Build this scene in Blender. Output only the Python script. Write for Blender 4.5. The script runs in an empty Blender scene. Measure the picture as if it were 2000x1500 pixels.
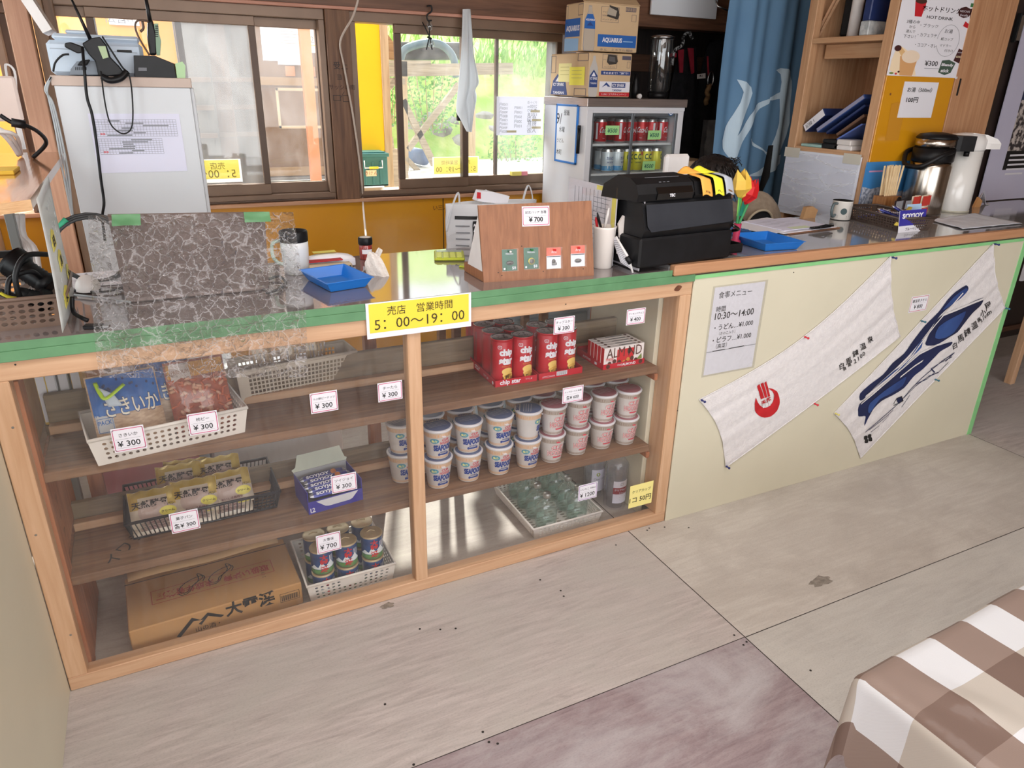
import bpy,bmesh,math,random
from mathutils import Vector,Matrix,Euler,noise
from mathutils.geometry import tessellate_polygon
random.seed(7)
R=math.radians
SC=bpy.context.scene
COL=SC.collection
# ------------------------------------------------------------------ camera (solved from the photo's vanishing points)
F=1397.07;YAW,PIT,ROL=0.46659,0.39516,-0.02262
CAMP=Vector((0,-1.784,1.5))
_f=Vector((math.sin(YAW)*math.cos(PIT),math.cos(YAW)*math.cos(PIT),-math.sin(PIT)))
_r=_f.cross(Vector((0,0,1))).normalized();_d=_f.cross(_r)
CR=math.cos(ROL)*_r+math.sin(ROL)*_d;CD=-math.sin(ROL)*_r+math.cos(ROL)*_d;CF=_f
cam=bpy.data.cameras.new('camera');camo=bpy.data.objects.new('camera',cam);COL.objects.link(camo)
cam.sensor_fit='HORIZONTAL';cam.sensor_width=36;cam.lens=F/2000*36;cam.clip_start=.02
camo.matrix_world=Matrix(((CR.x,-CD.x,-CF.x,CAMP.x),(CR.y,-CD.y,-CF.y,CAMP.y),(CR.z,-CD.z,-CF.z,CAMP.z),(0,0,0,1)))
SC.camera=camo
def ray(x,y):return (x-1000)/F*CR+(y-750)/F*CD+CF
def aty(x,y,Y):v=ray(x,y);return CAMP+v*((Y-CAMP.y)/v.y)      # pixel -> point on a plane of the room
def atz(x,y,Z):v=ray(x,y);return CAMP+v*((Z-CAMP.z)/v.z)
def atx(x,y,X):v=ray(x,y);return CAMP+v*((X-CAMP.x)/v.x)
# ------------------------------------------------------------------ sky, sun, daylight
W=bpy.data.worlds.new('sky');SC.world=W;W.use_nodes=True
nt=W.node_tree;bg=nt.nodes['Background']
sk=nt.nodes.new('ShaderNodeTexSky');sk.sky_type='HOSEK_WILKIE';sk.turbidity=4;sk.ground_albedo=.4
sk.sun_direction=Vector((.30,.8,.84)).normalized()
mx=nt.nodes.new('ShaderNodeMix');mx.data_type='RGBA';mx.inputs[0].default_value=.75
mx.inputs[7].default_value=(1,1,1,1)
nt.links.new(sk.outputs[0],mx.inputs[6]);nt.links.new(mx.outputs[2],bg.inputs[0]);bg.inputs[1].default_value=3.0
sl=bpy.data.lights.new('sun','SUN');sl.energy=8;sl.angle=R(1.2);sl.color=(1,.95,.86)
so=bpy.data.objects.new('sun',sl);COL.objects.link(so)
so.rotation_euler=Vector((.30,.80,.73)).to_track_quat('Z','Y').to_euler()
def area(name,loc,target,sx,sy,e,c=(1,1,1)):
    l=bpy.data.lights.new(name,'AREA');l.shape='RECTANGLE';l.size=sx;l.size_y=sy;l.energy=e;l.color=c
    o=bpy.data.objects.new(name,l);COL.objects.link(o);o.location=loc
    o.rotation_euler=(Vector(target)-Vector(loc)).to_track_quat('-Z','Y').to_euler();return o
area('window_daylight_front',(.6,-4.15,1.45),(1.2,0,.6),4.4,2.0,52,(.95,.97,1))
area('window_daylight_side',(-2.85,-2.4,1.5),(1.2,-.2,.6),2.4,1.6,26,(.95,.97,1))
area('whiteboard_fill',(-1.55,3.2,2.15),(3.0,.85,1.1),1.0,.8,110,(.92,.96,1))  # lamp added outside, out of view, to brighten the whiteboard
area('overhead_fill',(.9,-1.3,2.5),(.9,-1.25,0),3.2,1.4,45,(1,.97,.95))  # unseen overhead lamp, added to brighten the floor
area('window_daylight_back',(1.3,2.75,2.55),(.9,.3,.2),2.6,1.0,60,(.97,.98,1))
area('window_daylight_left',(-.72,.75,1.45),(2,.8,1.0),2.1,.9,20,(.92,.96,1))
vs=SC.view_settings;vs.view_transform='Standard';vs.look='None';vs.gamma=1;vs.use_curve_mapping=False;vs.exposure=.1
SC.cycles.transparent_max_bounces=24;SC.cycles.max_bounces=8
# ------------------------------------------------------------------ materials
def lin(c):
    o=[]
    for v in c[:3]:
        v=v/255;o.append(v/12.92 if v<=.04045 else ((v+.055)/1.055)**2.4)
    return (*o,1)
MATS={}
def pm(name,c,c2=None,scale=20,rough=.6,metal=0,spec=.5,bump=0,stretch=(1,1,1),contrast=(.35,.65),detail=4,trans=0,coat=0,bscale=None,emis=None,sss=0,dist=0):
    if name in MATS:return MATS[name]
    m=bpy.data.materials.new(name);m.use_nodes=True;n=m.node_tree;N=n.nodes;L=n.links
    b=N['Principled BSDF'];b.inputs['Base Color'].default_value=lin(c);b.inputs['Roughness'].default_value=rough
    b.inputs['Metallic'].default_value=metal;b.inputs['Specular IOR Level'].default_value=spec
    b.inputs['Transmission Weight'].default_value=trans;b.inputs['Coat Weight'].default_value=coat;b.inputs['Coat Roughness'].default_value=.08
    if emis:b.inputs['Emission Color'].default_value=lin(c);b.inputs['Emission Strength'].default_value=emis
    m.diffuse_color=lin(c)
    if c2 or bump:
        tc=N.new('ShaderNodeTexCoord');mp=N.new('ShaderNodeMapping');mp.inputs['Scale'].default_value=stretch
        L.new(tc.outputs['Object'],mp.inputs[0])
        nz=N.new('ShaderNodeTexNoise');nz.inputs['Scale'].default_value=scale;nz.inputs['Detail'].default_value=detail;nz.inputs['Distortion'].default_value=dist
        L.new(mp.outputs[0],nz.inputs[0])
    if c2:
        rp=N.new('ShaderNodeValToRGB');rp.color_ramp.elements[0].position=contrast[0];rp.color_ramp.elements[1].position=contrast[1]
        rp.color_ramp.elements[0].color=lin(c);rp.color_ramp.elements[1].color=lin(c2)
        L.new(nz.outputs[0],rp.inputs[0]);L.new(rp.outputs[0],b.inputs['Base Color'])
    if bump:
        bp=N.new('ShaderNodeBump');bp.inputs['Strength'].default_value=bump;bp.inputs['Distance'].default_value=.01
        if bscale:
            n2=N.new('ShaderNodeTexNoise');n2.inputs['Scale'].default_value=bscale;n2.inputs['Detail'].default_value=3
            L.new(mp.outputs[0],n2.inputs[0]);L.new(n2.outputs[0],bp.inputs['Height'])
        else:L.new(nz.outputs[0],bp.inputs['Height'])
        L.new(bp.outputs[0],b.inputs['Normal'])
    MATS[name]=m;return m
def clear(name,tint=(255,255,255),refl=.08,haze=0,ridge=0,hazec=(255,255,255),bump=0,scale=30,rough=.03,fres=1.45,stretch=(1,1,1),dist=2):
    """thin clear sheet: light passes straight through, the surface reflects, dirt or wrinkles scatter a little"""
    if name in MATS:return MATS[name]
    m=bpy.data.materials.new(name);m.use_nodes=True;n=m.node_tree;N=n.nodes;L=n.links
    N.remove(N['Principled BSDF']);out=N['Material Output']
    tr=N.new('ShaderNodeBsdfTransparent');tr.inputs[0].default_value=lin(tint)
    gl=N.new('ShaderNodeBsdfGlossy');gl.inputs['Roughness'].default_value=rough
    fr=N.new('ShaderNodeLayerWeight');fr.inputs[0].default_value=.5          # facing falls off alike from both sides of the sheet
    pw=N.new('ShaderNodeMath');pw.operation='POWER';pw.inputs[1].default_value=4.5;L.new(fr.outputs['Facing'],pw.inputs[0])
    ad=N.new('ShaderNodeMath');ad.operation='MULTIPLY_ADD';ad.inputs[1].default_value=.9;ad.inputs[2].default_value=refl+.03;ad.use_clamp=True
    L.new(pw.outputs[0],ad.inputs[0])
    mix=N.new('ShaderNodeMixShader');L.new(ad.outputs[0],mix.inputs[0]);L.new(tr.outputs[0],mix.inputs[1]);L.new(gl.outputs[0],mix.inputs[2])
    last=mix
    tc=N.new('ShaderNodeTexCoord');mp=N.new('ShaderNodeMapping');mp.inputs['Scale'].default_value=stretch;L.new(tc.outputs['Object'],mp.inputs[0])
    nz=N.new('ShaderNodeTexNoise');nz.inputs['Scale'].default_value=scale;nz.inputs['Detail'].default_value=6;nz.inputs['Distortion'].default_value=dist
    L.new(mp.outputs[0],nz.inputs[0])
    sig=nz.outputs[0]
    if ridge:     # fold lines of crumpled film: straight creases between small facets
        vo=N.new('ShaderNodeTexVoronoi');vo.feature='DISTANCE_TO_EDGE';vo.inputs['Scale'].default_value=scale;wp=N.new('ShaderNodeVectorMath');wp.operation='MULTIPLY_ADD';L.new(nz.outputs[1],wp.inputs[0]);wp.inputs[1].default_value=(.035,.035,.035);L.new(mp.outputs[0],wp.inputs[2]);L.new(wp.outputs[0],vo.inputs[0])
        ml=N.new('ShaderNodeMath');ml.operation='MULTIPLY_ADD';ml.inputs[2].default_value=0;lo=N.new('ShaderNodeTexNoise');lo.inputs['Scale'].default_value=14;L.new(mp.outputs[0],lo.inputs[0]);mr2=N.new('ShaderNodeMapRange');mr2.inputs[1].default_value=.35;mr2.inputs[2].default_value=.7;mr2.inputs[3].default_value=.7;mr2.inputs[4].default_value=4;L.new(lo.outputs[0],mr2.inputs[0]);L.new(vo.outputs['Distance'],ml.inputs[0]);L.new(mr2.outputs[0],ml.inputs[1]);sig=ml.outputs[0]
    if bump:
        bp=N.new('ShaderNodeBump');bp.inputs['Strength'].default_value=bump;bp.inputs['Distance'].default_value=.02
        L.new(sig,bp.inputs['Height']);L.new(bp.outputs[0],gl.inputs['Normal']);L.new(bp.outputs[0],fr.inputs['Normal'])
    if haze:
        df=N.new('ShaderNodeBsdfDiffuse');df.inputs[0].default_value=lin(hazec)
        tl=N.new('ShaderNodeBsdfTranslucent');tl.inputs[0].default_value=lin(hazec)
        dm=N.new('ShaderNodeMixShader');dm.inputs[0].default_value=.5;L.new(df.outputs[0],dm.inputs[1]);L.new(tl.outputs[0],dm.inputs[2])
        mr=N.new('ShaderNodeMapRange');mr.inputs[1].default_value=.3;mr.inputs[2].default_value=.75;mr.inputs[3].default_value=haze*.4;mr.inputs[4].default_value=haze*1.7
        if ridge:mr.inputs[1].default_value=0;mr.inputs[2].default_value=ridge;mr.inputs[3].default_value=haze*4;mr.inputs[4].default_value=haze*.35  # creases whitened; their bright highlights are painted into the haze too
        L.new(sig,mr.inputs[0])
        m2=N.new('ShaderNodeMixShader');L.new(mr.outputs[0],m2.inputs[0]);L.new(mix.outputs[0],m2.inputs[1]);L.new(dm.outputs[0],m2.inputs[2]);last=m2
    L.new(last.outputs[0],out.inputs[0]);m.diffuse_color=(.8,.9,.9,.3)
    MATS[name]=m;return m
def translucent(name,c,amount=.5,rough=.8):
    if name in MATS:return MATS[name]
    m=bpy.data.materials.new(name);m.use_nodes=True;N=m.node_tree.nodes;L=m.node_tree.links
    b=N['Principled BSDF'];b.inputs['Base Color'].default_value=lin(c);b.inputs['Roughness'].default_value=rough
    t=N.new('ShaderNodeBsdfTranslucent');t.inputs[0].default_value=lin(c);x=N.new('ShaderNodeMixShader');x.inputs[0].default_value=amount
    L.new(b.outputs[0],x.inputs[1]);L.new(t.outputs[0],x.inputs[2]);L.new(x.outputs[0],N['Material Output'].inputs[0])
    MATS[name]=m;return m
def wood(name,c,c2,axis,rough=.55,sc=1.0,coat=0,contrast=(.3,.7)):
    st=[28,28,28];st[axis]=1.6
    return pm(name,c,c2,2.2*sc,rough,stretch=st,contrast=contrast,detail=6,bump=.12,dist=.6,coat=coat)
WHT=pm('white_paper',(232,231,238),rough=.75)
INK=pm('black_ink',(22,22,24),rough=.6)
BLK=pm('black_plastic',(15,15,17),(21,21,24),40,rough=.42,spec=.3)
BLKM=pm('matt_black',(14,14,16),(22,22,24),30,rough=.75)
GRAYP=pm('gray_print',(120,122,128),rough=.7)
CHROME=pm('steel',(200,200,200),(180,180,182),8,rough=.25,metal=1,stretch=(1,1,60))
WPL=pm('white_plastic',(228,224,222),(220,216,214),15,rough=.4)
PINK=pm('pink_print',(205,70,120),rough=.6)
RED=pm('red_print',(200,35,45),rough=.5)
# ------------------------------------------------------------------ object helpers
def tag(o,label=None,cat=None,group=None,kind=None):
    if label:o['label']=label
    if cat:o['category']=cat
    if group:o['group']=group
    if kind:o['kind']=kind
    return o
def thing(name,label,cat,loc=(0,0,0),rz=0,group=None,rot=None):
    o=bpy.data.objects.new(name,None);COL.objects.link(o);o.empty_display_size=.05
    o.location=loc;o.rotation_euler=rot if rot else (0,0,rz);return tag(o,label,cat,group)
def dup(root,loc,rz=None,label=None,rot=None,group=None):
    r=root.copy();COL.objects.link(r);r.location=loc
    if rz is not None:r.rotation_euler=(0,0,rz)
    if rot is not None:r.rotation_euler=rot
    if label:r['label']=label
    if group:r['group']=group
    for ch in list(root.children):
        c=ch.copy();COL.objects.link(c);c.parent=r
        for g in list(ch.children):
            d=g.copy();COL.objects.link(d);d.parent=c
    return r
_tc={}
def text_geo(s,bold=0):
    k=(s,bold)
    if k not in _tc:
        cu=bpy.data.curves.new('t','FONT');cu.body=s;cu.size=1;cu.resolution_u=2;cu.offset=bold;cu.dimensions='2D';cu.fill_mode='BOTH'
        ob=bpy.data.objects.new('t',cu);COL.objects.link(ob)
        dg=bpy.context.evaluated_depsgraph_get();me=bpy.data.meshes.new_from_object(ob.evaluated_get(dg))
        vs_=[(v.co.x,v.co.y) for v in me.vertices];fs=[tuple(p.vertices) for p in me.polygons]
        bpy.data.objects.remove(ob);bpy.data.curves.remove(cu);bpy.data.meshes.remove(me)
        if vs_:
            x0=min(v[0] for v in vs_);x1=max(v[0] for v in vs_);y0=min(v[1] for v in vs_);y1=max(v[1] for v in vs_)
        else:x0=x1=y0=y1=0
        _tc[k]=(vs_,fs,x0,x1,y0,y1)
    return _tc[k]
def pl(o,u,v,off=.0006):
    o=Vector(o);u=Vector(u);v=Vector(v);n=u.cross(v)
    if n.length:n.normalize()
    return lambda a,b:o+u*a+v*b+n*off
def asfn(M):
    if callable(M):return M
    return lambda a,b:M @ Vector((a,b,0))
def quadfn(p00,p10,p11,p01,off=0):
    p00,p10,p11,p01=map(Vector,(p00,p10,p11,p01));n=(p10-p00).cross(p01-p00).normalized()*off
    return lambda a,b:(p00*(1-a)+p10*a)*(1-b)+(p01*(1-a)+p11*a)*b+n
ID=Matrix.Identity(4)
class MB:
    def __init__(s):s.v=[];s.f=[];s.m=[];s.sm=[];s.mats=[]
    def mi(s,m):
        if m not in s.mats:s.mats.append(m)
        return s.mats.index(m)
    def add(s,vs,fs,mat,smooth=False,M=None):
        b=len(s.v);i=s.mi(mat)
        s.v+=[tuple(M @ Vector(v)) if M is not None else tuple(v) for v in vs]
        for f in fs:s.f.append(tuple(b+k for k in f));s.m.append(i);s.sm.append(smooth)
        return s
    def box(s,x0,x1,y0,y1,z0,z1,mat,M=None,b=None):
        if b is None:b=min(.002,.2*min(abs(x1-x0),abs(y1-y0),abs(z1-z0)))
        X=(min(x0,x1),max(x0,x1));Y=(min(y0,y1),max(y0,y1));Z=(min(z0,z1),max(z0,z1))
        vs=[];ix={}
        for i in (0,1):
            for j in (0,1):
                for k in (0,1):
                    c=[X[i],Y[j],Z[k]];sg=[1-2*i,1-2*j,1-2*k]
                    for a in range(3):
                        p=[c[q] if q==a else c[q]+sg[q]*b for q in range(3)]
                        ix[(i,j,k,a)]=len(vs);vs.append(p)
        fs=[]
        for a in range(3):
            p,q=[(1,2),(2,0),(0,1)][a]
            for e in (0,1):
                lp=[]
                for (u,w) in ((0,0),(1,0),(1,1),(0,1)):
                    t=[0,0,0];t[a]=e;t[p]=u;t[q]=w;lp.append(ix[(*t,a)])
                fs.append(lp if e else lp[::-1])
            for u in (0,1):
                for w in (0,1):
                    t0=[0,0,0];t1=[0,0,0];t0[p]=t1[p]=u;t0[q]=t1[q]=w;t1[a]=1
                    lp=[ix[(*t0,p)],ix[(*t1,p)],ix[(*t1,q)],ix[(*t0,q)]]
                    fs.append(lp if (u+w)%2 else lp[::-1])
        for i in (0,1):
            for j in (0,1):
                for k in (0,1):
                    lp=[ix[(i,j,k,a)] for a in range(3)];fs.append(lp if (i+j+k)%2 else lp[::-1])
        return s.add(vs,fs,mat,False,M)
    def lathe(s,prof,mat,seg=24,M=None,smooth=True,sy=1,cap=True,mats=None):
        n=len(prof)
        vs=[(r*math.cos(2*math.pi*k/seg),sy*r*math.sin(2*math.pi*k/seg),z) for r,z in prof for k in range(seg)]
        b=len(s.v)
        s.add(vs,[],mat,smooth,M)
        for i in range(n-1):
            mm=s.mi(mats[i] if mats and mats[i] else mat)
            for k in range(seg):
                s.f.append((b+i*seg+k,b+i*seg+(k+1)%seg,b+(i+1)*seg+(k+1)%seg,b+(i+1)*seg+k));s.m.append(mm);s.sm.append(smooth)
        if cap:
            for i,rev in ((0,True),(n-1,False)):
                if prof[i][0]>1e-5:
                    f=[b+i*seg+k for k in range(seg)];s.f.append(tuple(f[::-1] if rev else f));s.m.append(s.mi(mats[min(i,n-2)] if mats and mats[min(i,n-2)] else mat));s.sm.append(False)
        return s
    def cyl(s,x,y,z0,z1,r,mat,seg=20,M=None,r2=None):
        T=Matrix.Translation((x,y,0));T=(M @ T) if M is not None else T
        return s.lathe([(r,z0),(r if r2 is None else r2,z1)],mat,seg,T)
    def tube(s,pts,r,mat,seg=8,M=None,closed=False,flat=None):
        pts=[Vector(p) for p in pts];n=len(pts)
        rs=r if isinstance(r,(list,tuple)) else [r]*n
        up=None;vs=[]
        for i,p in enumerate(pts):
            t=(pts[(i+1)%n]-pts[i-1]) if closed else (pts[min(i+1,n-1)]-pts[max(i-1,0)])
            t=t.normalized() if t.length>1e-9 else Vector((0,0,1))
            if up is None:
                up=Vector((0,0,1)) if abs(t.z)<.9 else Vector((1,0,0))
            a=(up-t*up.dot(t))
            a=a.normalized() if a.length>1e-6 else t.orthogonal().normalized()
            c=t.cross(a);up=a
            for k in range(seg):
                th=2*math.pi*k/seg;ca,cc=math.cos(th),math.sin(th)
                if flat:ca *= flat
                vs.append(p+(a*ca+c*cc)*rs[i])
        fs=[]
        for i in range(n if closed else n-1):
            j=(i+1)%n
            for k in range(seg):fs.append((i*seg+k,i*seg+(k+1)%seg,j*seg+(k+1)%seg,j*seg+k))
        if not closed:fs+=[tuple(range(seg))[::-1],tuple((n-1)*seg+k for k in range(seg))]
        return s.add(vs,fs,mat,True,M)
    def sheet(s,fn,nu,nv,mat,smooth=True,M=None,matfn=None):
        vs=[fn(i/nu,j/nv) for j in range(nv+1) for i in range(nu+1)]
        w=nu+1
        if not matfn:
            return s.add(vs,[(j*w+i,j*w+i+1,(j+1)*w+i+1,(j+1)*w+i) for j in range(nv) for i in range(nu)],mat,smooth,M)
        b=len(s.v);s.add(vs,[],mat,smooth,M)
        for j in range(nv):
            for i in range(nu):
                s.f.append((b+j*w+i,b+j*w+i+1,b+(j+1)*w+i+1,b+(j+1)*w+i));s.m.append(s.mi(matfn((i+.5)/nu,(j+.5)/nv)));s.sm.append(smooth)
        return s
    def prism(s,poly,z0,z1,mat,M=None):
        n=len(poly);vs=[(x,y,z0) for x,y in poly]+[(x,y,z1) for x,y in poly]
        fs=[(i,(i+1)%n,n+(i+1)%n,n+i) for i in range(n)]
        tr=tessellate_polygon([[Vector((x,y,0)) for x,y in poly]])
        fs+=[tuple(t)[::-1] for t in tr]+[tuple(n+k for k in t) for t in tr]
        return s.add(vs,fs,mat,False,M)
    def _map(s,vs,fs,fn,mat,cell):
        if cell:
            bm=bmesh.new();bv=[bm.verts.new((x,y,0)) for x,y in vs]
            for f in fs:
                try:bm.faces.new([bv[k] for k in f])
                except ValueError:pass
            cu,cv=cell if isinstance(cell,tuple) else (cell,cell)
            for ax,c in ((0,cu),(1,cv)):
                if not c:continue
                lo=min(p[ax] for p in vs);hi=max(p[ax] for p in vs);t=(math.floor(lo/c)+1)*c
                while t<hi:
                    no=(1,0,0) if ax==0 else (0,1,0);co=(t,0,0) if ax==0 else (0,t,0)
                    bmesh.ops.bisect_plane(bm,geom=bm.verts[:]+bm.edges[:]+bm.faces[:],plane_co=co,plane_no=no,dist=1e-7);t+=c
            bm.verts.index_update();vs=[(v.co.x,v.co.y) for v in bm.verts];fs=[[v.index for v in f.verts] for f in bm.faces];bm.free()
        return s.add([fn(x,y) for x,y in vs],fs,mat)
    def poly(s,pts,fn,mat,cell=None):
        pts=[tuple(p) for p in pts];tr=tessellate_polygon([[Vector((x,y,0)) for x,y in pts]])
        return s._map(pts,[tuple(t) for t in tr],asfn(fn),mat,cell)
    def rect(s,x0,x1,y0,y1,fn,mat,cell=None):return s._map([(x0,y0),(x1,y0),(x1,y1),(x0,y1)],[(0,1,2,3)],asfn(fn),mat,cell)
    def text(s,st,fn,mat,size=.01,x=0,y=0,al='C',w=None,h=None,cell=None,bold=0,shear=0,rot=0):
        vs,fs,x0,x1,y0,y1=text_geo(st,bold)
        if not vs:return s
        sx=sy=size
        if w:sx=w/max(x1-x0,1e-4);sy=sx if not h else h/max(y1-y0,1e-4)
        elif h:sx=sy=h/max(y1-y0,1e-4)
        ox={'C':(x0+x1)/2,'L':x0,'R':x1}[al];oy=(y0+y1)/2 if (w or h) else .35
        cr,sr=math.cos(rot),math.sin(rot)
        q=[((a-ox)*sx+(b-oy)*sy*shear,(b-oy)*sy) for a,b in vs]
        q=[(x+a*cr-b*sr,y+a*sr+b*cr) for a,b in q]
        return s._map(q,fs,asfn(fn),mat,cell)
    def line(s,pts,fn,wd,mat,closed=False):
        fn=asfn(fn);P=[Vector((p[0],p[1])) for p in pts]
        n=len(P)
        for i in range(n if closed else n-1):
            a,b=P[i],P[(i+1)%n];d=b-a
            if d.length<1e-9:continue
            d.normalize();k=Vector((-d.y,d.x))*wd/2;e=d*wd*.4
            s.add([fn(*(a-k-e)),fn(*(b-k+e)),fn(*(b+k+e)),fn(*(a+k-e))],[(0,1,2,3)],mat)
        return s
    def rrect(s,x0,x1,y0,y1,fn,wd,mat,r=0):
        if not r:return s.line([(x0,y0),(x1,y0),(x1,y1),(x0,y1)],fn,wd,mat,True)
        p=[]
        for cx,cy,a in ((x1-r,y0+r,-90),(x1-r,y1-r,0),(x0+r,y1-r,90),(x0+r,y0+r,180)):
            for t in (0,30,60,90):p.append((cx+r*math.cos(R(a+t)),cy+r*math.sin(R(a+t))))
        return s.line(p,fn,wd,mat,True)
    def disc(s,cx,cy,r,fn,mat,seg=20,ry=None,cell=None):return s.poly([(cx+r*math.cos(2*math.pi*k/seg),cy+(ry or r)*math.sin(2*math.pi*k/seg)) for k in range(seg)],fn,mat,cell)
    def perf(s,fn,nx,ny,mat,hr=.32,mx=.06,my=.1,n=8,sq=False,skip=None):
        """wall in (0..1)^2 with a grid of real holes"""
        fn=asfn(fn);X=[0]+[mx+(1-2*mx)*i/nx for i in range(nx+1)]+[1];Y=[0]+[my+(1-2*my)*j/ny for j in range(ny+1)]+[1]
        for i in range(nx+2):
            for j in range(ny+2):
                x0,x1,y0,y1=X[i],X[i+1],Y[j],Y[j+1]
                if i in (0,nx+1) or j in (0,ny+1) or (skip and skip(i-1,j-1)):
                    s.add([fn(x0,y0),fn(x1,y0),fn(x1,y1),fn(x0,y1)],[(0,1,2,3)],mat);continue
                cx,cy=(x0+x1)/2,(y0+y1)/2;hx,hy=(x1-x0)/2,(y1-y0)/2;I=[];O=[]
                for k in range(n):
                    t=2*math.pi*(k+.0)/n+(math.pi/4 if n==4 else 0);c,d=math.cos(t),math.sin(t);q=max(abs(c),abs(d))
                    O.append(fn(cx+hx*c/q,cy+hy*d/q));e=hr*2*(1/q if sq else 1);I.append(fn(cx+hx*c*e,cy+hy*d*e))
                s.add(O+I,[(k,(k+1)%n,n+(k+1)%n,n+k) for k in range(n)],mat)
        return s
    def build(s,name,parent=None,loc=None,world=False,solid=0,sub=0,bev=0,recalc=True):
        me=bpy.data.meshes.new(name)
        off=Vector((0,0,0))
        if world and parent is not None:
            off=Vector(parent.location)
            if parent.parent is not None:off=off+Vector(parent.parent.location)
        if loc is not None:off=Vector(loc)
        me.from_pydata([tuple(Vector(v)-off) for v in s.v],[],s.f)
        for m in s.mats:me.materials.append(m)
        me.polygons.foreach_set('material_index',s.m);me.polygons.foreach_set('use_smooth',s.sm);me.update()
        if recalc:
            bm=bmesh.new();bm.from_mesh(me);bmesh.ops.recalc_face_normals(bm,faces=bm.faces[:]);bm.to_mesh(me);bm.free()
        o=bpy.data.objects.new(name,me);COL.objects.link(o)
        if parent is not None:o.parent=parent
        if loc is not None:o.location=loc
        if solid:md=o.modifiers.new('thickness','SOLIDIFY');md.thickness=solid;md.offset=0
        if bev:md=o.modifiers.new('bevel','BEVEL');md.width=bev;md.segments=2;md.limit_method='ANGLE'
        if sub:md=o.modifiers.new('smooth','SUBSURF');md.levels=sub;md.render_levels=sub
        return o
    def solo(s,name,label,cat,group=None,loc=None,**k):
        if loc is None:
            xs=[v[0] for v in s.v];ys=[v[1] for v in s.v];zs=[v[2] for v in s.v]
            loc=((min(xs)+max(xs))/2,(min(ys)+max(ys))/2,min(zs))
        return tag(s.build(name,None,loc,**k),label,cat,group)
    def struct(s,name,**k):return tag(s.build(name,**k),kind='structure')
def arc(c,r,a0,a1,n=12,ax='xz'):
    o=[]
    for i in range(n+1):
        t=R(a0+(a1-a0)*i/n);p={'xz':(math.cos(t),0,math.sin(t)),'xy':(math.cos(t),math.sin(t),0),'yz':(0,math.cos(t),math.sin(t))}[ax]
        o.append(Vector(c)+Vector(p)*r)
    return o
def smooth_path(pts,n=6):
    pts=[Vector(p) for p in pts];out=[]
    for i in range(len(pts)-1):
        p0,p1,p2,p3=pts[max(i-1,0)],pts[i],pts[i+1],pts[min(i+2,len(pts)-1)]
        for k in range(n):
            t=k/n;out.append(.5*((2*p1)+(p2-p0)*t+(2*p0-5*p1+4*p2-p3)*t*t+(3*p1-p0-3*p2+p3)*t**3))
    return out+[pts[-1]]

# ================================================================== setting
H=.967;YW=2.0
woodX=wood('pine_lengthwise',(210,172,138),(190,148,114),0)
woodZ=wood('pine_upright',(212,174,140),(194,152,116),2)
woodY=wood('pine_crosswise',(216,178,142),(198,154,118),1)
shelfW=wood('old_dark_board',(146,112,86),(110,80,60),0,.65)
beamW=wood('beam_redbrown',(126,88,66),(90,60,44),0,.5)
beamZ=wood('post_redbrown',(128,92,66),(94,64,46),2,.55)
grayW=wood('weathered_board',(150,132,108),(120,104,86),0,.75)
cream=pm('cream_board',(214,208,186),(209,203,181),3,rough=.5)
# --- floor: four big plywood sheets, each its own stain
def floor_mat(name,c,c2,c3,axis=0,blotch=2.2):
    m=bpy.data.materials.new(name);m.use_nodes=True;N=m.node_tree.nodes;L=m.node_tree.links;b=N['Principled BSDF']
    tc=N.new('ShaderNodeTexCoord')
    def nz(scale,st,det,dist=0):
        mp=N.new('ShaderNodeMapping');mp.inputs['Scale'].default_value=st;L.new(tc.outputs['Object'],mp.inputs[0])
        n=N.new('ShaderNodeTexNoise');n.inputs['Scale'].default_value=scale;n.inputs['Detail'].default_value=det;n.inputs['Distortion'].default_value=dist;n.inputs['Roughness'].default_value=.65
        L.new(mp.outputs[0],n.inputs[0]);return n
    st=(1.0,9,1) if axis==0 else (9,1.0,1)
    a=nz(6,st,9,.5);e=nz(blotch,(1,1.6,1),6,.6);g=nz(130,(1,2.5,1),3)
    def ramp(n,p0,c0,p1,c1):
        r=N.new('ShaderNodeValToRGB');r.color_ramp.elements[0].position=p0;r.color_ramp.elements[1].position=p1
        r.color_ramp.elements[0].color=c0;r.color_ramp.elements[1].color=c1;L.new(n.outputs[0],r.inputs[0]);return r
    ra=ramp(a,.3,lin(c2),.62,lin(c));rb=ramp(e,.42,(0,0,0,1),.7,(1,1,1,1))
    x=N.new('ShaderNodeMix');x.data_type='RGBA';L.new(rb.outputs[0],x.inputs[0]);L.new(ra.outputs[0],x.inputs[6]);x.inputs[7].default_value=lin(c3)
    rg=ramp(g,.2,(.72,.72,.72,1),.5,(1,1,1,1))
    y=N.new('ShaderNodeMix');y.data_type='RGBA';y.blend_type='MULTIPLY';y.inputs[0].default_value=.8;L.new(x.outputs[2],y.inputs[6]);L.new(rg.outputs[0],y.inputs[7])
    L.new(y.outputs[2],b.inputs['Base Color']);b.inputs['Roughness'].default_value=.62;b.inputs['Specular IOR Level'].default_value=.35
    return m
fA=floor_mat('floor_ply_rosy',(198,188,184),(166,156,152),(188,182,176))
fB=floor_mat('floor_ply_purple',(164,148,150),(134,116,120),(186,180,182),blotch=3.2)
fC=floor_mat('floor_ply_pale',(204,198,190),(190,182,174),(180,172,164),blotch=2.6)
fD=floor_mat('floor_ply_gray',(196,192,186),(182,177,171),(202,198,191),blotch=2)
fE=floor_mat('floor_dusty',(172,162,154),(152,142,134),(184,176,166))
seam=pm('seam_dark',(48,42,38),rough=.9)
fl=MB()
def flo(x0,x1,y0,y1,m):fl.add([(x0,y0,0),(x1,y0,0),(x1,y1,0),(x0,y1,0)],[(0,1,2,3)],m)
XS,YS,XR=1.39,-.602,3.36
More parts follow.
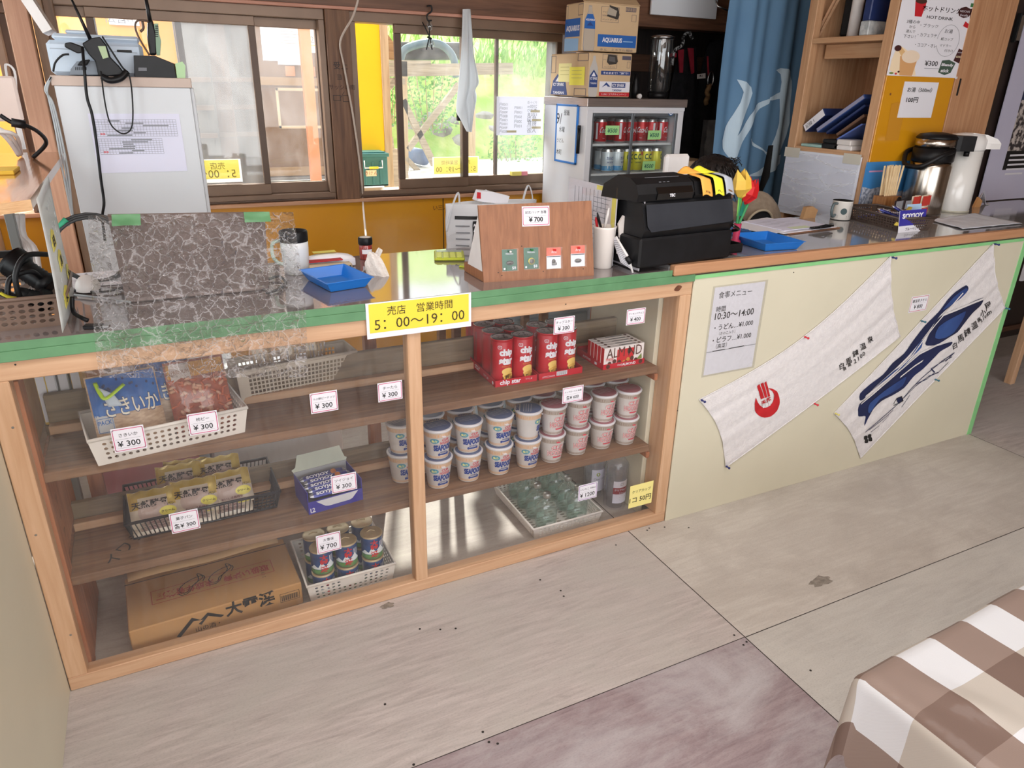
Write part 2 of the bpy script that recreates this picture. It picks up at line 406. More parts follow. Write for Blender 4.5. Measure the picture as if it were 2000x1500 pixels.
flo(-3,XS,YS,-.0,fA);flo(-3,XS,0,.6,fE);flo(-3,XS,-5,YS,fB)
flo(XS,XR,YS,-.0,fC);flo(XS,XR,0,.6,fE);flo(XS,XR,-5,YS,fD);flo(XR,7,-5,.6,fA);flo(-3,7,.6,3.6,fE)
for a in ((XS-.0015,XS+.0015,-5,.6),(XR-.0015,XR+.0015,-5,.6),(-3,XS,YS-.001,YS+.001),(XS,XR,YS-.0025,YS)):
    fl.add([(a[0],a[2],.0006),(a[1],a[2],.0006),(a[1],a[3],.0006),(a[0],a[3],.0006)],[(0,1,2,3)],seam)
# nail holes, dark stains with their own shape
stain=pm('floor_stain',(120,112,104),(150,142,132),60,rough=.8)
nail=pm('nail_dark',(40,36,34),rough=.8)
P0=pl((0,0,.0012),(1,0,0),(0,1,0),0)
for px,py in ((808,1494),(955,1450),(943,1430),(1434,1241),(1452,1260),(1458,1254),(1583,1310),(972,1453),(752,1376),(820,1229),(860,1230),(890,1228),(1055,1133),(1095,1154),(1101,1165),(1203,1065),(1264,1036),(1268,1032),(1298,1030),(1345,1031)):
    p=atz(px,py,0);fl.disc(p.x,p.y,.0035,P0,nail,8)
for px,py,rx,ry in ((757,1183,.022,.012),(1603,1135,.045,.02)):
    p=atz(px,py,0);fl.poly([(p.x+rx*math.cos(t*.42)*(1+.25*math.sin(3*t)),p.y+ry*math.sin(t*.42)*(1+.3*math.cos(2*t))) for t in range(15)],P0,stain)
fl.struct('floor',recalc=False)
# --- counter frame left end panel, ceilings, walls
def sbox(name,x0,x1,y0,y1,z0,z1,m,b=.002):
    mb=MB();mb.box(x0,x1,y0,y1,z0,z1,m,b=b);return mb.struct(name)
sbox('wall_left',-.66,-.60,-5,YW+.1,1.95,2.75,pm('left_wall_board',(196,170,140),(176,150,122),8))
mb=MB();mb.box(-.66,-.60,-.4,YW+.1,0,.94,MATS['left_wall_board']);mb.struct('wall_left_lower')
sbox('ceiling',-3.1,7,-4.4,2.42,2.55,2.62,wood('ceiling_boards',(176,140,106),(150,114,84),0))
yel=pm('yellow_panel',(214,150,22),(206,140,18),2,rough=.28,coat=.3)
# back wall under the windows: glossy mustard panels with dark seams
wb=MB();wb.box(-.6,2.34,YW,YW+.05,0,.925,yel,b=.001)
for px in (866,):
    x=aty(px,440,YW).x;wb.box(x-.0025,x+.0025,YW-.0015,YW+.01,.0,.92,seam,b=0)
hand=pm('felt_pen',(60,34,30),rough=.7)
g=pl((aty(855,404,YW).x,YW-.001,.868),(1,0,0),(0,0,1))
wb.text('い三',g,hand,.03);wb.text('い二',g,hand,.03,x=.055);wb.text('ンターのカ',g,hand,.026,x=.19,y=.02)
wb.struct('wall_back')
mb=MB();mb.box(-.6,2.34,YW-.045,YW+.06,.925,.943,wood('sill_wood',(196,150,116),(170,120,92),0));mb.struct('trim_1')
# beam over the windows with the pale lath under it
mb=MB();mb.box(-.6,7,YW-.04,YW+.1,1.826,2.55,beamW);mb.box(-.6,2.4,YW-.05,YW+.0,1.812,1.826,wood('pale_lath',(206,150,130),(184,130,108),0));mb.struct('trim_2')
# timber post between the windows, with felt pen notes
xa,xb=aty(646.6,200,YW-.04).x,aty(692.6,200,YW-.04).x
mb=MB();mb.box(xa,xb,YW-.04,YW+.1,.943,1.812,beamZ)
g=pl(((xa+xb)/2,YW-.0405,1.55),(1,0,0),(0,0,1))
mb.text('受上',g,INK,.036,y=0.02);mb.text('ヨ',g,INK,.03,x=-.01,y=-.03);mb.text('サッシの南',g,hand,.026,y=-.075)
mb.rrect(-.045,-.01,-.135,-.112,g,.002,INK);mb.rrect(.002,.035,-.14,-.112,g,.002,INK);mb.line([(-.01,-.122),(.01,-.095)],g,.002,INK)
mb.struct('trim_3')
# dark back room to the right of the windows
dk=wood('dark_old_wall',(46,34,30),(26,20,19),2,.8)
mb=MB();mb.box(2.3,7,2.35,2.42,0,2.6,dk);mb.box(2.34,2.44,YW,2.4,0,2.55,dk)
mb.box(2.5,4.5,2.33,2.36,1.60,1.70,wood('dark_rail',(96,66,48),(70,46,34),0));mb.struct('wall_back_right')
fw=MB()
for a in ((-3.1,-1.7,0,2.55),(3.0,7,0,2.55),(-1.7,3.0,0,.35),(-1.7,3.0,2.45,2.55)):fw.box(a[0],a[1],-4.4,-4.3,a[2],a[3],MATS['left_wall_board'])
fw.struct('wall_front');fw=MB()
for a in ((-4.3,-3.7,0,2.55),(-1.1,2.42,0,2.55),(-3.7,-1.1,0,.6),(-3.7,-1.1,2.35,2.55)):fw.box(-3.1,-3.0,a[0],a[1],a[2],a[3],MATS['left_wall_board'])
fw.struct('wall_side')
sbox('wall_right',5.9,6.0,-5,3.6,0,2.6,pm('far_wall',(150,128,108),(120,100,84),5))
# --- windows: bronze aluminium sliding sashes
bz=pm('bronze_aluminium',(128,104,86),(118,95,78),6,rough=.4,metal=.25)
bzd=pm('bronze_dark',(92,74,62),(84,66,56),6,rough=.45,metal=.25)
glassM=clear('window_glass',(246,250,250),.03,haze=.08,scale=12,stretch=(1,1,.5),dist=.4)
glassD=clear('dusty_glass',(238,240,240),.03,haze=.035,scale=22,stretch=(1,1,.5),dist=.4)
def X2(px,py=200):return aty(px,py,YW).x
def window(name,x0,x1,sashes):
    f=MB();z0,z1=.943,1.812;t=.035
    f.box(x0,x1,YW-.02,YW+.09,z0,z0+t,bz);f.box(x0,x1,YW-.02,YW+.09,z1-t-.01,z1,bz)
    f.box(x0,x0+t*.8,YW-.02,YW+.09,z0+t,z1-t-.01,bz);f.box(x1-t*.8,x1,YW-.02,YW+.09,z0+t,z1-t-.01,bz)
    f.box(x0+.01,x1-.01,YW-.028,YW-.02,z0+.004,z0+.012,bzd)
    fo=f.struct(name)
    for (a,b,y,gm,sw) in sashes:
        q=MB();s=sw;zz0,zz1=z0+t,z1-t-.01
        q.box(a,b,y,y+.022,zz0,zz0+.05,bz);q.box(a,b,y,y+.022,zz1-.04,zz1,bz)
        q.box(a,a+s,y,y+.022,zz0+.05,zz1-.04,bzd);q.box(b-s,b,y,y+.022,zz0+.05,zz1-.04,bzd)
        so_=q.build('sash',fo)
        p=MB();p.add([(a+s,y+.011,zz0+.05),(b-s,y+.011,zz0+.05),(b-s,y+.011,zz1-.04),(a+s,y+.011,zz1-.04)],[(0,1,2,3)],gm);p.build('pane',so_,recalc=False)
    return fo
w1=window('window_1',-.46,xa-.002,[(X2(207)-.02,X2(513),YW+.0,glassD,.03),(X2(372)-.02,X2(640),YW+.03,glassM,.028),(-.44,X2(215),YW+.03,glassM,.03)])
w2=window('window_2',xb+.002,2.34,[(X2(775),X2(915),YW+.0,glassM,.034),(X2(905),X2(1098),YW+.03,glassM,.03),(X2(978)-.005,X2(1104),YW+.06,glassM,.018)])
k=MB();p=aty(897,228,YW-.012);k.box(p.x-.012,p.x+.012,YW-.02,YW,p.z-.02,p.z+.02,BLK);k.box(p.x-.02,p.x-.006,YW-.028,YW-.02,p.z-.004,p.z+.004,BLK);k.build('latch',w2)
# left wall window behind the shelf, bright milky panes
wl=MB();milk=clear('milky_glass',(235,245,245),.03,haze=.45,scale=5)
for y0,y1 in ((-.3,.55),(.6,1.25),(1.3,1.78)):
    wl.box(-.64,-.60,y0,y0+.03,.94,1.95,bz);wl.box(-.64,-.60,y1-.03,y1,.94,1.95,bz)
wl.box(-.64,-.60,-.4,1.9,.94,.97,bz);wl.box(-.64,-.60,-.4,1.9,1.92,1.95,bz)
wlo=wl.struct('window_3');p=MB();p.add([(-.62,-.3,.97),(-.62,1.78,.97),(-.62,1.78,1.92),(-.62,-.3,1.92)],[(0,1,2,3)],milk);p.build('pane',wlo,recalc=False)
# corner pillar and its jambs
pa,pb=aty(24,0,YW-.12),aty(50,0,YW-.12)
mb=MB();mb.box(pa.x-.03,pb.x,YW-.16,YW-.04,.0,2.55,wood('pillar_wood',(206,160,132),(186,138,112),2));mb.box(pb.x+.006,pb.x+.05,YW-.1,YW-.0,.0,2.55,wood('jamb_wood',(150,122,98),(128,102,82),2));mb.box(pb.x+.05,pb.x+.085,YW-.06,YW,.9,2.55,wood('jamb_wood2',(138,106,84),(112,88,70),2));mb.struct('trim_4')
# cream partition running toward the room at the counter's left end
mb=MB();mb.box(-.405,-.386,-2.4,.005,0,.90,cream);mb.struct('trim_5')

# ================================================================== outside the windows
og=pm('grass_green',(150,190,84),(196,210,130),5,rough=.9,bump=.6,bscale=40)
ogd=pm('grass_blades',(120,176,70),(176,206,110),3,rough=.8)
dirt=pm('pale_gravel',(222,220,214),(200,198,192),12,rough=.95,bump=.3)
rockm=pm('rock_gray',(176,176,172),(120,118,112),6,rough=.9,bump=.8,bscale=12)
owood=wood('weathered_outdoor',(190,176,154),(150,138,120),0,.8);owoodz=wood('weathered_upright',(206,184,148),(176,150,116),2,.8)
GZ=aty(740,372,3.4).z
gd=MB();gd.sheet(lambda u,v:(-4+14*u,2.45+6.2*v,GZ-.02+.02*noise.noise((u*30,v*20,0))),40,20,dirt);tag(gd.build('ground_outside'),kind='structure')
def hill_z(x,y):return GZ+max(0,y-5.6)*.42+.10*noise.noise((x*.9,y*.9,3))+(.5*min(1,max(0,(y-5.6)/.8)))
hl=MB();hl.sheet(lambda u,v:(-6+22*u,5.4+9*v,hill_z(-6+22*u,5.4+9*v)-.05),90,50,og)
tag(hl.build('hillside'),kind='structure')
gr=MB();rr=random.Random(3)
for i in range(2600):
    x=rr.uniform(0.8,6.5);y=rr.uniform(6.45,9.5) if i%3 else rr.uniform(6.42,7);z=hill_z(x,y)-.06;h=rr.uniform(.08,.22);a=rr.uniform(0,6.28);w=.012
    dx,dy=math.cos(a)*w,math.sin(a)*w;bx,by=rr.uniform(-.1,.1),rr.uniform(-.12,.02)
    gr.add([(x-dx,y-dy,z),(x+dx,y+dy,z),(x+bx*.5+dx*.7,y+by*.5+dy*.7,z+h*.7),(x+bx*.5-dx*.7,y+by*.5-dy*.7,z+h*.7),(x+bx,y+by,z+h)],[(0,1,2,3),(3,2,4)],ogd)
tag(gr.build('wild_grass',recalc=False),'wild green grass growing over the hillside outside the window','grass',kind='stuff')
# rocks piled at the foot of the slope
def rock(p,s,i):
    mb=MB();seed=i*7.3
    bm=bmesh.new();bmesh.ops.create_icosphere(bm,subdivisions=2,radius=1)
    vs=[v.co.copy()*(1+.35*noise.noise(v.co*1.3+Vector((seed,0,0)))) for v in bm.verts];fs=[[v.index for v in f.verts] for f in bm.faces];bm.free()
    mb.add([(v.x*s[0],v.y*s[1],v.z*s[2]) for v in vs],fs,rockm,False);o=mb.build('rock',loc=None);o.location=p;return o
spots=[(812,255,.16),(838,240,.14),(858,265,.20),(882,248,.15),(895,290,.2),(845,300,.14),(870,318,.15),(940,235,.16),(962,262,.17),(935,290,.16),(985,240,.15),(955,320,.13),(752,235,.12),(762,258,.11),(822,320,.12),(900,335,.14)]
poss=['leftmost, behind the cross brace','high behind the cross brace','broad one beneath the hanging towel','near the meeting of the sashes','big pale one low beside the sash stile','under the lower cross brace','lowest in the middle of the pane','high to the right of the sash stile','big one right of the sash stile','low right of the sash stile','behind the list taped on the glass','lowest on the right pane','upper dark one in the open gap','lower dark one in the open gap','beside the blue pipe','next to the shop hours notice']
for i,(px,py,s) in enumerate(spots):
    p=aty(px,py,6.1-.004*(py-230));tag(rock(p,(s*1.0,s*.6,s*.7),i),'grey rock of the slope outside, '+poss[i],'rock','rocks of the slope outside the window')
# bushes: leafy mass behind the brace
lf=pm('leaf_green',(86,150,62),(140,186,96),9,rough=.7)
def bush(px,py,Y,rx,rz,n,lab,seed):
    c=aty(px,py,Y);q=MB();r_=random.Random(seed)
    for i in range(n):
        t=r_.uniform(0,6.28);u=r_.uniform(-1,1);rad=r_.random()**.5;p=c+Vector((rx*rad*math.cos(t),.25*u,rz*rad*math.sin(t)))
        a=Vector((r_.uniform(-1,1),r_.uniform(-1,.2),r_.uniform(-.6,.8))).normalized()*r_.uniform(.03,.06);b=a.orthogonal().normalized()*.014
        q.add([p,p+a*.5+b,p+a,p+a*.5-b],[(0,1,2,3)],lf)
    st=MB()
    for i in range(7):st.tube([c+Vector((rx*.8*(i/3-1)*.4,0,-rz)),c+Vector((rx*.7*(i/3-1),.05,rz*.6))],.006,owoodz,5)
    o=thing('bush',lab,'bush',(c.x,c.y,c.z-rz),group='bushes outside the window');q.build('foliage',o,world=True,recalc=False);st.build('stem',o,world=True)
bush(835,190,5.75,.42,.33,800,'leafy green bush behind the wooden cross brace',1)
bush(757,195,5.2,.16,.22,260,'dark green bush seen through the open window gap',2)
bush(1010,300,5.4,.35,.22,400,'low green tuft at the bottom right of the window',4)
# wooden frame with cross brace
def bar(mb,a,b,w,t,m):
    a,b=Vector(a),Vector(b);d=(b-a).normalized();s=d.cross(Vector((0,1,0))).normalized();y=Vector((0,1,0))
    vs=[p+s*sx*w/2+y*sy*t/2 for p in (a,b) for sx,sy in ((-1,-1),(1,-1),(1,1),(-1,1))]
    mb.add(vs,[(0,1,2,3),(7,6,5,4),(0,4,5,1),(1,5,6,2),(2,6,7,3),(3,7,4,0)],m)
fr=thing('wooden_trestle','weathered wooden trestle with cross braces standing outside the right window','trestle',aty(790,350,4.8))
for nm,a,b,w in (('post',(788,120),(792,352),.05),('brace',(786,195),(848,322),.055),('brace',(896,165),(796,292),.05),('brace',(792,308),(830,348),.04),('brace',(740,195),(772,155),.045),('top_beam',(738,138),(1000,134),.10),('plank',(742,121),(840,122),.03),('post',(921,205),(921,345),.06),('plank',(742,157),(790,159),.05)):
    q=MB();bar(q,aty(*a,4.8),aty(*b,4.8),w,.05,owoodz if nm=='post' else owood);q.build(nm,fr,world=True)
q=MB();y0=4.4;A=[aty(735,36,y0),aty(773,88,y0),aty(769,117,y0),aty(738,116,y0)]
tri=wood('gable_board',(176,140,98),(140,104,70),0)
q.prism([(a.x,a.z) for a in A],0,.03,tri,Matrix(((1,0,0,0),(0,0,1,y0),(0,1,0,0),(0,0,0,1))));gt_=thing('gable_end','brown triangular gable board on a post at the top of the open window gap','gable',(A[0].x,y0,GZ));q.build('board',gt_,world=True);q=MB();q.box(A[0].x,A[0].x+.05,y0+.031,y0+.08,GZ-.01,A[0].z-.05,owoodz);q.build('post',gt_,world=True)
# hoses
q=MB();q.tube(smooth_path([aty(782,118,5.0),aty(792,96,5.0),aty(830,84,5.05),aty(862,88,5.0),aty(885,112,4.95),aty(891,150,4.9)],5),.035,pm('hose_blue',(96,122,132),(78,104,116),8,rough=.35),10)
q.solo('water_hose','thick blue grey hose arching over the braced trestle outside','hose')
q=MB();q.tube([aty(780,100,5.4),aty(905,100,5.4)],.08,BLK,12);q.solo('drain_pipe','black pipe lying behind the arching hose outside','pipe')
q=MB();q.tube([aty(798,300,5.3),aty(828,308,5.0)],.075,pm('pipe_blue',(92,118,160),(80,104,146),6),12);q.solo('water_pipe','short blue pipe end low behind the cross brace','pipe')
# bright yellow hoarding with raw wooden edge
A,B=aty(686,30,3.0),aty(740,30,3.0);zb=aty(735,295,3.0).z
q=MB();q.box(A.x-.08,B.x,3.0,3.03,zb,2.4,pm('signal_yellow',(250,205,20),(246,198,16),2,rough=.5));yo=q.solo('yellow_board','tall bright yellow board standing outside the open window','board')
q=MB();q.box(B.x,B.x+.05,2.99,3.06,GZ,2.4,owoodz);q.solo('timber_post','pale raw timber post along the edge of the yellow board outside','post')
# teal crate
teal=pm('teal_plastic',(64,128,124),(58,118,116),8,rough=.45)
A,B=aty(706,365,2.85),aty(756,362,2.85);zt=aty(730,297,2.85).z
t=thing('storage_crate','teal plastic storage crate with lid outside the open window gap','crate',((A.x+B.x)/2,2.98,A.z));w=(B.x-A.x)/2+.012;h=zt-A.z
q=MB()
for a in ((-w,w,-.12,-.105),(-w,w,.105,.12),(-w,-w+.012,-.105,.105),(w-.012,w,-.105,.105)):q.box(*a,0,h-.03,teal)
q.box(-w,w,-.12,.12,0,.01,teal)
for x in (-w*.5,0,w*.5):q.box(x-.006,x+.006,-.126,-.12,.01,h-.06,teal)
q.build('body',t);q=MB();q.box(-w-.01,w+.01,-.13,.13,h-.03,h-.008,teal);q.box(-w+.01,w-.01,-.11,.11,h-.008,h,teal);q.build('lid',t)
q=MB();q.tube([(-w*.6,-.135,h-.05),(-w*.6,-.14,h*.55),(w*.6,-.14,h*.55),(w*.6,-.135,h-.05)],.004,WPL,6);q.tube([(-w*.3,-.141,h*.55),(w*.3,-.141,h*.55)],.008,pm('yellow_grip',(240,200,40)),8);q.build('handle',t)
q=MB();q.rect(-w*.5,w*.2,h*.3,h*.48,pl((0,-.1265,0),(1,0,0),(0,0,1)),pm('cream_sticker',(240,220,180)));q.text('きけん',pl((0,-.127,0),(1,0,0),(0,0,1)),pm('brown_print',(150,100,60)),.03,x=-w*.15,y=h*.39);q.build('sticker',t)
# outdoor steps beside the crate
q=MB();y0=3.6
A=[(745,255),(768,268),(770,290),(782,292),(785,318),(796,322),(800,372),(756,372),(752,300)]
q.prism([(aty(a,b,y0).x,aty(a,b,y0).z) for a,b in A],0,.06,owood,Matrix(((1,0,0,0),(0,0,1,y0),(0,1,0,0),(0,0,0,1))));q.solo('stair_stringer','weathered wooden stair side stepping down beside the teal crate','stairs')
# neighbouring wing seen through the left window
YB=4.2
tanp=pm('tan_panel',(118,86,56),(110,78,50),3,rough=.6);orw=pm('orange_wall',(226,150,60),(220,144,54),2,rough=.6)
q=MB();x0=aty(480,100,YB).x;xm=aty(365,100,YB).x;x9=aty(676,100,YB).x+.2
q.box(x0-.4,x9,YB,YB+.1,GZ,2.4,tanp);q.box(-3,x0-.4,YB,YB+.1,GZ,2.4,orw)
def wy(px,py):return aty(px,py,YB)
for y0,y1,mm in ((152,168,wood('trim_tan',(150,116,74),(136,104,66),0)),(325,342,MATS['trim_tan'])):
    a,b=wy(600,y0).z,wy(600,y1).z;q.box(x0,x9,YB-.02,YB,b,a,mm)
a,b=wy(540,174),wy(630,248);q.rrect(a.x,b.x,b.z,a.z,pl((0,YB-.002,0),(1,0,0),(0,0,1)),.02,pm('panel_line',(196,172,140)))
q.box(x0-.3,x9,YB-.04,YB,GZ,wy(600,344).z,pm('stone_base',(96,92,90),(120,116,112),9))
for px in (560,600):q.box(wy(px,110).x-.02,wy(px,110).x+.05,YB-.01,YB,wy(600,150).z,wy(600,130).z,pm('brown_patch',(176,116,70)))
tag(q.build('wall_neighbour'),kind='structure')
for i,(a,b,c,d,lab) in enumerate(((514,54,548,118,'plain white sheet pinned left on the tan wall outside'),(543,36,588,126,'large white notice with fine print pinned on the tan wall outside'),(603,58,625,103,'small white sheet pinned right of the orange post outside'),(214,22,268,48,'white sheet with handwriting pinned on the orange wall outside'))):
    A,B=wy(a,d),wy(c,b);q=MB();g=pl((0,YB-.012-.004*i,0),(1,0,0),(0,0,1),.0);q.box(A.x,B.x,YB-.012-.004*i,YB-.002,A.z,B.z,WHT,b=0)
    g=pl((0,YB-.0125-.004*i,0),(1,0,0),(0,0,1),.0005)
    if i==1:
        for k in range(7):q.line([(A.x+.03,B.z-.05-k*.02),(B.x-.03-.02*(k%3),B.z-.05-k*.02)],g,.003,GRAYP)
    if i==3:q.text('伝言',g,GRAYP,.07,x=(A.x+B.x)/2-.05,y=B.z-.05);q.text('544',g,GRAYP,.05,x=B.x-.07,y=A.z+.04)
    if i==2:q.text('2.5',g,GRAYP,.06,x=(A.x+B.x)/2,y=B.z-.07);q.line([(A.x+.02,A.z+.05),(B.x-.02,A.z+.05)],g,.006,pm('faint_yellow',(240,210,120)))
    q.solo('pinned_paper',lab,'paper','papers pinned on the wall outside')
q=MB();a,b=aty(582,25,3.4),aty(600,25,3.4);q.box(a.x,b.x+.01,3.4,3.46,GZ-.01,2.4,pm('orange_timber',(214,140,86),(204,128,74),30,stretch=(20,20,1)));q.solo('timber_post','orange painted timber post standing outside the left window','post')
# stacked boards leaning behind the dusty pane
for i,(a,b,c,d,m) in enumerate(((378,40,400,330,'dark_wet'),(400,52,440,345,'tan_b'),(440,46,490,345,'gray_b'))):
    A,B=aty(a,d,3.3),aty(c,b,3.3);mm={'dark_wet':wood('dark_wet',(66,62,58),(90,84,78),2,.7),'tan_b':wood('tan_b',(96,66,44),(70,48,34),2,.7),'gray_b':wood('gray_b',(84,70,58),(60,52,48),2,.75)}[m]
    q=MB();q.box(A.x,B.x,3.3+.06*i,3.34+.06*i,GZ-.01,2.3,mm)
    for k in range(3):
        z=aty(a,150+55*k,3.3).z;q.box(A.x+.01,B.x-.01,3.29+.06*i,3.3+.06*i,z-.03,z,wood('slat_b',(104,80,60),(84,66,54),0))
    q.solo('leaning_board',['narrow dark board leaning outside behind the dusty pane','tan board leaning outside behind the dusty pane','grey brown board leaning outside nearest the sash stile'][i],'board','boards leaning outside')

# ================================================================== the glazed counter and the panelled counter
lx0=aty(1318,533,-.014).x;S1,S2=.308,.614           # tops of the two shelves
green=pm('green_tape',(98,146,104),(86,132,92),14,rough=.45)
topm=pm('dark_worktop',(132,120,118),(118,108,107),6,rough=.06,spec=.85,coat=.6)
ct=thing('display_counter','long pine framed counter with clear front and green taped edge','counter',(.6,.0,0))
def cpart(name,*boxes,m=woodX,parent=None,b=.002):
    q=MB()
    for bx in boxes:q.box(*bx,m,b=b)
    return q.build(name,parent or ct,world=True)
LX0,LX1,CX0,CX1,RX0,RX1=-.384,-.338,.575,.614,1.507,1.553
cpart('sill_rail',(LX0,RX1,0,.045,0,.042))
q=MB();q.box(-1.2,RX1,0,.045,.878,.924,woodX)
knot=pm('wood_knot',(120,72,46),(84,48,32),60,rough=.6)
g=pl((0,0,0),(1,0,0),(0,0,1),.0008)
p=aty(1324,563,0);q.poly([(p.x+.014*math.cos(t)*(1+.3*math.sin(2*t)),p.z+.010*math.sin(t)) for t in [k*.45 for k in range(14)]],g,knot)
for px,py in ((1105,594),(30,712)):p=aty(px,py,0);q.disc(p.x,p.z,.0022,g,INK,8)
q.build('top_rail',ct,world=True)
q=MB();q.box(LX0,LX1,0,.045,.042,.878,woodZ)
for px,py in ((25,835),(138,1240),(70,1045)):p=aty(px,py,0);q.disc(p.x,p.z,.003,g,CHROME,8)
q.build('post',ct,world=True)
cpart('post',(CX0,CX1,.0,.045,.042,.878),m=woodZ);cpart('post',(RX0,RX1,0,.085,.042,.878),m=woodZ)
rw=wood('red_pine',(190,124,84),(150,92,62),2)
cpart('inner_post',(LX0+.03,LX1+.008,.046,.11,.0,.86),m=rw)
q=MB();q.box(LX0+.03,LX1+.006,.112,.42,.0,.3,rw);q.box(LX0+.03,LX1+.006,.112,.42,.34,.58,rw)
gl=pl((LX1+.0065,0,0),(0,1,0),(0,0,1),.0008)
for k,s in enumerate('ツイヲノト'):q.text(s,gl,INK,.03,x=.135,y=.50-.05*k)
q.build('side_board',ct,world=True)
cpart('rear_post',(-.30,-.26,.48,.52,0,.92),m=rw);cpart('rear_post',(.58,.62,.48,.52,0,.92),m=rw);cpart('rear_post',(1.50,1.54,.48,.52,0,.92),m=rw)
q=MB();q.box(-1.2,lx0-.002,-.004,.56,.925,H,topm,b=.004);q.build('worktop',ct,world=True)
q=MB()
for z0,z1,y in ((.924,.948,-.0085),(.948,.968,-.0065)):q.box(-1.2,RX1 if z1<.95 else lx0-.002,y,-.004,z0,z1,green,b=.001)
q.build('edge_tape',ct,world=True)
for z in (S1,S2):
    q=MB();q.box(LX1+.004,RX0-.016,.056,.285,z-.026,z,shelfW);
    gz=pl((0,0,z),(1,0,0),(0,1,0),.0008)
    if z==S1:
        for k,s in enumerate('イワシ'):q.text(s,gz,INK,.05,x=-.235+.03*k,y=.10+.045*k,rot=.9)
    q.build('shelf_board',ct,world=True)
    cpart('shelf_batten',(LX1+.004,RX0-.016,.287,.317,z-.02,z+.022),m=woodX)
    cpart('rear_plank',(LX1+.004,RX0-.016,.319,.34,z-.02,z+(.10 if z>.5 else .07)),m=grayW)
cpart('side_panel',(RX0-.016,RX0+.004,.086,.5,0,.878),m=cream)
for z in (S1,S2):cpart('shelf_cleat',(RX0-.03,RX0-.016,.05,.30,z-.05,z-.027),m=rw)
pane=clear('scratched_acrylic',(250,250,248),.03,haze=.05,scale=16,stretch=(1,1,.25),dist=3);pane2=clear('clean_acrylic',(252,252,252),.008,haze=.03,scale=9)
for a,b,m in ((LX1,CX0,pane),(CX1,RX0,pane2)):
    q=MB();q.add([(a,.016,.042),(b,.016,.042),(b,.016,.878),(a,.016,.878)],[(0,1,2,3)],m);q.build('front_pane',ct,world=True,recalc=False)
# right-hand panelled counter
pcn=thing('panel_counter','counter clad in cream board with a timber lip, towels pinned on its front','counter',(2.45,.0,0))
q=MB();q.add([],[],cream);PT=(aty(1355,545,-.004).x,aty(1355,545,-.004).z)
q.box(RX1+.001,3.372,-.004,.002,0,.943,cream,b=.001);q.build('front_panel',pcn,world=True)
q=MB();q.box(RX1+.001,3.372,-.0065,-.0042,.930,.943,pm('bright_green_tape',(140,206,140),(128,196,130),12,rough=.5),b=0);q.box(3.345,3.374,-.0065,.03,0,.93,MATS['bright_green_tape'],b=0);q.build('edge_tape',pcn,world=True)
lipw=wood('lip_wood',(194,146,110),(178,130,94),0,.5);lx=aty(1318,533,-.014).x
q=MB();q.box(lx,4.3,-.014,.016,.949,.984,lipw,b=.004);q.build('timber_lip',pcn,world=True)
topg=pm('gray_worktop',(150,146,144),(138,134,134),5,rough=.07,spec=.8,coat=.5)
q=MB();q.box(lx,4.3,.017,.588,.93,.978,topg,b=.002);q.build('worktop',pcn,world=True)
for a in ((RX1+.004,RX1+.034,.02,.06),(RX1+.004,RX1+.034,.54,.58),(3.2,3.24,.02,.06),(3.2,3.24,.54,.58),(4.2,4.24,.3,.34)):cpart('frame_post',(*a,0,.929),m=woodZ,parent=pcn)
HR=.978
# ------------------------------------------------------------------ price cards taped on the clear front
def card(cx,cy,wpx,hpx,l1,l2,lab,Y=.0085,bord=PINK,paper=WHT,group='pink bordered price cards',s1=1,cat='price card',name='price_card',thin=True):
    a,b=aty(cx-wpx/2,cy,Y),aty(cx+wpx/2,cy,Y);w=b.x-a.x;c=aty(cx,cy,Y);h=aty(cx,cy-hpx/2,Y).z-aty(cx,cy+hpx/2,Y).z
    q=MB();q.box(c.x-w/2,c.x+w/2,Y,Y+.0008,c.z-h/2,c.z+h/2,paper,b=0)
    g=pl((c.x,Y,c.z),(1,0,0),(0,0,1),.0006)
    if bord:q.rrect(-w*.46,w*.46,-h*.44,h*.44,g,.0016,bord,.003)
    if thin:q.line([(-w*.4,h*.03),(w*.36,h*.03)],g,.0004,GRAYP);q.line([(-w*.4,-h*.34),(w*.36,-h*.34)],g,.0004,GRAYP)
    q.text(l1,g,INK,x=0,y=h*.2,w=w*min(.8,.145*len(l1))*s1);q.text(l2,g,INK,x=-w*.02,y=-h*.17,h=h*.25,bold=.01)
    return q.solo(name,lab,cat,group)
card(252,857,66,47,'さきいか','¥ 300','price card reading 300 at the left of the dried squid basket')
card(397,826,60,42,'柿ピー','¥ 300','price card reading 300 under the peanut bag')
card(633,785,54,40,'つぶ餅ピーナッツ','¥ 300','price card hanging below the tall beige basket')
card(762,764,48,37,'チーたら','¥ 300','price card nearest the left side of the centre post')
card(361,1018,58,40,'菓子パン','各¥ 300','price card in front of the black bread basket')
card(672,943,50,34,'ソイジョイ','¥ 300','price card in front of the blue snack bar box')
card(642,1060,48,36,'大雪渓','¥ 700','price card reading 700 in front of the sake cups')
card(1102,635,40,32,'チップスター','¥ 300','price card overlapping the red crisp tubes')
card(1242,618,36,30,'アーモンドチョコ','¥ 400','price card reading 400 above the almond chocolate boxes')
card(1119,770,40,30,'カップヌードル 各種','各¥ 600','price card reading 600 over the noodle cups')
card(1148,960,36,30,'いいちこ 300ml','¥ 1200','price card reading 1200 by the clear bottles',bord=pm('violet_print',(150,80,170)))
ylw=pm('pale_yellow_paper',(246,234,150),rough=.75)
card(1252,966,44,42,'クリアカップ','1コ 50円','pale yellow handwritten note near the clear plastic cups',bord=None,paper=ylw,group=None,cat='note',name='paper_note',thin=False)
card(1795,593,33,30,'鑓温泉タオル','¥ 800','price card pinned between the two towels',Y=-.006,bord=RED)
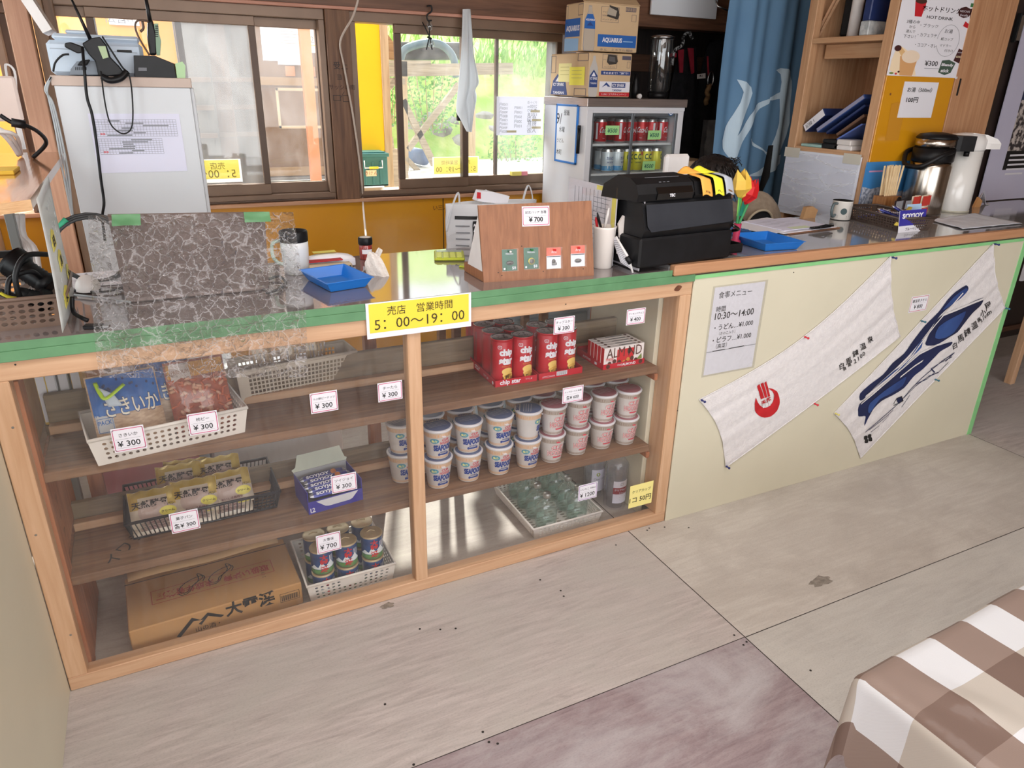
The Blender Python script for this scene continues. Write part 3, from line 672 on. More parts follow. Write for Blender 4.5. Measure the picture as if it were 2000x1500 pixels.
# yellow shop hours sign
def hours_sign(o,w,h,label,ux=(1,0,0),name='hours_sign',th=.0015,zoff=.0008,yb=.86):
    q=MB();o=Vector(o);u=Vector(ux);n=u.cross(Vector((0,0,1)))
    M=Matrix(((u.x,n.x,0,o.x),(u.y,n.y,0,o.y),(0,0,1,o.z),(0,0,0,1)))
    q.box(-w/2,w/2,-th,0,-h/2,h/2,WHT,M,b=0)
    g=pl(o,ux,(0,0,1),zoff);y0=-h/2+h*.16
    q.rect(-w*.475,w*.475,y0,h*.47,g,pm('sign_yellow',(238,216,66),(234,210,58),3,rough=.45));g2=pl(o,ux,(0,0,1),zoff*2)
    q.text('売店　営業時間',g2,pm('sign_ink',(62,50,16),rough=.6),x=0.0,y=h*.24,w=w*.62);q.text('5：00～19：00',g2,MATS['sign_ink'],x=-.0,y=-h*.12,w=w*.86)
    return q.solo(name,label,'sign','yellow shop hours signs')
a=aty(716,636,-.010);b=aty(920,608,-.010);zt=aty(818,582,-.01).z;zb_=aty(818,650,-.01).z
hours_sign(((a.x+b.x)/2,-.0105,(zt+zb_)/2),b.x-a.x,zt-zb_,'yellow shop hours sign taped to the counter edge')
def back_sign(x0,x1,y0,y1,Y,label):   # taped on the outside of the glass, so it reads backwards from in here
    a,b=aty(x0,(y0+y1)/2,Y),aty(x1,(y0+y1)/2,Y);zt,zb=aty((x0+x1)/2,y0,Y).z,aty((x0+x1)/2,y1,Y).z
    hours_sign(((a.x+b.x)/2,Y,(zt+zb)/2),b.x-a.x,zt-zb,label,ux=(-1,0,0))
    o=bpy.context.scene.objects[-1]
def mirror_sign(x0,x1,y0,y1,Y,label):
    a,b=aty(x0,(y0+y1)/2,Y),aty(x1,(y0+y1)/2,Y);zt,zb=aty((x0+x1)/2,y0,Y).z,aty((x0+x1)/2,y1,Y).z;w,h=b.x-a.x,zt-zb
    q=MB();c=Vector(((a.x+b.x)/2,Y,(zt+zb)/2));thru=translucent('sign_paper_backlit',(252,238,120),.6);thw=translucent('white_paper_backlit',(240,240,240),.6)
    q.box(-w/2,w/2,0,.001,-h/2,h/2,thw,Matrix.Translation(c),b=0)
    g=lambda u,v:c+Vector((-u,-.0008,v));g2=lambda u,v:c+Vector((-u,-.0015,v))
    q.rect(-w*.475,w*.475,-h*.34,h*.47 if y0>300 else h*.3,g,thru)
    ink=pm('show_through_ink',(170,140,60),rough=.8)
    q.text('売店　営業時間',g2,ink,y=h*.22,w=w*.62);q.text('5：00～19：00',g2,ink,y=-h*.12,w=w*.86)
    return q.solo('hours_sign',label,'sign','yellow shop hours signs')
mirror_sign(300,472,312,358,YW+.03,'yellow hours sign seen from behind on the left window pane')
mirror_sign(845,935,306,345,YW+.054,'yellow hours sign seen from behind on the right window pane')

# ================================================================== goods on the shelves
def base2(pL,pR,z):
    a,b=atz(*pL,z),atz(*pR,z);d=b-a;return a,d.length,math.atan2(d.y,d.x)
def zat(p,px,py):return aty(px,py,p.y).z
def basket(name,label,cat,o,w,rz,d,h,nx,ny,nyd,m,taper=.015,hr=.3,sq=False,n=8,skipf=None,group=None,rim=.005,floor=True,mx=.06,my=.12):
    t=thing(name,label,cat,o,rz,group)
    tp=taper;q=MB()
    B=[Vector((0,0,0)),Vector((w,0,0)),Vector((w,d,0)),Vector((0,d,0))];T=[Vector((-tp,-tp,h)),Vector((w+tp,-tp,h)),Vector((w+tp,d+tp,h)),Vector((-tp,d+tp,h))]
    for i in range(4):
        j=(i+1)%4
        q.perf(quadfn(B[i],B[j],T[j],T[i]),nx if i%2==0 else nyd,ny,m,hr,mx if i%2==0 else mx*w/d,my,n,sq,skipf if i==0 else None)
    q.perf(quadfn(*B),max(3,nx//2),max(3,nyd//2),m,.3) if floor else None
    q.build('body',t,solid=.0018,recalc=False)
    r=MB();r.tube([v+Vector((0,0,0)) for v in T],rim,m,6,closed=True);r.build('rim',t)
    return t
wb_=pm('white_basket',(240,234,228),(234,228,222),10,rough=.45);bb=pm('beige_basket',(214,202,186),(206,194,178),10,rough=.5)
# --- dried squid / peanut basket
o,w,rz=base2((193,910),(473,838),S2);rz *= .7
SB=basket('plastic_basket','white round holed basket holding dried squid and peanut bags','basket',o,w,rz,.17,.075,20,4,9,wb_,.012,.3)
def bagface(q,P,D,th,m,nu=10,nv=12,back=True):
    """pillow bag: bottom edge P0-P1, up vector D, bulge th toward the front"""
    P0,P1=map(Vector,P);D=Vector(D);n=(P1-P0).cross(D).normalized()
    f=lambda u,v:P0+(P1-P0)*u+D*v+n*(th*(math.sin(math.pi*u)**.6)*(math.sin(math.pi*min(1,v*1.0))**.6)+.0012*noise.noise((u*9,v*9,P0.x*7)))
    q.sheet(f,nu,nv,m);q.sheet(lambda u,v:P0+(P1-P0)*u+D*v-n*(th*.6*(math.sin(math.pi*u)**.6)*(math.sin(math.pi*v)**.6)),nu,nv,m)
    return lambda u,v,e=.0015:f(u,v)+n*e
Mb=Matrix.Translation(o) @ Matrix.Rotation(rz,4,'Z')
blu=pm('squid_blue',(44,112,190),(36,98,176),30,rough=.3);squid=pm('dried_squid',(206,178,150),(176,146,120),60,rough=.4,stretch=(1,1,3));cw=pm('cream_letter',(236,230,214),rough=.4);navy=pm('navy_letter',(34,62,110),rough=.4)
def squid_bag(x0,x1,y,tilt,lab):
    t=thing('snack_bag',lab,'snack bag',Mb @ Vector(((x0+x1)/2,y,.004)),rz,'bags of dried squid');wv=x1-x0
    q=MB();D=Vector((0,tilt,.19));f=bagface(q,((-wv/2,0,0),(wv/2,0,0)),D,.018,squid)
    g=lambda u,v:f(u,v,.0015);q.rect(0.02,.98,.50,.98,g,blu,.05);g2=lambda u,v:f(u,v,.0032)
    q.text('さきいか',g2,navy,x=.57,y=.58,w=.78,h=.24,cell=.08,bold=.035);g3=lambda u,v:f(u,v,.0045)
    q.text('さきいか',g3,cw,x=.57,y=.58,w=.76,h=.22,cell=.08,bold=.01)
    for k in range(14):q.disc(random.uniform(.2,.95),random.uniform(.78,.95),.02,g2,navy,6,cell=None)
    q.poly([(.03,.30),(.27,.27),(.27,.48),(.03,.52)],g,pm('pack_paper',(196,200,204)),.06);q.text('PACK',g2,blu,x=.15,y=.42,w=.19,bold=.01);q.rrect(.045,.255,.30,.47,g2,.006,blu)
    q.build('pack',t,recalc=False)
    s=MB();s.sheet(lambda u,v:Vector((-wv/2+wv*u,tilt+.01*v+.012*math.sin(6*u+3*v),.19+.03*v)),8,3,clear('film',(250,250,255),.02,haze=.03,scale=20));s.build('top_seal',t,recalc=False)
    return t
squid_bag(.012,.172,.03,.075,'blue bag of dried squid at the front left of the white basket')
squid_bag(.13,.262,.085,.06,'second blue bag of dried squid, behind the front one')
t=thing('snack_bag','clear bag of orange rice crackers and peanuts in the white basket','snack bag',Mb @ Vector((.268,.045,.004)),rz)
q=MB();D=Vector((0,.065,.19));pw=.15
cr1=pm('orange_cracker',(216,120,80),(196,98,62),50,rough=.5);nut=pm('peanut',(226,178,146),(212,160,128),40,rough=.5)
f=bagface(q,((-pw/2,0,0),(pw/2,0,0)),D,.02,pm('cracker_ground',(186,100,68),(160,80,56),60));rr=random.Random(11)
q.rect(.03,.97,.78,.97,lambda u,v:f(u,v,.002),pm('ochre_band',(216,150,40)),.06);q.poly([(.08,.97),(.4,.97),(.4,.72),(.24,.78),(.08,.72)],lambda u,v:f(u,v,.0035),pm('badge_gray',(214,200,186)),.08);q.text('PREMIUM',lambda u,v:f(u,v,.005),pm('brown_print',(150,100,60)),x=.24,y=.86,w=.28)
q.build('pack',t,recalc=False)
q=MB();NN=Vector((0,-.19,.065)).normalized()
for i in range(150):
    u,v=rr.uniform(.04,.96),rr.uniform(.03,.76);p=f(u,v,.002);isn=i%3==0;a=rr.uniform(0,3.14)
    ax=Vector((math.cos(a),0,math.sin(a)));L=.009 if isn else .010;r_=.0052 if isn else .0032
    q.tube([p-ax*L,p-ax*L*.6,p,p+ax*L*.6,p+ax*L],[.0008,r_*.85,r_,r_*.85,.0008],nut if isn else cr1,6)
tag(q.build('crackers',t,recalc=False),kind='stuff')
s=MB();s.sheet(lambda u,v:f(u,v,.008+.002*noise.noise((u*8,v*8,1))),10,10,clear('film',(250,250,255),.02,haze=.03,scale=20));s.build('film',t,recalc=False)
# blue and lime ice scraper lying on the bags
t=thing('water_scoop','white scoop with a lime rim lying on the squid bags','scoop',aty(205,765,.13))
q=MB();L=[aty(185,748,.12),aty(196,770,.10),aty(208,778,.09),aty(242,750,.11)];q.tube(smooth_path(L,4),.005,pm('lime_plastic',(190,230,60),rough=.4),8,flat=.4);q.build('rim',t,world=True)
q=MB();q.sheet(lambda u,v:(aty(190,756,.11)*(1-u)+aty(222,770,.10)*u)*(1-v)+(aty(212,795,.09)*(1-u)+aty(240,792,.09)*u)*v,5,5,translucent('milky_plastic',(230,240,250),.4));q.build('bowl',t,world=True,solid=.001)
# --- tall beige basket of cheese sticks, behind
o=atz(474,790,S2);b_=atz(697,748,S2);d=b_-o;w=d.length;rz=math.atan2(d.y,d.x)*.7
h=.105;rz=.12
TB=basket('plastic_basket','tall beige square holed basket holding bags of snack sticks','basket',o,w,rz,.10,h,26,6,10,bb,.008,.34,True,4,mx=.08)
Mt=Matrix.Translation(o) @ Matrix.Rotation(rz,4,'Z');stick=pm('snack_stick',(224,196,150),(206,174,128),30,rough=.5);yb2=pm('bag_yellow',(226,184,40),(220,176,34),6,rough=.35)
for i,(x,lab) in enumerate(((.09,'leftmost bag of pale snack sticks in the tall beige basket'),(.17,'second bag of pale snack sticks from the left'),(.25,'rightmost yellow headed bag of snack sticks'))):
    t=thing('snack_bag',lab,'snack bag',Mt @ Vector((x,.05,.004)),rz,'bags of snack sticks')
    q=MB();f=bagface(q,((-.036,0,0),(.036,0,0)),(0,.03,.17),.008,clear('film',(250,250,255),.02,haze=.03,scale=20));q.rect(.02,.98,.82,.99,lambda u,v:f(u,v,.0015),yb2,.06);q.text('うま',lambda u,v:f(u,v,.003),INK,x=.5,y=.9,w=.6,h=.13,bold=.03);q.build('pack',t,recalc=False)
    q=MB()
    for k in range(7):
        xx=-.026+.0085*k;q.tube([(xx,.004,.01),(xx+.004*math.sin(k*2+i),.026,.135)],.0034,stick,6)
    tag(q.build('sticks',t),kind='stuff')
# --- bundles of files behind on the left
for i,(px,m,lab) in enumerate(((98,pm('file_yellow',(236,200,90)),'yellow file standing behind the upper shelf at the far left'),(118,WHT,'white file standing behind the upper shelf at the left'),(142,pm('file_silver',(190,190,190)),'silver edged file standing behind the squid basket'),(166,pm('file_amber',(230,180,80)),'amber file standing behind the squid basket'))):
    p=aty(px,800,.40);q=MB();q.box(p.x-.012,p.x+.012,.355,.47,S2+.0,S2+.24,m,b=.003);q.box(p.x-.010,p.x+.010,.352,.355,S2+.01,S2+.23,WHT,b=0);q.box(p.x-.014,p.x+.014,.352,.475,S2-.03,S2,grayW,b=.001);q.solo('file_binder',lab,'file','files behind the upper shelf')
# --- black slatted bread basket and wrapped buns
o,w,rz=base2((262,1055),(540,990),S1);rz *= .6
dkp=pm('black_basket',(42,44,50),(36,38,44),20,rough=.4);h=.062;dp=.20;tp=.014
BBt=thing('slatted_basket','black slatted basket full of wrapped cream buns','basket',o,rz);q=MB()
for (x0,y0,x1,y1,n) in ((0,0,w,0,34),(w,0,w,dp,20),(w,dp,0,dp,34),(0,dp,0,0,20)):
    for k in range(n+1):
        u=k/n;x,y=x0+(x1-x0)*u,y0+(y1-y0)*u;cx,cy=w/2,dp/2;sx,sy=(1+2*tp/w),(1+2*tp/dp)
        q.tube([(x,y,.003),(cx+(x-cx)*sx,cy+(y-cy)*sy,h)],.0016,dkp,4)
q.build('slats',BBt,recalc=False)
r=MB();r.tube([(-tp,-tp,h),(w+tp,-tp,h),(w+tp,dp+tp,h),(-tp,dp+tp,h)],.005,dkp,6,closed=True);r.tube([(0,0,.004),(w,0,.004),(w,dp,.004),(0,dp,.004)],.003,dkp,6,closed=True);r.build('rim',BBt)
q=MB()
for k in range(12):q.box(0,w,dp*(k+.5)/12-.002,dp*(k+.5)/12+.002,.001,.004,dkp,b=0)
q.build('base',BBt)
Mq=Matrix.Translation(o) @ Matrix.Rotation(rz,4,'Z')
gold=pm('gold_wrap',(206,172,72),(226,200,120),20,rough=.25,metal=.25);wrapc=pm('bun_wrap',(222,210,190),(206,190,176),25,rough=.22,spec=.7);bunc=pm('bun_label',(200,178,168),(190,166,158),12,rough=.35);lemon=pm('lemon_oval',(238,226,100),rough=.4)
def bun_mesh(t):
    W_,H_=.124,.104;q=MB()
    def f(u,v,e=0):
        x=(u-.5)*W_;z=(v-.5)*H_;e0=max(0,1-(abs(u-.5)*2)**3)*max(0,1-(abs(v-.5)*2)**2.2)
        z+=.006*math.cos(u*22)*max(0,v-.82)*5*.4
        return Vector((x,-.024*e0**.7-.003*noise.noise((u*5,v*5,2))-e,z))
    q.sheet(lambda u,v:f(u,v),14,14,wrapc);q.sheet(lambda u,v:f(u,v)*1.0+Vector((0,2*.022*max(0,1-(abs(u-.5)*2)**3)*max(0,1-(abs(v-.5)*2)**2.2),0)),10,10,wrapc)
    q.rect(.01,.99,.80,.99,lambda u,v:f(u,v,.0012),gold,.07);q.rect(.01,.2,.5,.8,lambda u,v:f(u,v,.001),gold,.07);q.rect(.8,.99,.5,.8,lambda u,v:f(u,v,.001),gold,.07)
    q.disc(.5,.40,.33,lambda u,v:f(u,v,.0022),bunc,18,cell=.08)
    q.disc(.78,.34,.18,lambda u,v:f(u,v,.0032),lemon,16,.13,cell=.08)
    g=lambda u,v:f(u,v,.0048)
    q.text('天然酵母',g,INK,x=.44,y=.62,w=.76,h=.20,cell=.06,bold=.02);q.text('パン',g,INK,x=.86,y=.52,w=.16,cell=.06,bold=.01);q.text('クリーム',g,INK,x=.78,y=.34,w=.28,cell=.06,bold=.02);q.text('おいしさ長持ち',g,pm('maroon_print',(110,40,60)),x=.5,y=.19,w=.48,cell=.06,bold=.01)
    for k in range(3):q.line([(.2+i*.1,.12-.03*k) for i in range(7)],g,.010,pm('maroon_print',(110,40,60)))
    q.build('wrapper',t,recalc=False)
b0=thing('wrapped_bun','wrapped cream bun at the front left of the black basket','bun',Mq @ Vector((.062,.042,.066)),group='wrapped cream buns',rot=(-.55,0,rz));bun_mesh(b0)
for x,y,z,tl,lab in ((.172,.048,.070,-.5,'wrapped cream bun in the front middle of the black basket'),(.268,.062,.066,-.6,'wrapped cream bun at the front right of the black basket'),(.14,.125,.088,-.62,'wrapped cream bun standing highest behind the middle one'),(.16,.158,.082,-.6,'hindmost wrapped cream bun, mostly hidden'),(.25,.13,.086,-.65,'wrapped cream bun at the back right, catching sunlight'),(.062,.05,.024,-1.2,'bun at the bottom left, seen through the slats'),(.165,.052,.024,-1.25,'bun at the bottom middle, seen through the slats'),(.262,.056,.024,-1.2,'bun at the bottom right, seen through the slats')):
    dup(b0,Mq @ Vector((x,y,z)),label=lab,rot=(tl,.05*math.sin(x*90),rz+.06*math.sin(x*70)))
# --- blue snack bar box
o,w,rz=base2((604,1006),(708,974),S1);rz *= .8;h=.075;d=.13
sj=pm('soy_blue',(62,58,160),(56,52,150),8,rough=.4);inb=pm('carton_gray',(176,178,184),rough=.6);lid=pm('lid_green',(206,214,200),rough=.6)
t=thing('snack_bar_box','open blue carton of snack bars on the lower shelf','box',o,rz);q=MB()
q.box(0,w,0,.002,0,h*.55,sj,b=0);q.box(0,.002,.002,d,0,h,sj,b=0);q.box(w-.002,w,.002,d,0,h,sj,b=0);q.box(0,w,d-.002,d,0,h+.005,inb,b=0);q.box(.002,w-.002,.002,d-.002,0,.002,inb,b=0)
q.add([(.002,.003,h*.55),(.0021,d,h),(.0021,d,h*.3),(.0021,.003,h*.3)],[(0,1,2,3)],inb)
g=pl((0,0,0),(1,0,0),(0,0,1),.0008);q.poly([(w*.14,h*.52),(w*.92,h*.52),(w*.80,h*.22),(w*.74,h*.18),(w*.36,h*.18),(w*.3,h*.22)],g,pm('silver_board',(214,214,222)));q.text('12',pl((0,0,0),(1,0,0),(0,0,1),.001),WHT,.018,x=.012,y=.014,bold=.02);q.line([(.006,.006),(.019,.006)],g,.002,WHT)
q.build('carton',t)
q=MB();zz=h+.004;q.poly([(0,0),(w,0),(w*1.02,.008),(w*.98,.012),(w*.92,.05),(w*.12,.05),(w*.05,.014),(-.004,.008)],pl((0,d,zz),(1,0,0),(0,.35,.93),0),lid);q.build('flap',t,solid=.001)
bar_s=pm('bar_wrap',(52,58,140),(90,96,160),40,rough=.25,metal=.4);slv=pm('silver_end',(190,192,200),rough=.25,metal=.7)
def bar_mesh(tt):
    q=MB();L=w*.86;q.sheet(lambda u,v:Vector((L*(u-.5),.011*math.cos(2*math.pi*v)*(1-(abs(u-.5)*2)**8*.6),.006*math.sin(2*math.pi*v)*(1-(abs(u-.5)*2)**8*.9))),14,10,bar_s,matfn=lambda u,v:slv if abs(u-.5)>.44 else bar_s)
    q.text('SOYJOY',pl((0,0,.0062),(1,0,0),(0,1,.05),.0006),WHT,x=-L*.12,y=-.001,w=L*.5,h=.012,bold=.04);q.disc(L*.22,0,.009,pl((0,0,.0064),(1,0,0),(0,1,0),.0006),pm('orange_fruit',(190,110,50)),10);q.build('wrapper',tt,recalc=False)
Mj=Matrix.Translation(o) @ Matrix.Rotation(rz,4,'Z')
br0=thing('snack_bar','foil wrapped snack bar in the front of the blue carton','snack bar',Mj @ Vector((w*.5,.018,.05)),group='snack bars in the blue carton',rot=(.55,0,rz));bar_mesh(br0)
for k,(y,z,lab) in enumerate(((.038,.055,'snack bar second from the front in the blue carton'),(.058,.058,'snack bar in the middle of the blue carton'),(.078,.062,'snack bar fourth from the front in the blue carton'),(.10,.064,'rearmost snack bar in the blue carton'))):dup(br0,Mj @ Vector((w*.5+.003*(-1)**k,y,z)),label=lab)
# --- carton box on the floor
kraft=pm('kraft_board',(196,150,98),(188,142,90),6,rough=.7);kr2=pm('kraft_flap',(206,166,120),rough=.7)
o,w,rz=base2((261,1279),(592,1176),.0);rz *= .75;h=.080;d=.26
t=thing('cardboard_box','long brown cardboard box with black mountain print on the bottom left','box',o,rz);q=MB();q.box(0,w,0,d,0,h,kraft,b=.003)
gt=pl((0,0,h),(1,0,0),(0,1,0),.0008);gf=pl((0,0,0),(1,0,0),(0,0,1),.0008);pr=pm('dull_red_print',(176,70,56));
flip=lambda u,v:Vector((w-u,d-v,h+.0008))
q.rrect(w*.13,w*.86,d*.52-.032,d*.52+.032,flip,.0022,pr);q.text('取扱い注意・未成年者飲酒',flip,pr,x=w*.495,y=d*.52,w=w*.68,h=.04,bold=.03)
q.line([(.0,d*.86),(w,d*.86)],gt,.004,pm('box_slit',(60,42,30)))
for cx,cy in ((w*.38,d*.55),(w*.56,d*.60)):
    pts=[(cx+.03*math.cos(a*.8)*(1+.4*math.sin(2.3*a)),cy+.035*math.sin(a)*(1+.3*math.cos(1.7*a))) for a in [i*.35 for i in range(34)]];q.line(pts,gt,.0028,INK)
q.poly([(w*.24,.018),(w*.34,.068),(w*.385,.052),(w*.43,.070),(w*.52,.045),(w*.50,.040),(w*.43,.058),(w*.385,.034),(w*.37,.040),(w*.40,.050),(w*.345,.054),(w*.26,.012)],gf,INK)
q.text('大雪渓',gf,INK,x=w*.68,y=.058,w=w*.30,h=.05,bold=.03);q.text('山の酒・',gf,INK,x=w*.42,y=.022,w=w*.14);q.rrect(w*.86,w*.98,.028,.058,gf,.0012,INK)
for k in range(24):q.line([(w*.87+k*w*.0044,.032),(w*.87+k*w*.0044,.05)],gf,.0008 if k%3 else .0018,INK)
for k in range(5):q.text('21831'[k],lambda u,v:Vector((w*.80+v,d*.30+u,h+.0008)),pm('brown_ink',(110,76,50)),.014,x=.011*k,y=0)
q.build('carton',t)
q=MB();q.sheet(lambda u,v:Vector((w*.02+w*.94*u,d*.90+.03*v,h+.004+.012*v+.003*math.sin(9*u))),10,2,kr2);q.build('flap',t,solid=.0015)
# --- white basket of sake cups on the floor
o,w,rz=base2((609,1177),(766,1133),0);rz *= .75;h=.07
basket('plastic_basket','white round holed basket on the floor holding sake cups','basket',o,w,rz,.24,h,14,4,14,wb_,.010,.3,skipf=lambda i,j:5<=i<=8 and j>=2)
Mk=Matrix.Translation(o) @ Matrix.Rotation(rz,4,'Z')
can_b=pm('sake_label_blue',(44,84,140),(30,62,116),30,rough=.35);can_g=pm('sake_label_green',(70,130,84),(110,160,90),50,rough=.4);lidc=pm('cup_lid_foil',(206,186,150),(190,168,132),30,rough=.35,metal=.35)
def sake_mesh(t):
    q=MB();q.lathe([(.026,0),(.031,.004),(.0315,.022),(.0315,.078),(.0325,.084)],can_b,24,mats=[WPL,can_g,can_b,can_b]);r_=.0321
    g=lambda u,v:Vector((r_*math.sin(u/r_),-r_*math.cos(u/r_),v));g2=lambda u,v:Vector(((r_+.0004)*math.sin(u/r_),-(r_+.0004)*math.cos(u/r_),v))
    q.poly([(-.045,.024),(-.03,.04),(-.018,.03),(-.008,.05),(.004,.034),(.02,.052),(.034,.03),(.046,.024)],g,pm('snow_white',(226,234,240)),.006)
    for k,s in enumerate('大雪渓'):q.text(s,g2,RED,.024,x=0,y=.066-.021*k,cell=.006,bold=.03)
    for k in range(3):q.line([(.018+.005*k,.046),(.018+.005*k,.068)],g2,.002,WHT)
    q.build('cup',t,recalc=False)
    q=MB();q.lathe([(.0325,.083),(.033,.0865),(.0315,.089),(.028,.0878),(0,.0876)],lidc,24,cap=False);q.tube([(-.012,.006,.0885),(0,.012,.09),(.012,.004,.0885)],.0018,lidc,5);q.build('lid',t)
pts=[(.045,.040,'front left'),(.045+.072,.044,'front middle'),(.045+.150,.050,'front right'),(.040,.115,'back left'),(.112,.120,'back middle'),(.185,.125,'back right')]
s0=None
for lv,ln in ((1,'upper'),(0,'lower')):
    for x,y,nm in pts:
        lab=f'blue labelled sake cup, {nm} stack, {ln} one';loc=Mk @ Vector((x*w/.24,y-.008,.003+.0868*lv))
        if s0 is None:s0=thing('sake_cup',lab,'sake cup',loc,rz,'sake cups in the white basket');sake_mesh(s0);s0.scale=(1.08,1.08,.96)
        else:dup(s0,loc,rz+.1*math.sin(x*50),lab)
# --- basket of clear bottles
o,w,rz=base2((1044,1051),(1168,1018),0);rz *= .7;h=.045
basket('plastic_basket','low white perforated basket on the floor holding clear bottles','basket',o,w,rz,.33,h,14,4,30,wb_,.010,.32)
Mv=Matrix.Translation(o) @ Matrix.Rotation(rz,4,'Z')
bg_=clear('bottle_glass',(246,252,250),.07,haze=.12,scale=12,hazec=(236,246,242));capm=pm('bottle_cap',(186,188,184),rough=.3,metal=.7)
def bottle_mesh(t):
    q=MB();pr_=[(.030,0),(.040,.004),(.043,.03),(.043,.075),(.040,.092),(.026,.108),(.014,.116),(.0125,.128)]
    q.lathe(pr_,bg_,20,sy=.72);q.lathe([(.0,.006),(.037,.007),(.040,.03),(.040,.066),(0,.068)],clear('spirit',(240,248,246),.04),20,sy=.70,cap=False);q.build('glass',t,recalc=False)
    q=MB();q.lathe([(.0135,.122),(.0145,.124),(.0145,.139),(.013,.141),(0,.141)],capm,18);q.build('cap',t)
    q=MB();q.rect(-.016,.016,.010,.034,lambda u,v:Vector((.0435*math.sin(u/.0435),-.0435*.72*math.cos(u/.0435)-.0006,v)),pm('frosty_label',(214,226,222)),.008);q.build('label',t)
s0=None
for c,(cx,cn) in enumerate(((w*.27,'left row'),(w*.76,'right row'))):
    for k in range(4):
        lab='clear flat spirit bottle, '+cn+', '+['nearest','second','third','rearmost'][k];loc=Mv @ Vector((cx,.05+.075*k,.003))
        if s0 is None:s0=thing('spirit_bottle',lab,'bottle',loc,rz,'clear bottles in the low white basket');bottle_mesh(s0)
        else:dup(s0,loc,rz,lab)
# --- sleeves of clear plastic cups
def cup_sleeve(px,py,lab,deep,Yz=0):
    p=atz(px,py,0);t=thing('plastic_cup_sleeve',lab,'cups',p,group='sleeves of clear plastic cups');q=MB()
    cg=clear('cup_clear',(253,253,254),.03,haze=.05,scale=8)
    for k in range(9):q.lathe([(.031,.0+.012*k),(.040,.085+.012*k)],cg,20,cap=False)
    q.lathe([(.028,.001),(.031,.002)],cg,20);q.build('cups',t,recalc=False)
    q=MB();g=lambda u,v:Vector((.0415*math.sin(u/.0415),-.0415*math.cos(u/.0415),v));g2=lambda u,v:Vector((.0419*math.sin(u/.0415),-.0419*math.cos(u/.0415),v));g3=lambda u,v:Vector((.0423*math.sin(u/.0415),-.0423*math.cos(u/.0415),v))
    q.rect(-.034,.034,.03,.125,g,WHT,.008)
    if deep:q.rect(-.034,.034,.070,.098,g2,pm('wine_band',(150,36,50)),.008);q.text('クリアカップ',g3,WHT,x=0,y=.088,w=.058,cell=.008,bold=.02);q.text('215ml',g3,WHT,x=0,y=.075,w=.022);q.rrect(-.006,.006,.108,.116,g3,.0012,GRAYP);q.line([(-.005,.055),(.02,.055)],g2,.003,GRAYP);q.line([(-.005,.045),(.024,.045)],g2,.003,GRAYP)
    else:q.text('Clear CUP',g2,GRAYP,x=0,y=.085,w=.05,cell=.008);q.disc(-.008,.105,.008,g2,pm('lime_mark',(170,190,60)),10)
    q.build('label',t,recalc=False)
    q=MB();q.lathe([(.043,.0),(.045,.1),(.044,.185),(.030,.205)],clear('film',(250,250,255),.02,haze=.03,scale=20),18,cap=False);q.build('wrap',t,recalc=False)
cup_sleeve(1199,985,'sleeve of clear plastic cups with a dark red label',True);cup_sleeve(1158,962,'sleeve of clear plastic cups behind the bottles, pale label',False)
for nm,x0,x1,y0,h,m,lab in (('foam_box',.06,.52,.66,.50,pm('foam_white',(232,236,240),rough=.8),'white foam box on the floor behind the display counter'),('pink_box',-.28,.02,.64,.46,pm('pink_carton',(226,150,160),(220,142,152),6),'pink box on the floor behind the display counter'),('pale_blue_box',1.28,1.70,.84,.62,pm('pale_blue_box',(190,212,226),(182,204,220),5,rough=.4),'pale blue plastic box behind the noodle cups')):
    t=thing(nm,lab,'box',((x0+x1)/2,y0+.15,0));q=MB();q.box(x0,x1,y0,y0+.32,0,h-.05,m,b=.008);q.build('body',t,world=True);q=MB();q.box(x0-.006,x1+.006,y0-.006,y0+.326,h-.049,h,m,b=.008);q.build('lid',t,world=True)

# ================================================================== crisp tubes, chocolates, noodle cups
redc=pm('crisp_red',(190,30,44),(178,24,38),14,rough=.38);chip=pm('crisp_yellow',(240,206,120),(226,184,92),20);trayr=pm('tray_red',(196,28,46),(188,24,42),9,rough=.5)
lidclear=pm('tube_lid',(206,190,188),(186,168,168),14,rough=.2,spec=.8)
def crisp_mesh(t):
    r,h=.0335,.122;q=MB();q.lathe([(r-.001,0),(r,.003),(r,h-.008),(r-.0015,h-.006),(r+.001,h-.004)],redc,28)
    g=lambda u,v,e=.0005:Vector(((r+e)*math.sin(u/r),-(r+e)*math.cos(u/r),v));g2=lambda u,v:g(u,v,.0009);g3=lambda u,v:g(u,v,.0014)
    q.text('chip',g2,WHT,x=.003,y=.086,w=.044,h=.024,cell=.006,bold=.06);q.text('star',g2,WHT,x=.003,y=.065,w=.046,h=.021,cell=.006,bold=.06)
    q.text('POTATOCHIPS',g2,pm('gold_print',(226,180,60)),x=.004,y=.050,w=.028,cell=.008);q.rrect(-.024,-.012,.098,.106,g,.0012,WHT,.003);q.text('YBC',g2,WHT,x=-.018,y=.102,w=.009)
    q.disc(.008,.036,.019,g,chip,18,.010,cell=.007);q.disc(.012,.020,.019,g2,pm('crisp_gold',(214,160,60)),18,.009,cell=.007);q.disc(.010,.026,.019,g2,chip,18,.008,cell=.007)
    q.text('うすしお',g3,pm('brown_letter',(80,50,24)),x=.008,y=.017,w=.038,cell=.006,bold=.03)
    q.line([(-.05,.1),(-.05,.03)],g,.012,pm('dull_red2',(160,60,60)))
    q.build('tube',t,recalc=False)
    q=MB();q.lathe([(r+.001,h-.005),(r+.0012,h),(r-.002,h+.001),(r-.004,h-.001),(0,h-.001)],CHROME,28,mats=[redc,CHROME,CHROME,lidclear]);
    for k,s in enumerate(('うす','しお')):q.text(s,pl((0,0,h),(1,0,0),(0,1,0),.0004),pm('lid_print',(90,60,60)),.018,y=.008-.018*k,bold=.02)
    q.build('lid',t,recalc=False)
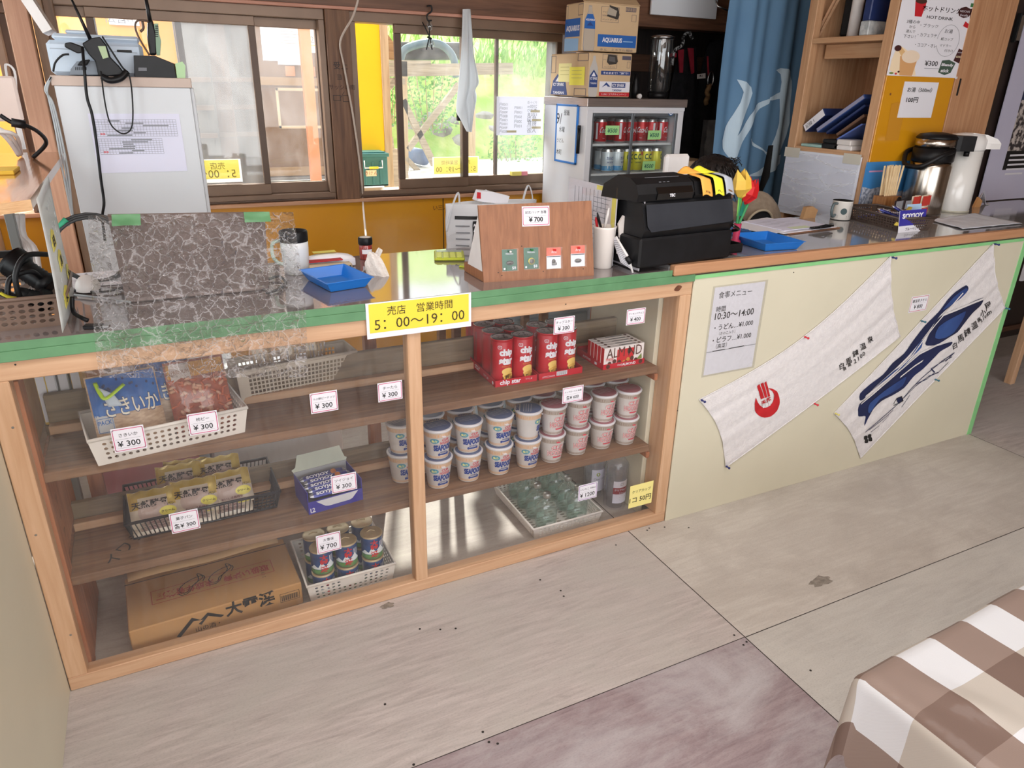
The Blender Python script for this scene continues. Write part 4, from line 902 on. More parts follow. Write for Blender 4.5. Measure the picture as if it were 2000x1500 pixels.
def tray(pL,pR,d,lab,name='display_tray',h1=.022,writing=None):
    o,w,rz=base2(pL,pR,S2);rz *= .75
    t=thing(name,lab,'tray',o,rz,'red card display trays');q=MB()
    q.box(0,w,0,.0015,0,h1,trayr,b=0);q.box(0,w,d-.0015,d,0,h1*1.6,trayr,b=0);q.box(0,w,.0015,d-.0015,0,.0015,trayr,b=0)
    for x in (0,w-.0015):q.prism([(0,0),(d,0),(d,h1*1.6),(0,h1)],x,x+.0015,trayr,Matrix(((0,0,1,0),(1,0,0,0),(0,1,0,0),(0,0,0,1))))
    if writing:writing(q,w,d,h1)
    q.build('tray_card',t);return Matrix.Translation(o) @ Matrix.Rotation(rz,4,'Z'),w,rz
def wr1(q,w,d,h):g=pl((0,0,0),(1,0,0),(0,0,1),.0008);q.text('chip star',g,WHT,x=w*.36,y=h*.5,w=w*.5,bold=.03);q.text('うすしお',g,WHT,x=w*.8,y=h*.6,w=w*.16);gs=lambda u,v:Vector((-.0008,d-u,v));q.text('chip star',gs,WHT,x=d*.4,y=h*.7,w=d*.35);q.text('うすしお',gs,WHT,x=d*.75,y=h*.5,w=d*.14);q.disc(d*.94,h*.45,.006,gs,WHT)
def wr2(q,w,d,h):
    g=pl((0,0,0),(1,0,0),(0,0,1),.0008);q.rect(w*.40,w*.64,h*.25,h*.9,g,WHT);g2=pl((0,0,0),(1,0,0),(0,0,1),.0012)
    for k in range(14):q.line([(w*.42+k*w*.0155,h*.32),(w*.42+k*w*.0155,h*.85)],g2,.0007 if k%3 else .0014,INK)
    for k in range(2):q.line([(w*.08,h*(.3+.15*k)),(w*.36,h*(.3+.15*k))],g2,.0008,WHT)
Mc,w,rz=tray((967,757),(1049,744),.29,'red card tray under the left group of crisp tubes',writing=wr1)
s0=None;N1=['front','second','third','rear']
for r_ in range(4):
    for c in range(2):
        lab=f'red crisp tube, left tray, {N1[r_]} row, {"left" if c == 0 else "right"}';loc=Mc @ Vector((w*.5-.0355+.071*c,.040+.0715*r_,.002))
        if w<.14:loc=Mc @ Vector((w*.5-.0355+.071*c,.040+.0715*r_,.002))
        a=rz+[-.05,.0,1.5,-.1,.2,1.2,.4,.1][r_*2+c]
        if s0 is None:s0=thing('crisp_tube',lab,'crisp tube',loc,a,'red crisp tubes');crisp_mesh(s0);s0.scale=(1.05,1.05,1.24)
        else:dup(s0,loc,a,lab)
Mc,w,rz=tray((1052,743),(1137,728),.16,'red card tray with a barcode under the right crisp tubes',writing=wr2)
for r_,c,lab in ((0,0,'red crisp tube, right tray, front left'),(0,1,'red crisp tube, right tray, front right'),(1,0,'red crisp tube, right tray, behind the front left one'),(1,1,'red crisp tube, right tray, behind the price card')):
    dup(s0,Mc @ Vector((w*.5-.0355+.071*c,.040+.0715*r_,.002)),rz+.02*c,lab)
# almond chocolates
def wr3(q,w,d,h):g=pl((0,0,0),(1,0,0),(0,0,1),.0008);q.text('meiji',g,WHT,x=w*.40,y=h*.5,w=w*.12);q.text('ALMOND',g,WHT,x=w*.62,y=h*.5,w=w*.32,bold=.02);q.disc(w*.12,h*.5,.008,g,pm('choc_brown',(86,44,34)),14);q.disc(w*.9,h*.55,.008,g,pm('choc_brown',(86,44,34)),14);gs=lambda u,v:Vector((-.0008,d-u,v));q.text('ALMOND',gs,WHT,x=d*.4,y=h*.6,w=d*.3);q.rect(d*.7,d*.78,h*.3,h*.8,gs,WHT)
Mc,w,rz=tray((1177,723),(1258,709),.17,'red card tray holding almond chocolate boxes',writing=wr3,h1=.018)
choc=pm('choc_brown',(86,44,34));boxw=pm('choc_box_white',(236,228,226),rough=.35);alm=pm('almond_gold',(206,140,60));reds=pm('choc_red',(206,40,48),rough=.35);leafg=pm('print_leaf',(120,140,70))
def choc_mesh(t,w):
    W_,H_,D_=w*.95,.056,.019;q=MB();q.box(-W_/2,W_/2,0,D_,0,H_,boxw,b=.0008);q.box(-W_/2-.0006,-W_/2,.001,D_-.001,.001,H_-.001,reds,b=0)
    g=pl((0,0,0),(1,0,0),(0,0,1),.0006);g2=pl((0,0,0),(1,0,0),(0,0,1),.0011);g3=pl((0,0,0),(1,0,0),(0,0,1),.0016)
    q.rect(-W_*.18,W_*.24,H_*.05,H_*.85,g,reds);q.text('ALM ND',g2,choc,x=0,y=H_*.72,w=W_*.88);q.disc(W_*.12,H_*.72,.0078,g2,choc,16,.0085);q.text('meiji',g2,reds,x=-W_*.36,y=H_*.42,w=W_*.18)
    for x,z,m in ((-.36,.22,choc),(-.24,.3,choc),(-.12,.24,choc),(.0,.2,alm),(.1,.3,alm),(.2,.34,choc),(.3,.22,choc),(.05,.16,choc)):q.disc(W_*x,H_*z,.0075,g3,m,14,.006)
    q.poly([(W_*.3,H_*.2),(W_*.44,H_*.5),(W_*.46,H_*.25)],g2,leafg)
    gt=pl((0,0,H_),(1,0,0),(0,1,0),.0006);q.line([(-W_*.1,D_*.5),(W_*.3,D_*.5)],gt,.005,GRAYP);q.disc(-W_*.36,D_*.5,.006,gt,choc,12);q.disc(W_*.4,D_*.5,.006,gt,choc,12);q.build('carton',t,recalc=False)
s1=None
for k in range(5):
    lab=['almond chocolate box at the front of the tray','second almond chocolate box from the front','third almond chocolate box from the front','fourth almond chocolate box from the front','rearmost almond chocolate box'][k];loc=Mc @ Vector((w/2,.003+.0215*k,.002))
    if s1 is None:s1=thing('chocolate_box',lab,'chocolate box',loc,rz,'almond chocolate boxes');choc_mesh(s1,w);s1.scale=(1,1,1.32)
    else:dup(s1,loc,rz,lab)
# noodle cups
cupw=pm('foam_cup',(238,234,230),(232,228,224),10,rough=.5);orp=pm('orange_stripe',(232,176,110),rough=.5);brp=pm('brown_stripe',(150,124,100),rough=.5);nb=pm('noodle_blue',(34,64,140),rough=.4);nr=pm('noodle_red',(206,66,84),rough=.4);teal2=pm('teal_badge',(80,150,170),rough=.4);lidb=pm('lid_blue',(104,116,150),(88,100,138),25,rough=.3);lidr=pm('lid_rose',(176,116,126),(160,98,110),25,rough=.3);lidw=pm('lid_paper',(214,212,216),(200,198,204),12,rough=.35)
NH,R0,R1=.104,.0335,.0455
def noodle_mesh(t,sea):
    q=MB();q.lathe([(R0-.003,0),(R0,.002),(R0+(R1-R0)*.93,NH*.93),(R1+.0015,NH-.006),(R1+.0015,NH-.001)],cupw,30)
    rad=lambda z:R0+(R1-R0)*z/NH
    def G(e):return lambda u,v:Vector(((rad(v)+e)*math.sin(u/.04),-(rad(v)+e)*math.cos(u/.04),v))
    g,g2,g3=G(.0006),G(.0011),G(.0015);band=orp if sea else brp;st=math.pi*.04*2/72
    for k in range(72):
        u=-math.pi*.04+st*k
        q.line([(u,NH*.80),(u,NH*.88)],g,.0017,band)
        q.line([(u,NH*.07),(u,NH*.10)],g,.0017,band)
    q.line([(-math.pi*.04+st*2*k,NH*.90) for k in range(37)],g,.0010,band);q.line([(-math.pi*.04+st*2*k,NH*.78) for k in range(37)],g,.0010,band);q.line([(-math.pi*.04+st*2*k,NH*.125) for k in range(37)],g,.001,band)
    if sea:
        q.disc(-.026,NH*.66,.014,g,teal2,16,.009,cell=.006);q.text('魚介',g2,pm('pale_lemon',(240,236,150)),x=-.026,y=NH*.66,w=.018,cell=.006,bold=.03)
        q.text('CUP',g2,nr,x=.008,y=NH*.69,w=.022,h=.009,cell=.006,bold=.03);q.text('NOODLES',g2,nr,x=.008,y=NH*.585,w=.034,h=.009,cell=.006,bold=.03)
        q.text('SEAFOOD',g2,nb,x=.002,y=NH*.42,w=.064,h=.022,cell=.005,bold=.06);q.text('NOODLE',g2,nb,x=.004,y=NH*.27,w=.026,cell=.006,bold=.03);q.rrect(-.014,.022,NH*.165,NH*.215,g2,.0035,nb,.002);q.rect(-.014,.022,NH*.165,NH*.215,g2,nb,.006)
    else:
        q.text('CUP',g2,nr,x=.004,y=NH*.60,w=.046,h=.020,cell=.005,bold=.05);q.text('NOODLE',g2,nr,x=.0,y=NH*.40,w=.066,h=.022,cell=.005,bold=.05);q.text('CUP',g3,cupw,x=.004,y=NH*.60,w=.044,h=.018,cell=.005,bold=-.012);q.text('NOODLE',g3,cupw,x=.0,y=NH*.40,w=.064,h=.020,cell=.005,bold=-.012)
        q.rect(-.012,.022,NH*.22,NH*.27,g2,nr,.006)
    q.build('cup',t,recalc=False)
    q=MB();q.lathe([(R1+.0022,NH-.004),(R1+.0026,NH-.001),(R1+.001,NH+.0005),(0,NH+.0008)],lidw,30,cap=False,mats=[lidw,lidw,lidw]);gt=pl((0,0,NH+.001),(1,0,0),(0,1,0),.0005);gt2=pl((0,0,NH+.001),(1,0,0),(0,1,0),.001)
    lm=lidb if sea else lidr;q.poly([(R1*.93*math.cos(a),R1*.93*math.sin(a)) for a in [R(x) for x in range(200,341,10)]]+[(R1*.93*math.cos(a),R1*.93*math.sin(a)) for a in [R(x) for x in range(-20,41,10)]]+[(R1*.93*math.cos(a),R1*.93*math.sin(a)) for a in [R(x) for x in range(140,201,10)]],gt,lm)
    q.text('SEAFOOD' if sea else 'CUP NOODLE',gt,nb if sea else nr,x=0,y=.036,w=.045,h=.011,bold=.03)
    for k in range(4):q.line([(-.03,.016-.008*k),(.03,.016-.008*k)],gt2,.0012,lidw)
    q.poly([(-.006,-R1-.002),(.006,-R1-.002),(.009,-R1-.009),(-.004,-R1-.009)],pl((0,0,NH-.001),(1,0,0),(0,.9,.35),.0),nr if not sea else lidw);q.build('lid',t,recalc=False)
sea0=reg0=None
sc_=[(857,958),(914,943),(976,930),(1030,914)];rc_=[(1080,897),(1127,881),(1178,869),(1223,861)]
nmx=['leftmost','second from the left','third from the left','fourth from the left','fourth from the right','third from the right','second from the right','rightmost']
for i,(px,py) in enumerate(sc_+rc_):
    sea=i<4;p=atz(px,py,S1+.002);p.y=min(max(p.y,.106),.15)+.004;p.x=aty(px,py-40,p.y).x if False else p.x
    p=Vector((aty(px,py,p.y-.035).x+.012,p.y,S1+.0005))
    for row in range(2):
        for lv in (1,0):
            q=p+Vector((.012*row+.004*(i%2),.099*row,lv*(NH+.0022)));a=.08*math.sin(i*3+lv*2+row)+(1.15 if (i==3 and lv==1 and row==0) else 0)
            kind='seafood noodle cup with blue lettering' if sea else 'classic noodle cup with red lettering'
            lab=f'{kind}, {nmx[i]} stack, {"front" if row == 0 else "back"} row, {"upper" if lv else "lower"}'
            src=sea0 if sea else reg0
            if src is None:
                src=thing('noodle_cup',lab,'noodle cup',q,a,'seafood noodle cups' if sea else 'classic noodle cups');noodle_mesh(src,sea)
                if sea:sea0=src
                else:reg0=src
            else:dup(src,q,a,lab)
for lv in (1,0):
    p=aty(784,880,.19);dup(sea0,Vector((p.x,.19,S1+.0005+lv*(NH+.0022))),.3,f'seafood noodle cup half hidden behind the centre post, {"upper" if lv else "lower"}')

# ================================================================== left end: wall shelf, cabinet with radios
cab=pm('cabinet_white',(212,215,219),(207,210,214),3,rough=.45);cabt=pm('cabinet_top_edge',(198,178,166),(190,170,158),9,rough=.5)
varn=wood('varnished_ply',(186,126,82),(160,102,62),1,.12,coat=.8)
SZ=1.262
t=thing('wall_shelf','varnished plywood wall shelf with a cut corner at the far left','shelf',(-.4,.3,SZ));q=MB()
q.prism([(-.598,-.14),(-.40,-.14),(-.222,.01),(-.232,1.15),(-.598,1.15)],SZ-.022,SZ,varn);q.build('board',t,world=True)
q=MB();q.prism([(-.398,-.143),(-.40,-.14),(-.222,.01),(-.220,.008)],SZ-.022,SZ,pm('ply_edge',(226,186,140),(206,160,116),40,stretch=(1,1,12)));q.build('edge',t,world=True)
q=MB();q.box(-.598,-.30,.9,.93,SZ-.05,SZ-.0225,woodX);bar(q,(-.59,.85,SZ-.22),(-.33,.85,SZ-.03),.03,.02,woodX);q.build('bracket',t,world=True)
q=MB();p=atz(40,335,SZ);g=pl((0,0,SZ+.010),(1,0,0),(0,1,0),.0006);a_=atz(-40,342,SZ);b_=atz(85,326,SZ)
q.box(-.56,-.30,.48,.60,SZ,SZ+.010,pm('mustard_card',(214,172,50),(206,164,44),8));q.rrect(-.46,-.42,.50,.54,g,.003,INK);q.line([(-.39,.51),(-.375,.53),(-.36,.51)],g,.003,INK)
q.solo('paper_file','mustard paper file with pen marks lying on the wall shelf','file')
t=thing('power_adapter','pale green lit power adapter with cables on the wall shelf','adapter',(-.50,.82,SZ));q=MB();q.box(-.55,-.43,.80,.84,SZ,SZ+.12,pm('green_lit_white',(200,232,200),(190,226,190),5,rough=.3),b=.008);q.box(-.555,-.425,.842,.87,SZ,SZ+.125,WPL,b=.01);q.build('body',t,world=True)  # green light on the white adapter is put into its colour
q=MB();q.tube(smooth_path([aty(0,225,.8),aty(25,240,.8),aty(45,243,.8),aty(75,258,.85),aty(90,280,.9),(-.30,.92,SZ+.004)],6),.006,BLK,8);q.tube([aty(22,239,.795),aty(50,244,.8)],.012,BLK,8);q.build('power_cord',t,world=True)
q=MB()
for k in range(3):q.tube(smooth_path([(-.47,.85,SZ+.06),(-.42+.02*k,.88,SZ+.12-.02*k),(-.36+.015*k,.9,SZ+.07),(-.34,.95+.03*k,SZ+.008)],6),.006,WPL,8)
q.build('white_cord',t,world=True)
q=MB();A=aty(22,190,1.25);q.box(A.x-.07,A.x+.02,1.24,1.28,A.z-.075,A.z+.065,pm('beige_plastic',(226,206,196),(220,200,190),6,rough=.4),b=.006);q.tube(smooth_path([(A.x-.0,1.26,A.z+.063),(A.x+.0,1.3,A.z+.10),(A.x+.02,1.3,A.z+.08),(A.x+.01,1.285,A.z)],5),.004,WPL,6);q.tube([(A.x,1.26,A.z-.07),(A.x,1.26,SZ+.002)],.008,WPL,6);q.tube([(A.x,1.28,A.z),(-.61,1.29,A.z)],.006,WPL,6)
q.solo('wall_router','beige flat box on a short stand above the wall shelf','router')
# calendar on the milky window
q=MB();X=-.585;q.box(X,X+.002,.95,1.72,1.28,2.1,translucent('calendar_paper',(236,236,236),.5),b=0);g=pl((X+.002,.95,1.28),(0,1,0),(0,0,1),.0008)
for r_ in range(5):
    for c in range(7):q.text(str(min(31,1+r_*7+c)),g,RED if c==6 else INK,.05,x=.08+.1*c,y=.72-.13*r_,bold=.03)
q.solo('wall_calendar','large paper calendar hanging over the milky left window','calendar')
# laminated sheet hanging off the shelf edge
lamf=translucent('laminate_white',(226,228,226),.45,rough=.25)
LC=[atx(122,650,-.212),atx(143,565,-.212),atx(100,345,-.212),atx(65,388,-.212)];LC[2].z=LC[3].z=SZ+.004
q=MB();fn=quadfn(*LC);q.sheet(lambda u,v:fn(u,v)+Vector((.006*math.sin(3*u+2*v),0,0)),10,12,lamf);gg=lambda u,v:fn(u,v)+Vector((.006*math.sin(3*u+2*v)+.0022,0,0))
for u,v,s in ((.3,.62,'日'),(.45,.42,'月'),(.8,.2,'とし'),(.35,.16,'火')):
    q.poly([(u-.12,v-.06),(u+.12,v-.06),(u+.12,v+.05),(u,v+.09),(u-.12,v+.05)],gg,pm('lemon_tag',(226,214,90),rough=.5),.08);q.text(s,lambda a,b:gg(a,b)+Vector((.001,0,0)),INK,x=u,y=v,w=.1,h=.07,cell=.05,bold=.02)
for k in range(26):u,v=random.uniform(.08,.9),random.uniform(.1,.95);q.line([(u,v),(u+.04*random.uniform(-1,1),v+.03)],gg,.012,pm('faint_gray',(190,192,194)))
q.solo('laminated_sheet','laminated white sheet with yellow tags hanging from the wall shelf','sheet',solid=.0008,recalc=False)
# brown basket of torches
brown=pm('brown_basket',(124,102,88),(114,92,80),12,rough=.45)
basket('plastic_basket','brown perforated basket of torches at the far left of the counter','basket',Vector((-.56,.085,H)),.345,.01,.20,.072,17,4,10,brown,.012,.36)
def torch(name,lab,a,b,r,ch=True):
    a,b=Vector(a),Vector(b);d=(b-a);L=d.length;M=Matrix.Translation(a) @ d.to_track_quat('Z','Y').to_matrix().to_4x4();t=thing(name,lab,'torch',a,group='black torches in the brown basket');M2=Matrix.Translation(-a) @ M
    q=MB();q.lathe([(r*.7,0),(r*.8,.01)]+[(r*(.74 if k%2 else .82),.02+L*.6*k/14) for k in range(15)],BLK,18,M2);q.build('grip',t);q=MB();q.lathe([(r*.8,L*.64),(r*1.15,L*.74)]+[(r*(1.2 if k%2 else 1.1),L*.75+L*.2*k/8) for k in range(9)]+[(r*1.15,L),(r*.9,L-.004),(0,L-.012)],BLK,18,M2);q.build('head',t);return t
torch('torch','large black torch lying across the brown basket',aty(100,560,.2),aty(20,508,.24),.032);torch('torch','second black torch lying beneath the larger one',aty(30,575,.15),aty(95,588,.17),.024)
q=MB();q.tube(smooth_path([aty(40,585,.13),aty(30,540,.13),aty(50,500,.15),aty(95,497,.2)],6),.006,BLK,8);q.tube(smooth_path([aty(15,580,.13),aty(20,545,.14),aty(60,530,.16),aty(85,548,.2)],6),.006,BLK,8);q.tube(smooth_path([aty(0,570,.16),aty(40,584,.14),aty(60,575,.15)],5),.009,BLKM,8);q.solo('charging_cable','black charging cables coiled over the torches','cable')
q=MB();q.tube(smooth_path([aty(0,572,.12),aty(16,580,.12),aty(34,583,.13)],5),.007,pm('yellow_strap',(214,206,60)),8,flat=.4);q.solo('lanyard','yellow lanyard tucked among the torches','lanyard')
q=MB();q.tube(smooth_path([aty(141,580,.12),aty(143,608,.10),aty(158,620,.05),aty(172,626,.04)],6),.005,BLK,8)
p,p2=aty(172,626,.04),aty(192,633,.03);q.box(-.010,.010,0,.04,-.004,.005,BLK,Matrix.Translation((p.x-.01,p.y,H+.0045)) @ Matrix.Rotation(-1.9,4,'Z'));q.box(-.006,.006,.04,.055,-.002,.0035,CHROME,Matrix.Translation((p.x-.01,p.y,H+.0045)) @ Matrix.Rotation(-1.9,4,'Z'));q.solo('usb_cable','black cable with a metal plug dangling at the left counter edge','cable')
# white cables running down behind the laminated sheet
q=MB()
for k,(a,b) in enumerate(((28,60),(34,68),(43,80))):q.tube(smooth_path([aty(a,418,.9),aty(a+4,460,.9),aty((a+b)/2+8,490,.85),aty(b,560,.8)],5),.008,WPL,8)
q.solo('white_cable','thick white cables dropping behind the torches','cable')
q=MB();q.box(-.52,-.49,.84,.87,.0,1.23,BLKM);q.box(-.40,-.375,.84,.87,.0,1.23,pm('gray_pole',(130,132,130),rough=.4));q.box(-.52,-.375,.845,.865,.98,1.0,BLKM);q.solo('shelf_support','dark metal shelf support behind the torches','support')
# --- white cabinet
CY=1.05;c0,c1=aty(104,160,CY).x,aty(372,176,CY).x;cz=aty(240,150,CY).z
t=thing('storage_cabinet','tall white cabinet behind the counter with a paper chart on its side','cabinet',((c0+c1)/2,CY+.2,0));q=MB();q.box(c0,c1,CY,CY+.45,0,cz-.03,cab);q.box(c1,c1+.012,CY+.01,CY+.44,0,cz-.03,cab);q.build('body',t,world=True);q=MB();q.box(c0-.006,c1+.006,CY-.006,CY+.46,cz-.03,cz,cabt);q.build('top_board',t,world=True)
a,b=aty(178,226,CY),aty(368,333,CY);w=aty(365,280,CY).x-aty(190,280,CY).x;h=aty(270,222,CY).z-aty(280,336,CY).z;cx=(aty(178,226,CY).x+aty(360,330,CY).x)/2;zc=(aty(270,222,CY).z+aty(280,336,CY).z)/2
q=MB();q.box(cx-w/2,cx+w/2,CY-.0016,CY-.0003,zc-h/2,zc+h/2,pm('cool_paper',(222,222,240),rough=.8),b=0);g=pl((cx-w/2,CY-.0016,zc-h/2),(1,0,0),(0,0,1),.0006);g2=pl((cx-w/2,CY-.0016,zc-h/2),(1,0,0),(0,0,1),.001)
for (x0,x1,y0,y1,nr_) in ((.06,.95,.62,.90,7),(.06,.76,.32,.58,7)):
    for k in range(nr_+1):q.line([(w*x0,h*(y0+(y1-y0)*k/nr_)),(w*x1,h*(y0+(y1-y0)*k/nr_))],g,.0008,GRAYP)
    n=int((x1-x0)*30)
    for k in range(n+1):q.line([(w*(x0+(x1-x0)*k/n),h*y0),(w*(x0+(x1-x0)*k/n),h*y1)],g,.0006,GRAYP)
    for k in range(7):
        a=random.uniform(x0+.1,x1-.3);q.line([(w*a,h*(y0+(y1-y0)*(k+.5)/nr_)),(w*(a+random.uniform(.1,.28)),h*(y0+(y1-y0)*(k+.5)/nr_))],g2,h*.02,pm('mid_gray',(140,142,150)))
    q.text('■■',g2,pm('rose_print',(214,120,130)),x=w*(x0+.06),y=h*(y0+.04),w=w*.05)
q.solo('chart_paper','white sheet with two printed tables taped on the cabinet','paper')
# printer
pb=pm('printer_blue_white',(196,210,224),(188,202,218),5,rough=.35)
PY=1.12;x0,x1=aty(100,140,PY).x,aty(286,140,PY).x;zt=aty(150,66,PY).z
t=thing('printer','pale blue white printer on top of the white cabinet','printer',((x0+x1)/2,PY+.1,cz));q=MB();q.box(x0,x1,PY,PY+.3,cz,zt-.02,pb,b=.012);q.box(x0+.02,x1-.005,PY+.005,PY+.3,zt-.02,zt,pb,b=.008);q.build('body',t,world=True)
q=MB();a,b=aty(228,97,PY-.002),aty(258,103,PY-.002);q.box(a.x,b.x,PY-.003,PY+.004,b.z,a.z,INK);q.line([(x0+.01,zt-.045),(x1-.02,zt-.05)],pl((0,PY-.0008,0),(1,0,0),(0,0,1),.0006),.002,pm('seam_gray',(150,160,170)));q.build('front_slot',t,world=True)
q=MB();q.box(x0+.06,x0+.12,PY+.02,PY+.12,zt,zt+.012,pb,Matrix.Identity(4),b=.004);bar(q,aty(98,64,PY+.1),aty(48,-12,PY+.1),.03,.20,WPL);q.build('paper_rest',t,world=True)
# left charger + handset
SY=1.075;t=thing('radio_charger','grey charging cradle holding a black handset radio with strap','radio',aty(190,148,SY));q=MB();
A=[(136,147),(138,135),(150,120),(205,118),(236,146)];gray2=pm('cradle_gray',(120,128,138),(110,118,128),10,rough=.45)
def pxp(q,pts,Y,th,m):P=[aty(x,y,Y) for x,y in pts];return q.prism([(p.x,p.z) for p in P],0,th,m,Matrix(((1,0,0,0),(0,0,1,Y),(0,1,0,0),(0,0,0,1))))
pxp(q,A,SY,.08,gray2)
for k in range(6):pxp(q,[(147+4*k,131),(149+4*k,131),(149+4*k,137),(147+4*k,137)],SY-.001,.002,BLK)
q.build('cradle',t,world=True,bev=.006)
q=MB();pxp(q,[(160,85),(178,74),(196,72),(208,88),(216,112),(232,128),(246,146),(205,150),(192,148),(186,120),(172,105)],SY-.03,.05,BLK);pxp(q,[(126,84),(138,82),(160,90),(165,102),(150,104),(126,92)],SY-.03,.04,BLK);pxp(q,[(150,128),(158,118),(176,116),(170,128)],SY-.02,.04,BLK);q.build('handset',t,world=True,bev=.006)
q=MB();pxp(q,[(191,90),(206,90),(212,112),(201,115)],SY-.033,.002,pm('lcd_green',(150,170,120),rough=.2));q.build('screen',t,world=True)
q=MB();q.tube([aty(178,80,SY-.01),aty(138,-5,SY-.01)],[.006,.003],BLK,8);q.build('antenna',t,world=True)
q=MB();q.tube(smooth_path([aty(197,140,SY-.04),aty(205,200,SY-.06),aty(215,240,SY-.06),aty(232,258,SY-.06),aty(247,260,SY-.06),aty(258,245,SY-.06),aty(259,200,SY-.06),aty(253,150,SY-.05),aty(238,130,SY-.04),aty(215,95,SY-.04),aty(200,72,SY-.03)],6),.0075,BLKM,8,flat=.3);q.tube(smooth_path([aty(200,150,SY-.05),aty(215,157,SY-.06),aty(235,153,SY-.06),aty(248,140,SY-.05)],5),.010,BLK,8);q.build('strap',t,world=True)
q=MB();q.tube(smooth_path([aty(161,92,SY-.03),aty(165,140,SY-.07),aty(170,190,SY-.07),aty(180,225,SY-.07),aty(190,290,SY-.07),aty(197,350,SY-.07),aty(203,395,SY-.07),aty(200,425,SY-.1),aty(205,470,.95)],6),.0045,BLK,8);q.tube(smooth_path([aty(104,140,SY),aty(108,122,SY),aty(122,108,SY),aty(135,106,SY)],5),.003,BLK,6);q.build('cord',t,world=True)
# right charger + walkie talkie
t=thing('radio_charger','black wedge charging cradle holding an upright walkie talkie','radio',aty(310,153,SY));q=MB();pxp(q,[(263,151),(261,108),(303,109),(340,124),(345,154)],SY-.01,.09,BLK);pxp(q,[(270,132),(287,132),(287,139),(270,139)],SY-.0112,.003,GRAYP);q.build('cradle',t,world=True,bev=.006)
q=MB();pxp(q,[(342,124),(356,120),(362,128),(362,153),(346,154)],SY-.012,.092,pm('green_lit_side',(170,205,150),(160,196,140),6,rough=.3));q.build('side_panel',t,world=True)  # greenish light on the black cradle's side, painted as its colour
q=MB();pxp(q,[(288,40),(298,38),(304,60),(306,108),(293,108),(287,70)],SY+.02,.03,BLK);q.build('walkie_talkie',t,world=True,bev=.006);q=MB();q.tube([aty(294,45,SY+.03),aty(284,-8,SY+.03)],[.007,.005],BLK,8);q.build('antenna',t,world=True)
q=MB();pxp(q,[(301,46),(309,46),(311,66),(315,80),(313,108),(306,108)],SY+.022,.026,pm('grille_green',(130,160,130),(116,146,118),8,rough=.4))
for k in range(6):pxp(q,[(303,50+4*k),(309,50+4*k),(309,52+4*k),(303,52+4*k)],SY+.021,.001,BLK)
q.build('speaker_grille',t,world=True);q=MB();q.tube(smooth_path([aty(290,42,SY),aty(270,40,SY),aty(264,52,SY),aty(272,75,SY),aty(292,108,SY)],5),.003,pm('brown_cord',(90,70,58)),6);q.tube(smooth_path([aty(278,42,SY),aty(280,55,SY),aty(274,62,SY)],4),.004,MATS['brown_cord'],6);q.build('wrist_strap',t,world=True)
# pale cables down the cabinet's left side
q=MB()
for k in range(3):q.tube(smooth_path([aty(100,150,1.04),aty(92-2*k,175,1.04),aty(97+3*k,200,1.04),aty(108+4*k,250,1.04),aty(122+5*k,330,1.0),aty(136+2*k,400,.95),aty(143,430,.9)],6),.003,pm('gray_cord',(176,182,186),rough=.5),6)
q.solo('gray_cable','thin grey cables running down the left edge of the cabinet','cable')
# coiled cable with green tie
q=MB();c=aty(180,488,.47)
for k in range(3):q.tube([c+Vector(((.088+.006*k)*math.cos(a),.01*k+.01*math.sin(2*a),(.086+.004*k)*math.sin(a))) for a in [R(x) for x in range(0,361,15)]],.004,pm('dark_cord',(60,62,64),rough=.5),6)
q.tube([c+Vector((-.07,0,.06)),c+Vector((-.045,0,.085))],.008,pm('tie_green',(60,170,130)),8);q.tube([c+Vector((-.06,0,.07)),aty(135,440,.9)],.0025,MATS['gray_cord'],6);q.solo('coiled_cable','dark cable coiled in a ring with a green tie beside the laptop','cable')
q=MB();M=Matrix.Translation(atz(215,548,H));q.box(-.13,.14,-.05,.12,.0,.002,WHT,M @ Matrix.Rotation(.05,4,'Z'),b=0);q.box(-.12,.10,-.06,.05,.002,.004,WHT,M @ Matrix.Rotation(-.1,4,'Z'),b=0);q.solo('loose_paper','loose white papers under the mouse beside the laptop','paper')
p=atz(172,563,H+.004);t=thing('computer_mouse','white computer mouse on papers at the left of the laptop','mouse',p);q=MB();q.sheet(lambda u,v:Vector((.031*math.cos(2*math.pi*u)*math.sin(math.pi/2*v+.001),.052*math.sin(2*math.pi*u)*math.sin(math.pi/2*v+.001),.036*math.cos(math.pi/2*v))),20,8,WPL);q.lathe([(.026,0),(.030,.004)],INK,20,sy=1.6);q.build('shell',t);q=MB();q.tube([(0,.03,.03),(0,.045,.022)],.004,GRAYP,8);q.build('wheel',t)
q=MB();q.tube(smooth_path([atz(143,567,H+.006),atz(200,570,H+.006),atz(243,562,H+.008)],5),.003,INK,6);q.tube(smooth_path([atz(140,575,H+.006),atz(200,582,H+.006),atz(255,590,H+.006)],5),.003,MATS['gray_cord'],6);q.solo('mouse_cord','thin cords lying across the papers toward the laptop','cable')

